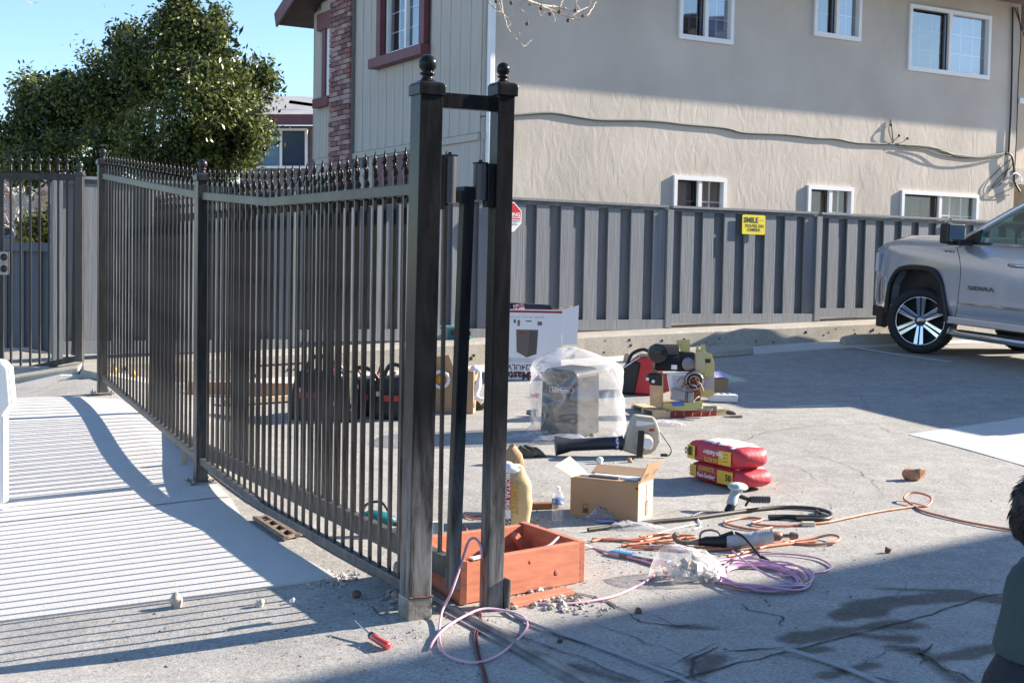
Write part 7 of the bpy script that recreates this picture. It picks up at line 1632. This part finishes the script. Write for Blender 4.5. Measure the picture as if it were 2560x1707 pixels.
cord('grey_conduit', [[(1265, 1528), (1300, 1550), (1370, 1578), (1450, 1605), (1540, 1638), (1620, 1668), (1700, 1700), (1740, 1725)]], .007, mat('grey_conduit', (.30, .30, .33), .5), 'thin grey cable running diagonally beside the gate track', 'cable')
cord('grey_cable', [[(1960, 1634, .01), (2020, 1645), (2090, 1668), (2170, 1700), (2230, 1730)]], .010, mat('grey_conduit', (.30, .30, .33), .5), 'grey cable lying across the stained paving at the bottom right', 'cable')
cord('red_wires', [[(1160, 1290), (1180, 1292), (1205, 1290), (1235, 1295)], [(1160, 1292), (1178, 1298), (1200, 1300), (1235, 1300)], [(1160, 1310), (1168, 1330), (1172, 1345)]], .005, M_ORC, 'red and white wires behind the planter seen between the posts', 'wire')
# mauve coil
cc = G(1895, 1452); mb = MB(); rgc = random.Random(5)
for i in range(9):
    rx_ = .165+.008*i+rgc.uniform(-.006, .006); ry_ = .22+.010*i+rgc.uniform(-.01, .01); ox, oy = rgc.uniform(-.010, .010)+.015, rgc.uniform(-.012, .012); ph_ = rgc.random()*6
    pts = [Vector((cc.x+ox+rx_*math.cos(a), cc.y+.02+oy+ry_*math.sin(a), 0)) for a in np.linspace(0, 6.283, 40, False)]
    pts = [Vector((q.x, q.y, H(q.x, q.y)+.010+.0045*i*(.6+.4*math.sin(3*k/40*6.28+ph_)))) for k, q in enumerate(pts)]
    mb.tube(pts, .0052, 7, closed=True)
mb.tube(cat_spline(gline([(1800, 1440), (1812, 1415), (1860, 1395), (1930, 1388), (2000, 1392), (2050, 1402), (2078, 1420), (2062, 1432), (2010, 1440), (1970, 1444), (1930, 1440)], .010), 7), .0052, 7)
mb.tube(cat_spline(gline([(1830, 1402, .04), (1870, 1440, .05), (1930, 1470, .04), (1990, 1478, .02), (2025, 1470, .02), (2032, 1455, .03), (2020, 1443, .03)], .012), 7), .0052, 7)
co = ob('tubing_coil', mb, M_PNK2, label='coil of thin mauve plastic tubing at the edge of the shade', cat='tubing')
p = G(2012, 1472); mb = MB(); mb.box(p+UP*.03, (.022, .012, .03), rz(.5)); ob('tape_tag', mb, mat('green_tape', (.35, .42, .12), .6), co)
# white pedestal cut off by the left edge
Yw = 7.9; wp = thing('white_pedestal', 'white painted box pedestal cut off by the left edge of the picture', 'pedestal', Vector((D(-30, 1200, Yw).x, Yw, 0)))
mb = MB(); q = [D(-120, 985, Yw), D(2, 1022-18, Yw), D(19, 1022, Yw), D(24, 985, Yw), D(16, 918, Yw), D(2, 905, Yw), D(-120, 880, Yw)]
mb.prism([D(-120, 880, Yw), D(-120, 1045, Yw), D(4, 1038, Yw), D(24, 1012, Yw), D(16, 920, Yw), D(0, 903, Yw)], (0, .12, 0)); M_WP = mat('white_paint', (.82, .81, .78), .5, var=.02); ob('box_head', mb, M_WP, wp, bevel=.01)
mb = MB(); qa = D(-60, 1040, Yw); qb = D(5, 1040, Yw); mb.box(((qa.x+qb.x)/2, Yw+.06, qb.z/2), (qb.x-qa.x, .09, qb.z)); ob('post', mb, M_WP, wp, bevel=.008)
mb = MB(); mb.box(((qa.x+qb.x)/2, Yw+.06, .008+H(qa.x, Yw)), (.2, .2, .03)); ob('foot', mb, M_WP, wp)

# dry leaf and wood crumbs scattered over the paving
mb = MB(); rgx = random.Random(11)
for k in range(170):
    p_ = G(rgx.gauss(1600, 420), rgx.gauss(1420, 110)) if k % 3 else G(rgx.uniform(200, 1200), rgx.uniform(1500, 1690)); w_ = rgx.uniform(.004, .012); a = rgx.random()*6
    if p_.y > 12 or p_.y < 4: continue
    d_ = Vector((math.cos(a), math.sin(a), 0)); e_ = Vector((-d_.y, d_.x, 0))*.35
    mb.add([p_-d_*w_+UP*.006, p_+e_*w_+UP*(.008+w_*.4), p_+d_*w_+UP*.007, p_-e_*w_+UP*.006], [(0, 1, 2, 3)])
ob('dry_crumbs', mb, mat('dry_leaf', (.10, .065, .04), .9, var=.5, scale=60), kind='stuff', label='dry leaf and wood crumbs scattered on the paving', cat='debris')
# ================================================================== CHILD AT THE RIGHT EDGE
PX, PY = 1.15, 2.78; ZG = H(PX, PY); PR = R(-88)
per = thing('person', 'dark haired child in teal grey shirt standing at the right edge, head turned away', 'person', (PX, PY, ZG+.02), PR)
SC = 1.0
def skin(name, vs, es, rad, m, sub=2, root=0):
    me = bpy.data.meshes.new(name); me.from_pydata([Vector(v)*SC for v in vs], es, []); o = bpy.data.objects.new(name, me); COL.objects.link(o); o.parent = per
    me.materials.append(m)
    sk = o.modifiers.new('skin', 'SKIN'); sk.use_smooth_shade = True
    for i, r_ in enumerate(rad): d_ = me.skin_vertices[0].data[i]; d_.radius = (r_ if isinstance(r_, tuple) else (r_, r_)); d_.radius = tuple(x*SC for x in d_.radius); d_.use_root = (i == root)
    s = o.modifiers.new('sub', 'SUBSURF'); s.levels = sub; s.render_levels = sub; return o
M_SK = mat('skin', (.36, .19, .13), .5, var=.05, scale=6); M_HAIR = mat('dark_hair', (.012, .008, .007), .45, var=.5, scale=60, stretch=(1, 1, .2), bump=.5); M_SHIRT = mat('teal_grey_shirt', (.035, .060, .058), .85, var=.12, scale=8, bump=.3); M_PANTS = mat('dark_trousers', (.012, .012, .020), .8, var=.2, scale=10, bump=.3)
# x = child's right (+) / left (-) with back toward the camera; y forward
HT = 1.03
V = [(0, -.05, .62), (0, -.02, .69), (0, 0, .75), (0, 0, .80), (0, .008, .845), (0, .015, .88), (0, .02, .945), (0, .02, .985),
     (.062, -.05, .56), (.066, -.01, .30), (.066, -.04, .05), (.07, .04, .008), (-.062, -.05, .56), (-.066, -.01, .30), (-.066, -.04, .05), (-.07, .04, .008),
     (.085, 0, .81), (.125, .04, .70), (.10, .13, .66), (-.085, 0, .81), (-.125, .04, .70), (-.10, .13, .66), (.07, .18, .65), (-.07, .18, .65)]
E = [(0, 1), (1, 2), (2, 3), (3, 4), (4, 5), (5, 6), (6, 7), (0, 8), (8, 9), (9, 10), (10, 11), (0, 12), (12, 13), (13, 14), (14, 15), (3, 16), (16, 17), (17, 18), (3, 19), (19, 20), (20, 21), (18, 22), (21, 23)]
Rd = [.085, .08, .08, .065, .036, (.06, .066), (.070, .080), (.055, .065), .062, .045, .03, .025, .062, .045, .03, .025, .036, .028, .022, .036, .028, .022, .02, .02]
body = skin('body', V, E, Rd, M_SK)
def ell(cx, cy, z, rx, ry, n=24, f=.006, sd=0): return [Vector((cx+(rx+f*nz3((math.cos(2*math.pi*k/n)*2, math.sin(2*math.pi*k/n)*2, z*22+sd)))*math.cos(2*math.pi*k/n), cy+(ry+f*nz3((math.cos(2*math.pi*k/n)*2+5, math.sin(2*math.pi*k/n)*2, z*22+sd)))*math.sin(2*math.pi*k/n), z)) for k in range(n)]
mb = MB(); mb.loft([ell(0, y_, z_, rx, ry, f=.005) for z_, y_, rx, ry in ((.655, -.012, .128, .100), (.662, -.012, .130, .102), (.70, -.010, .124, .098), (.74, -.006, .120, .096), (.78, -.002, .117, .094), (.81, .0, .112, .092), (.832, .002, .098, .084), (.848, .004, .076, .066), (.858, .008, .052, .050))], caps=False)
for sg in (1, -1): mb.tube([(sg*.075, .0, .822), (sg*.112, .006, .812), (sg*.132, .02, .775), (sg*.138, .032, .735)], [.036, .040, .041, .043], 16, caps=False)
crumple(mb, .003, 18); shirt = ob('shirt', mb, M_SHIRT, per, local=True)
mb = MB(); mb.loft([ell(0, y_, z_, rx, ry, f=.003) for z_, y_, rx, ry in ((.68, -.012, .108, .080), (.64, -.020, .114, .088), (.60, -.034, .120, .098), (.56, -.042, .120, .100), (.52, -.040, .112, .092))])
for sg in (1, -1): mb.tube([(sg*.058, -.045, .56), (sg*.062, -.044, .47), (sg*.064, -.02, .32), (sg*.065, -.035, .15), (sg*.066, -.04, .02)], [.074, .072, .056, .048, .046], 16)
crumple(mb, .003, 14); pants = ob('trousers', mb, M_PANTS, per, local=True)
mb = MB(); mb.sph((0, .004, .955), .098, 22, sq=(.88, 1.0, 1.02)); 
def hairfn(v):
    v = v.copy(); c = Vector((0, .012, .95)); d = v-c
    if d.y > .035 and v.z < .985: v.y = min(v.y, .05)
    if v.z < .91 and d.y > -.02: v.z = .91+(v.z-.91)*.3
    elif v.z < .885: v.z = .885+(v.z-.885)*.6; v.x *= .9
    n = nz3(v, 40)*.006+nz3(v, 90)*.004; return v+d.normalized()*n
mb.deform(hairfn); hair = ob('hair', mb, M_HAIR, per, local=True)
mb = MB(); rg_ = random.Random(3)
for k in range(700):
    th_ = rg_.uniform(0, 2*math.pi); ph_ = math.acos(rg_.uniform(-.45, 1)); d = Vector((math.sin(ph_)*math.cos(th_)*.88, math.sin(ph_)*math.sin(th_), math.cos(ph_)*1.02))
    if d.y > .4 and d.z < .3: continue
    q = Vector((0, .004, .955))+d*.098; t = Vector((rg_.uniform(-1, 1), rg_.uniform(-1, 1), -1.4)).normalized(); t = (t-d*t.dot(d)).normalized()
    mb.tube([q, q+t*.012+d*.004, q+t*.024+d*rg_.uniform(.002, .008)], [.0012, .001, .0003], 3, caps=False)
ob('hair_strands', mb, M_HAIR, hair, local=True, kind='stuff')
for sg in (1, -1):
    mb = MB(); mb.sph((sg*.088, .012, .925), .022, 10, sq=(.35, .7, 1.1)); crumple(mb, .003, 60, sg); ob('ear', mb, M_SK, per, local=True)
mb = MB(); mb.sph((0, .096, .925), .011, 8, sq=(.8, 1, 1.2)); ob('nose', mb, M_SK, per, local=True)
for sg in (1, -1): mb = MB(); mb.sph((sg*.028, .083, .945), .009, 8); ob('eye', mb, M_PAP, per, local=True)
mb = MB(); mb.sph((0, .088, .895), .016, 8, sq=(1, .4, .25)); ob('mouth', mb, mat('lip', (.30, .08, .07), .5), per, local=True)
for sg in (1, -1):
    for f in range(5):
        mb = MB(); bx_ = .07*sg+(f-2)*.008*(1 if f else 1.3); ln = (.028, .036, .040, .037, .030)[f]
        mb.tube([(bx_, .19, .652), (bx_, .19+ln*.6, .648), (bx_, .19+ln, .635)], [.006, .0055, .004], 6); ob('finger', mb, M_SK, per, local=True)
    mb = MB(); mb.box((sg*.069, .0, .006), (.062, .16, .05)); ob('shoe', mb, M_BLK, per, local=True, bevel=.018)
